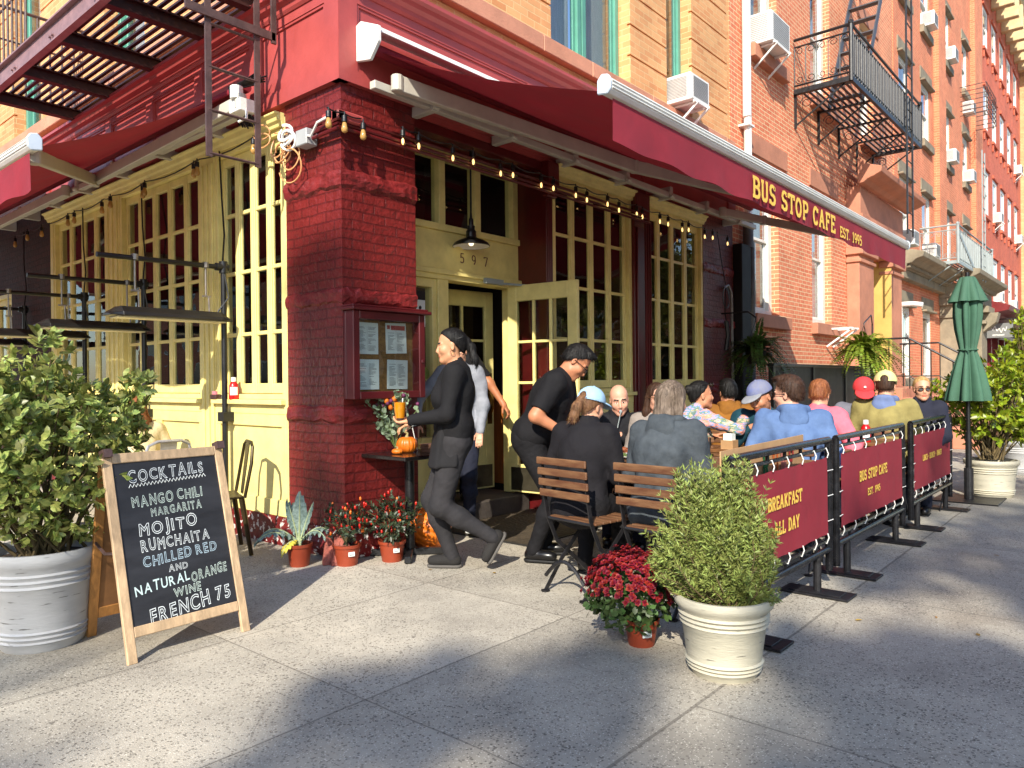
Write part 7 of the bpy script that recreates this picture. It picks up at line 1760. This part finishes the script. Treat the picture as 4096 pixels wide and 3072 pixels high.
    # ---- hair
    if hair:
        st, hm = hair; F = Field(); thick = .004 if st == 'crop' else .008
        F.ell(H(-.014, 0, .042), e3(.1 + thick, .077 + thick, .09 + thick * (1.2 if st == 'short' else .8)), Hb, .02)
        if st in ('short', 'crop'):
            F.ell(H(-.05, 0, -.01), e3(.062, .07, .07), Hb, .03)
            if st == 'short': F.ell(H(.045, 0, .115), e3(.05, .06, .026), Hb, .02)
        elif st == 'bob':
            for l in (1, -1): F.cap(H(-.02, .07 * l, .0), H(-.03, .075 * l, -.1), .03 * hs, .026 * hs, .03)
            F.cap(H(-.08, 0, .02), H(-.085, 0, -.11), .066 * hs, .06 * hs, .04); F.cap(H(-.085, .03, -.1), H(-.07, .04, -.17), .045 * hs, .02 * hs, .03); F.cap(H(-.085, -.03, -.1), H(-.07, -.04, -.17), .045 * hs, .02 * hs, .03)
        elif st == 'long':
            for l in (1, -1): F.cap(H(-.02, .07 * l, .0), H(-.035, .085 * l, -.13), .034 * hs, .036 * hs, .03); F.cap(H(-.035, .085 * l, -.13), H(-.03, .08 * l, -.24), .036 * hs, .022 * hs, .03)
            F.cap(H(-.085, 0, .02), H(-.1, 0, -.16), .062 * hs, .07 * hs, .04); F.cap(H(-.1, .035, -.15), H(-.085, .05, -.27), .05 * hs, .028 * hs, .03); F.cap(H(-.1, -.035, -.15), H(-.085, -.05, -.27), .05 * hs, .028 * hs, .03)
        elif st in ('ponytail', 'bun'):
            F.ell(H(-.055, 0, -.02), e3(.058, .066, .062), Hb, .03)
        if st == 'ponytail':
            F.cap(H(-.1, 0, .045), H(-.125, 0, .03), .03 * hs, .026 * hs, .02); pp = extra.get('tail') if extra else None
            pp = [H(*q) for q in (pp or [(-.125, 0, .035), (-.15, 0, -.04), (-.14, .01, -.14), (-.12, .01, -.24)])]; rr = (extra or {}).get('tailr', [.026, .038, .034, .01])
            for a, b, r0, r1 in zip(pp[:-1], pp[1:], rr[:-1], rr[1:]): F.cap(a, b, r0 * hs, r1 * hs, .02)
        if st == 'bun': F.ell(H(-.115, 0, .06), e3(.036, .042, .042), Hb, .012)
        # face and ear openings, hairline rising from the ears to the brow
        if st not in ('long', 'bob'): nrm_ = hf * .723 - hu * .691; F.cut(nrm_, H(0, 0, .03 if st in ('ponytail', 'bun') else .014), .01)
        F.ell(H(.112, 0, -.03), e3(.098, .08 if st not in ('long', 'bob') else .068, .122 if st != 'short' else .112), Hb, .008, -1)
        F.ell(H(.06, 0, -.06), e3(.08, .1 if st not in ('long', 'bob') else .06, .07), Hb, .008, -1)
        F.ell(H(.09, 0, -.11), e3(.1, .1 if st not in ('long', 'bob') else .062, .07), Hb, .008, -1)
        if st not in ('long', 'bob'):
            for l in (1, -1): F.ell(H(.005, .095 * l, -.025), e3(.034, .034, .046), Hb, .006, -1)
            F.cut(-hu, H(0, 0, -.052 if st != 'crop' else -.04), .02) if st in ('short', 'crop') else None
        nz_ = [(.0016, 150, (1.2, 1.2, .25)), (.002 if st in ('long', 'bob', 'short') else .0007, 60, (1, 1, .4))]
        Vh, Qh = F.mesh(.0052, nz_, 5); ho = np_mesh('hair', Vh, Qh, hm, t, smooth=True)
        if hs > 0 and len(Qh):
            C_ = Vh[Qh].mean(1); Nh = unit(np.cross(Vh[Qh[:, 2]] - Vh[Qh[:, 0]], Vh[Qh[:, 3]] - Vh[Qh[:, 1]])); rg = np.random.default_rng(9); n_ = min(len(C_), 3000 if st in ('long', 'bob', 'ponytail', 'short') else 1700); sel = rg.integers(0, len(C_), n_); C_, Nh = C_[sel], Nh[sel]
            ql = (C_ - hc) @ Hb / hs
            if st in ('ponytail', 'bun'): fl = np.where((ql[:, 0] > -.1)[:, None], np.array(H(-.13, 0, .045 if st == 'ponytail' else .06)) - C_, -hu + .2 * hf)
            elif st in ('long', 'bob'): fl = np.where((ql[:, 2] > .09)[:, None], np.sign(ql[:, 1:2]) * hl - .6 * hf - .5 * hu, -hu - .12 * hf)
            else: fl = (C_ - H(-.03, 0, .14)) + np.where((ql[:, 2] > .08)[:, None], hf * .09 + hl * .03, -hu * .03)
            fl = unit(fl) + rg.normal(size=(n_, 3)) * (.16 if st not in ('short',) else .35); fl = fl - (fl * Nh).sum(1, keepdims=True) * Nh * (.62 if st == 'short' else .9)
            L_ = (.045 if st in ('long', 'bob', 'ponytail', 'bun') else .026) * (.6 + .8 * rg.random(n_))
            Vs, Fs, rs_ = leaves(C_ + Nh * .0004, fl, Nh, L_, .55 if st not in ('short', 'crop') else .9, STRAND, NEEDLE_F); np_mesh('strands', Vs, Fs, hair_strand(hm), ho, rnd=rs_)
    if cap:
        cm, brim_dir, bm = cap[0], cap[1], (cap[2] if len(cap) > 2 else cap[0]); F = Field(); F.ell(H(-.012, 0, .045), e3(.118, .098, .105), Hb, .01); F.ell(H(-.012, 0, .03), e3(.107, .087, .1), Hb, .004, -1); F.cut(-hu, H(0, 0, .038), .003)
        F.ell(H(-.012, 0, .151), e3(.009, .009, .006), Hb, .003)
        if len(cap) > 3 and cap[3]: F.ell(H(-.125, 0, .06), e3(.05, .035, .035), Hb, .004, -1)
        o = field_obj('cap', F, .005, cm, t)
        F = Field(); bd = 1 if brim_dir >= 0 else -1; F.ell(H(.1 * bd, 0, .04), e3(.098, .086, .017), Hb @ basis(0, .18 * bd), .004); F.ell(H(.1 * bd, 0, .026), e3(.1, .084, .019), Hb @ basis(0, .18 * bd), .002, -1); F.ell(H(-.012, 0, .04), e3(.108, .088, .1), Hb, .002, -1)
        o2 = field_obj('brim', F, .0042, bm, t)
        if o2 is not None and o is not None: o2.parent = o
    if glasses:
        gm, lm, up_ = glasses; b = MB(); oz = .0 if not up_ else .095; of = 0 if not up_ else -.004
        for l in (1, -1):
            b.tube([H(.106 + of - .004 * abs(math.cos(a)), (.034 + .024 * math.cos(a)) * l, .0 + oz + .019 * math.sin(a)) for a in np.linspace(0, 6.283, 17)[:-1]], .0028 * hs, 5, closed=True)
            b.tube([H(.1 + of, .058 * l, .006 + oz), H(.05 + of, .082 * l, .006 + oz), H(-.01 + of, .086 * l, .0 + oz)], .0028 * hs, 5)
        b.tube([H(.107 + of, .011, .004 + oz), H(.107 + of, -.011, .004 + oz)], .0025 * hs, 5); go = b.build('glasses', gm, t)
        if lm is not None:
            b = MB()
            for l in (1, -1): b.add([H(.106 + of - .004 * abs(math.cos(a)), (.034 + .023 * math.cos(a)) * l, .0 + oz + .018 * math.sin(a)) for a in np.linspace(0, 6.283, 17)[:-1]], [tuple(range(16))])
            b.build('lens', lm, go)
    return dict(t=t, H=H, Hb=Hb, W=W, EL=EL, WR=WR, Sh=Sh, HD=HD, Pv=Pv, up=up, ft=ft, lt=lt, neck=neck, chest=chest, AN=AN, KN=KN, Bs=Bs, B0=B0, s=s, hs=hs)

TAN = ('tan', (200, 144, 108)); LIGHT = ('light', (212, 156, 126)); PALE = ('pale', (214, 158, 132)); MID = ('mid', (190, 130, 98))
K_black = cloth('black knit', (25, 24, 26)); K_blk2 = cloth('black cotton', (23, 22, 25)); K_navy = cloth('navy wool', (30, 33, 48)); K_jean = cloth('charcoal denim', (50, 48, 50), (36, 35, 37), bump=.005, bs=20); K_apron = cloth('apron canvas', (34, 33, 35), bump=.004, bs=14)
K_grey = cloth('grey corduroy', (74, 80, 85), (52, 58, 64), bump=.02, bs=9); K_heather = cloth('grey marl', (150, 152, 160), (120, 124, 132)); K_blue = cloth('blue jersey', (92, 116, 156), (74, 96, 134)); K_pink = cloth('pink fleece', (228, 116, 132), (206, 96, 112)); K_olive = cloth('olive quilt', (146, 134, 82), (120, 110, 66)); K_must = cloth('mustard fleece', (140, 92, 34), (112, 72, 26)); K_teal = cloth('dark teal', (22, 62, 74)); K_cream = cloth('cream wool', (226, 206, 160)); K_rain = cloth('cream knit', (224, 150, 150))
H_black = hairm('black', (22, 19, 18), (10, 9, 9)); H_brown = hairm('dark brown', (70, 46, 32), (40, 26, 18)); H_lbrown = hairm('brown', (124, 90, 62), (84, 58, 40)); H_ash = hairm('ash brown', (128, 112, 98), (70, 58, 48)); H_blond = hairm('blond', (196, 158, 104), (150, 112, 66)); H_red = hairm('reddish brown', (150, 92, 56), (104, 60, 36))
SH_dark = (cloth('dark sneaker', (44, 42, 41), bump=.003, bs=140), cloth('grey sole', (96, 92, 88))); SH_blk = (mat('black leather', lin(22, 21, 22), .3, .1), mat('black sole', lin(18, 17, 17), .7)); SH_wht = (cloth('white trainer', (214, 214, 212)), cloth('white sole', (200, 200, 196)))
M_gf = mat('black spectacle frame', lin(20, 18, 18), .25); M_sun = mat('dark lens', lin(40, 26, 20), .08, .05, spec=.8); M_wire = mat('gold wire', lin(150, 110, 70), .3, .1, metal=.8)
# rainbow space-dyed knit
def rainbow(m):
    nt = m.node_tree; bs = nt.nodes['Principled BSDF']; tc = nt.nodes.new('ShaderNodeTexCoord'); mp = nt.nodes.new('ShaderNodeMapping'); mp.inputs['Scale'].default_value = (4, 4, 12); nz = nt.nodes.new('ShaderNodeTexNoise'); nz.inputs['Scale'].default_value = 1.6; nz.inputs['Detail'].default_value = 5; nz.inputs['Roughness'].default_value = .7
    cr = nt.nodes.new('ShaderNodeValToRGB'); cr.color_ramp.interpolation = 'LINEAR'; cols = [(206, 70, 120), (236, 150, 150), (214, 190, 170), (90, 120, 70), (120, 150, 200), (230, 140, 90), (236, 170, 170), (110, 150, 200)]
    while len(cr.color_ramp.elements) < len(cols): cr.color_ramp.elements.new(.5)
    for i, c in enumerate(cols): cr.color_ramp.elements[i].position = .3 + .4 * i / (len(cols) - 1); cr.color_ramp.elements[i].color = (*lin(*c), 1)
    nt.links.new(tc.outputs['Object'], mp.inputs[0]); nt.links.new(mp.outputs[0], nz.inputs[0]); nt.links.new(nz.outputs[0], cr.inputs[0]); nt.links.new(cr.outputs[0], bs.inputs['Base Color'])
rainbow(K_rain)

# -- waitress walking with two glasses
wt = person('waitress in black sweater and apron striding past the pier with two glasses', (.33, -.81), 133, sit=False, scale=.995, girth=1.14, fem=True, lean=-1, head=(4, 5, 0), vox=.007,
            hands={1: (.28, .17, 1.05), -1: (.3, -.12, 1.02)}, poles={1: (-.8, .35, -.5), -1: (-.7, -.4, -.6)}, feet={-1: (.03, -.05, .085, 0), 1: (-.25, .06, .235, 60)}, pelz=.905,
            skinc=TAN, hair=('ponytail', H_black), top=K_black, collar='v', bottom=K_jean, shoes=SH_dark, grip={1: 'up', -1: 'grip'}, fold=.45, lower=-.04, extra=dict(tail=[(-.125, 0, .03), (-.155, .0, -.02), (-.165, .02, -.12), (-.16, .03, -.25), (-.15, .035, -.4)], tailr=[.022, .028, .032, .03, .01]))
b = Field(); P_ = wt['Pv']; U_, F_, L_ = wt['up'], wt['ft'], wt['lt']
for l in np.linspace(-.15, .15, 20): a = math.sqrt(max(0, 1 - (l / .2) ** 2)); b.cap(P_ + U_ * .09 + L_ * l + F_ * .115 * a, P_ - U_ * .17 + L_ * l * 1.12 + F_ * (.15 * a + .015), .016, .016, .02)
for f in np.linspace(-.03, .09, 6): b.cap(P_ + U_ * .09 + L_ * (.155 - .4 * max(f - .04, 0)) + F_ * f, P_ - U_ * .16 + L_ * (.175 - .4 * max(f - .04, 0)) + F_ * (f + .02), .014, .014, .02)
field_obj('apron', b, .0065, K_apron, wt['t'], noise=[(.0025, 40, (1, 1, .6))])
b = MB(); w_, d_ = wt['WR'][1], wt['HD'][1]; v1 = np.cross(d_, [0, 0, 1.]); v1 /= np.linalg.norm(v1); v2 = np.cross(v1, d_); b.tube([w_ - d_ * .012 + (v1 * math.cos(a) + v2 * math.sin(a)) * .0315 for a in np.linspace(0, 6.283, 21)[:-1]], .008, 6, closed=True); b.obox(w_ - d_ * .012 - v2 * .033, d_, .016, v1, .014, v2, .005); b.build('watch', M_white, wt['t'])
b = MB(); q = wt['H'](.0, .086, -.05); b.tube([q + np.array([0, 0, .012 * math.sin(a)]) + wt['Hb'][:, 0] * .012 * math.cos(a) for a in np.linspace(0, 6.28, 13)[:-1]], .0018, 5, closed=True); b.build('earring', M_wire, wt['t'])
hnd = wt['WR'][1] + wt['HD'][1] * .085; JL = hnd + np.array([0, 0, .018])
def held_glass(label, loc, fill, h=.125, r=.04):
    t = thing('drinking_glass', label, 'glass', tuple(loc), group='drinks'); b = MB(); b.lathe([(r * .78, 0), (r * .8, .01), (r, h * .55), (r * 1.04, h), (r, h), (r * .95, h * .55), (r * .76, .012), (.001, .012)], tuple(loc), 20, cap=False); b.build('glass', M_bulb, t, smooth=True)
    b = MB(); b.lathe([(r * .74, .013), (r * .94, h * .55), (r * .97, h * .94), (.001, h * .94)], tuple(loc), 20, cap=True); b.build('drink', fill, t, smooth=True); return t
held_glass('glass of orange juice in the hand of the waitress', JL, mat('orange juice', lin(240, 166, 20), .35, .04, trans=.3))
J2 = wt['WR'][-1] + wt['HD'][-1] * .09 + np.array([0, 0, .0]); tj = held_glass('glass of dark iced drink with a straw in the far hand of the waitress', J2, mat('dark cola', lin(54, 20, 22), .2, .1), .135, .042)
b = MB(); b.tube([J2 + np.array([0, 0, .03]), J2 + np.array([.02, .0, .2])], .0045, 6); b.build('straw', M_white, tj)

# -- two people at the door
dw = person('woman in grey sweater and clear glasses stepping out of the cafe door', (1.22, .02), 215, sit=False, scale=.97, fem=True, head=(4, 3, 6), z0=0.05, pelz=.9,
            hands={-1: (.12, -.36, .93), 1: (.12, .2, .86)}, poles={-1: (-.4, -1, -.1), 1: (-.8, .4, -.3)}, skinc=LIGHT, hair=('ponytail', H_brown), top=K_heather, bottom=K_navy, shoes=SH_wht, glasses=(M_gf, None, False), feet={1: (.1, .1, .085, 0), -1: (-.12, -.1, .085, 0)})
dm = person('man in black T shirt holding the inner door open behind the woman in grey', (1.75, .62), 225, sit=False, z0=.17, scale=.98, girth=1.12, head=(-20, 5, 0), hands={1: (.14, .53, .86), -1: (.1, -.25, .82)}, poles={1: (-.5, 1, .0), -1: (-.6, -.5, 0)}, skinc=('deep tan', (176, 112, 76)), hair=('short', H_black), top=K_blk2, sleeve='short', bottom=K_blk2, shoes=SH_blk, grip={1: 'grip'})
# -- waiter bending over the table
wa = person('waiter in black polo shirt and glasses bending over the table', (.90, -1.02), -62, sit=False, scale=1.0, girth=1.27, lean=29, head=(2, 46, -6), pelz=.89, vox=.0075, belly=.02,
            hands={-1: (.30, -.22, .93), 1: (.44, .12, .84)}, poles={-1: (-1, -.5, .0), 1: (-.6, .6, -.1)}, skinc=('warm', (188, 124, 90)), hair=('short', H_black), top=K_blk2, sleeve='short', collar='polo', bottom=K_blk2, shoes=SH_blk, glasses=(M_gf, None, False), feet={1: (.08, .12, .09, 0), -1: (.04, -.12, .09, 0)}, fold=.6)
# -- seated guests
cw = person('woman in light blue cap and loose black sweater seated with her back turned', (.56, -1.70), 8, fem=True, scale=.97, girth=1.24, lean=12, head=(-14, 14, 4), skinc=LIGHT, hair=('ponytail', H_lbrown), cap=(cloth('pale blue cotton', (168, 204, 236), bump=.0008), 1, cloth('pale blue cotton', (168, 204, 236), bump=.0008), True), top=K_navy if False else cloth('black sweat', (26, 24, 28)), bottom=K_blk2, shoes=SH_blk, collar='high', lower=.12, vox=.0075, feet={1: (.3, .12, .08, 0), -1: (.26, -.14, .08, 0)}, extra=dict(tail=[(-.125, 0, .03), (-.15, .0, -.03), (-.15, .01, -.1), (-.135, .02, -.17)], tailr=[.022, .036, .034, .016]))
gw = person('woman with streaked ash brown hair in grey corduroy jacket seated behind the rosemary', (.60, -2.27), 2, fem=True, scale=1.0, girth=1.36, lean=10, head=(-6, 10, 0), skinc=LIGHT, hair=('bob', H_ash), top=K_grey, hood=K_grey, bottom=K_navy, shoes=SH_blk, collar='high', lower=.1, vox=.0078, fold=1.3)
bm = person('bald man in black jacket eating with a fork', (2.03, -1.06), 216, scale=.98, girth=1.1, lean=12, head=(2, 16, 4), skinc=PALE, top=cloth('black jacket', (30, 30, 34)), bottom=K_navy, shoes=SH_blk, collar='high', hands={1: (.24, .02, .86), -1: (.36, -.2, .78)}, poles={1: (-.2, 1, -.7), -1: (-.3, -1, -.5)}, grip={1: 'grip'})
b = Field(); b.ell(bm['neck'] + bm['ft'] * .07 - bm['up'] * .11, [.03, .035, .08], bm['Bs'], .02); field_obj('shirt', b, .006, cloth('pale blue shirt', (198, 212, 234)), bm['t'])
fk = thing('fork', 'fork held to the mouth of the bald man', 'fork', tuple(bm['WR'][1])); b = MB(); b.tube([bm['WR'][1] + bm['HD'][1] * .06, bm['H'](.115, .0, -.07)], .004, 5); b.ico(bm['H'](.105, .0, -.072), .016, 1); b.build('fork', M_greymetal, fk)
bw = person('woman with long brown hair and sunglasses seated behind the grey jacket', (1.98, -1.46), 205, fem=True, scale=.98, lean=6, head=(20, 0, 0), skinc=PALE, hair=('long', H_brown), top=cloth('taupe', (146, 136, 128)), bottom=K_navy, shoes=SH_blk, glasses=(M_wire, M_sun, False))
kw = person('woman in rainbow knit with sunglasses on her dark hair reaching across the table', (2.33, -1.5), -32, fem=True, scale=1.0, girth=1.15, lean=14, head=(-12, -2, 0), skinc=MID, hair=('bun', H_black), top=K_rain, bottom=K_navy, shoes=SH_blk, glasses=(M_gf, M_sun, True), hands={1: (.35, .1, .8), -1: (.45, -.25, 1.0)}, poles={-1: (-.3, -1, -.5)}, fold=1.3)
mh = person('person in mustard hoodie with black hair seated near the black fence', (3.4, -1.44), 30, scale=1.0, girth=1.2, lean=10, head=(10, 5, 0), skinc=MID, hair=('short', H_black), top=K_must, hood=K_must, bottom=K_navy, shoes=SH_blk, vox=.009, hands={-1: (.3, -.35, .8)})
gc = person('laughing man in grey and blue cap and teal top leaning on his hand', (2.72, -2.06), 196, scale=1.0, girth=1.05, lean=16, head=(-30, 20, 8), skinc=MID, hair=('crop', H_brown), cap=(cloth('slate blue cap', (92, 104, 156), (124, 124, 132), sc=4), 1, cloth('grey cap brim', (140, 142, 148))), top=K_teal, bottom=K_navy, shoes=SH_blk, beard=True, hands={1: (.2, .1, .95), -1: (.25, -.1, .9)}, poles={1: (.1, .8, -1), -1: (.1, -.8, -1)})
bh = person('man in blue hoodie and sunglasses with his back to the pavement', (1.92, -2.58), 24, scale=1.02, girth=1.12, lean=12, head=(62, 4, -4), skinc=PALE, hair=('short', H_brown), top=K_blue, hood=K_blue, bottom=K_navy, shoes=SH_blk, glasses=(M_gf, M_sun, False), hands={1: (.3, .2, .72), -1: (.25, -.15, .72)})
pk = person('man with reddish hair in pink sweater seen from behind', (3.1, -2.3), -4, scale=1.0, girth=1.12, lean=14, head=(10, 14, 0), skinc=LIGHT, hair=('short', H_red), top=K_pink, bottom=K_navy, shoes=SH_blk, vox=.009, hands={-1: (.3, -.28, .74)})
rc = person('man in red cap looking down at the table in grey bomber jacket', (4.25, -2.38), 205, scale=1.0, girth=1.05, lean=8, head=(-4, 24, 0), skinc=TAN, hair=('crop', H_black), cap=(cloth('coral red cap', (214, 62, 66)), 1), top=cloth('grey bomber', (112, 112, 122)), collar='high', bottom=K_navy, shoes=SH_blk, vox=.009)
b = Field(); b.ell(rc['chest'] + rc['ft'] * .1 + rc['up'] * .02, [.04, .055, .15], rc['Bs'], .02); field_obj('shirt', b, .008, cloth('white tee', (214, 224, 236)), rc['t']); b = MB(); b.ico(rc['H'](.1, 0, .1), .014, 1, (1, 1, .9)); b.build('cap_badge', M_white, rc['t'])
oj = person('man in olive quilted jacket, blue hood and backwards lime cap seen from behind', (4.04, -2.63), 8, scale=1.04, girth=1.3, lean=10, head=(0, 6, 0), skinc=LIGHT, hair=('crop', H_brown), cap=(cloth('lime cream cap', (220, 214, 150)), 1, cloth('lime cream cap', (220, 214, 150)), True), top=K_olive, hood=cloth('slate blue hood', (104, 120, 160)), bottom=K_navy, shoes=SH_blk, vox=.009)
bl = person('blonde woman in sunglasses and navy coat facing the street by the last barrier', (5.0, -2.74), 180, fem=True, scale=1.0, girth=1.05, lean=2, head=(26, 0, 0), skinc=LIGHT, hair=('bun', H_blond), top=cloth('navy coat', (38, 40, 54)), collar='high', bottom=K_navy, shoes=SH_blk, glasses=(M_wire, M_sun, False), vox=.009)
bk_ = person('woman with long auburn hair in cream coat seated behind the potted shrub', (-.58, 2.05), 80, fem=True, scale=.96, girth=1.2, lean=14, head=(0, 24, 0), pelz=.5, skinc=LIGHT, hair=('long', H_red), top=K_cream, bottom=K_navy, shoes=SH_blk, vox=.009)
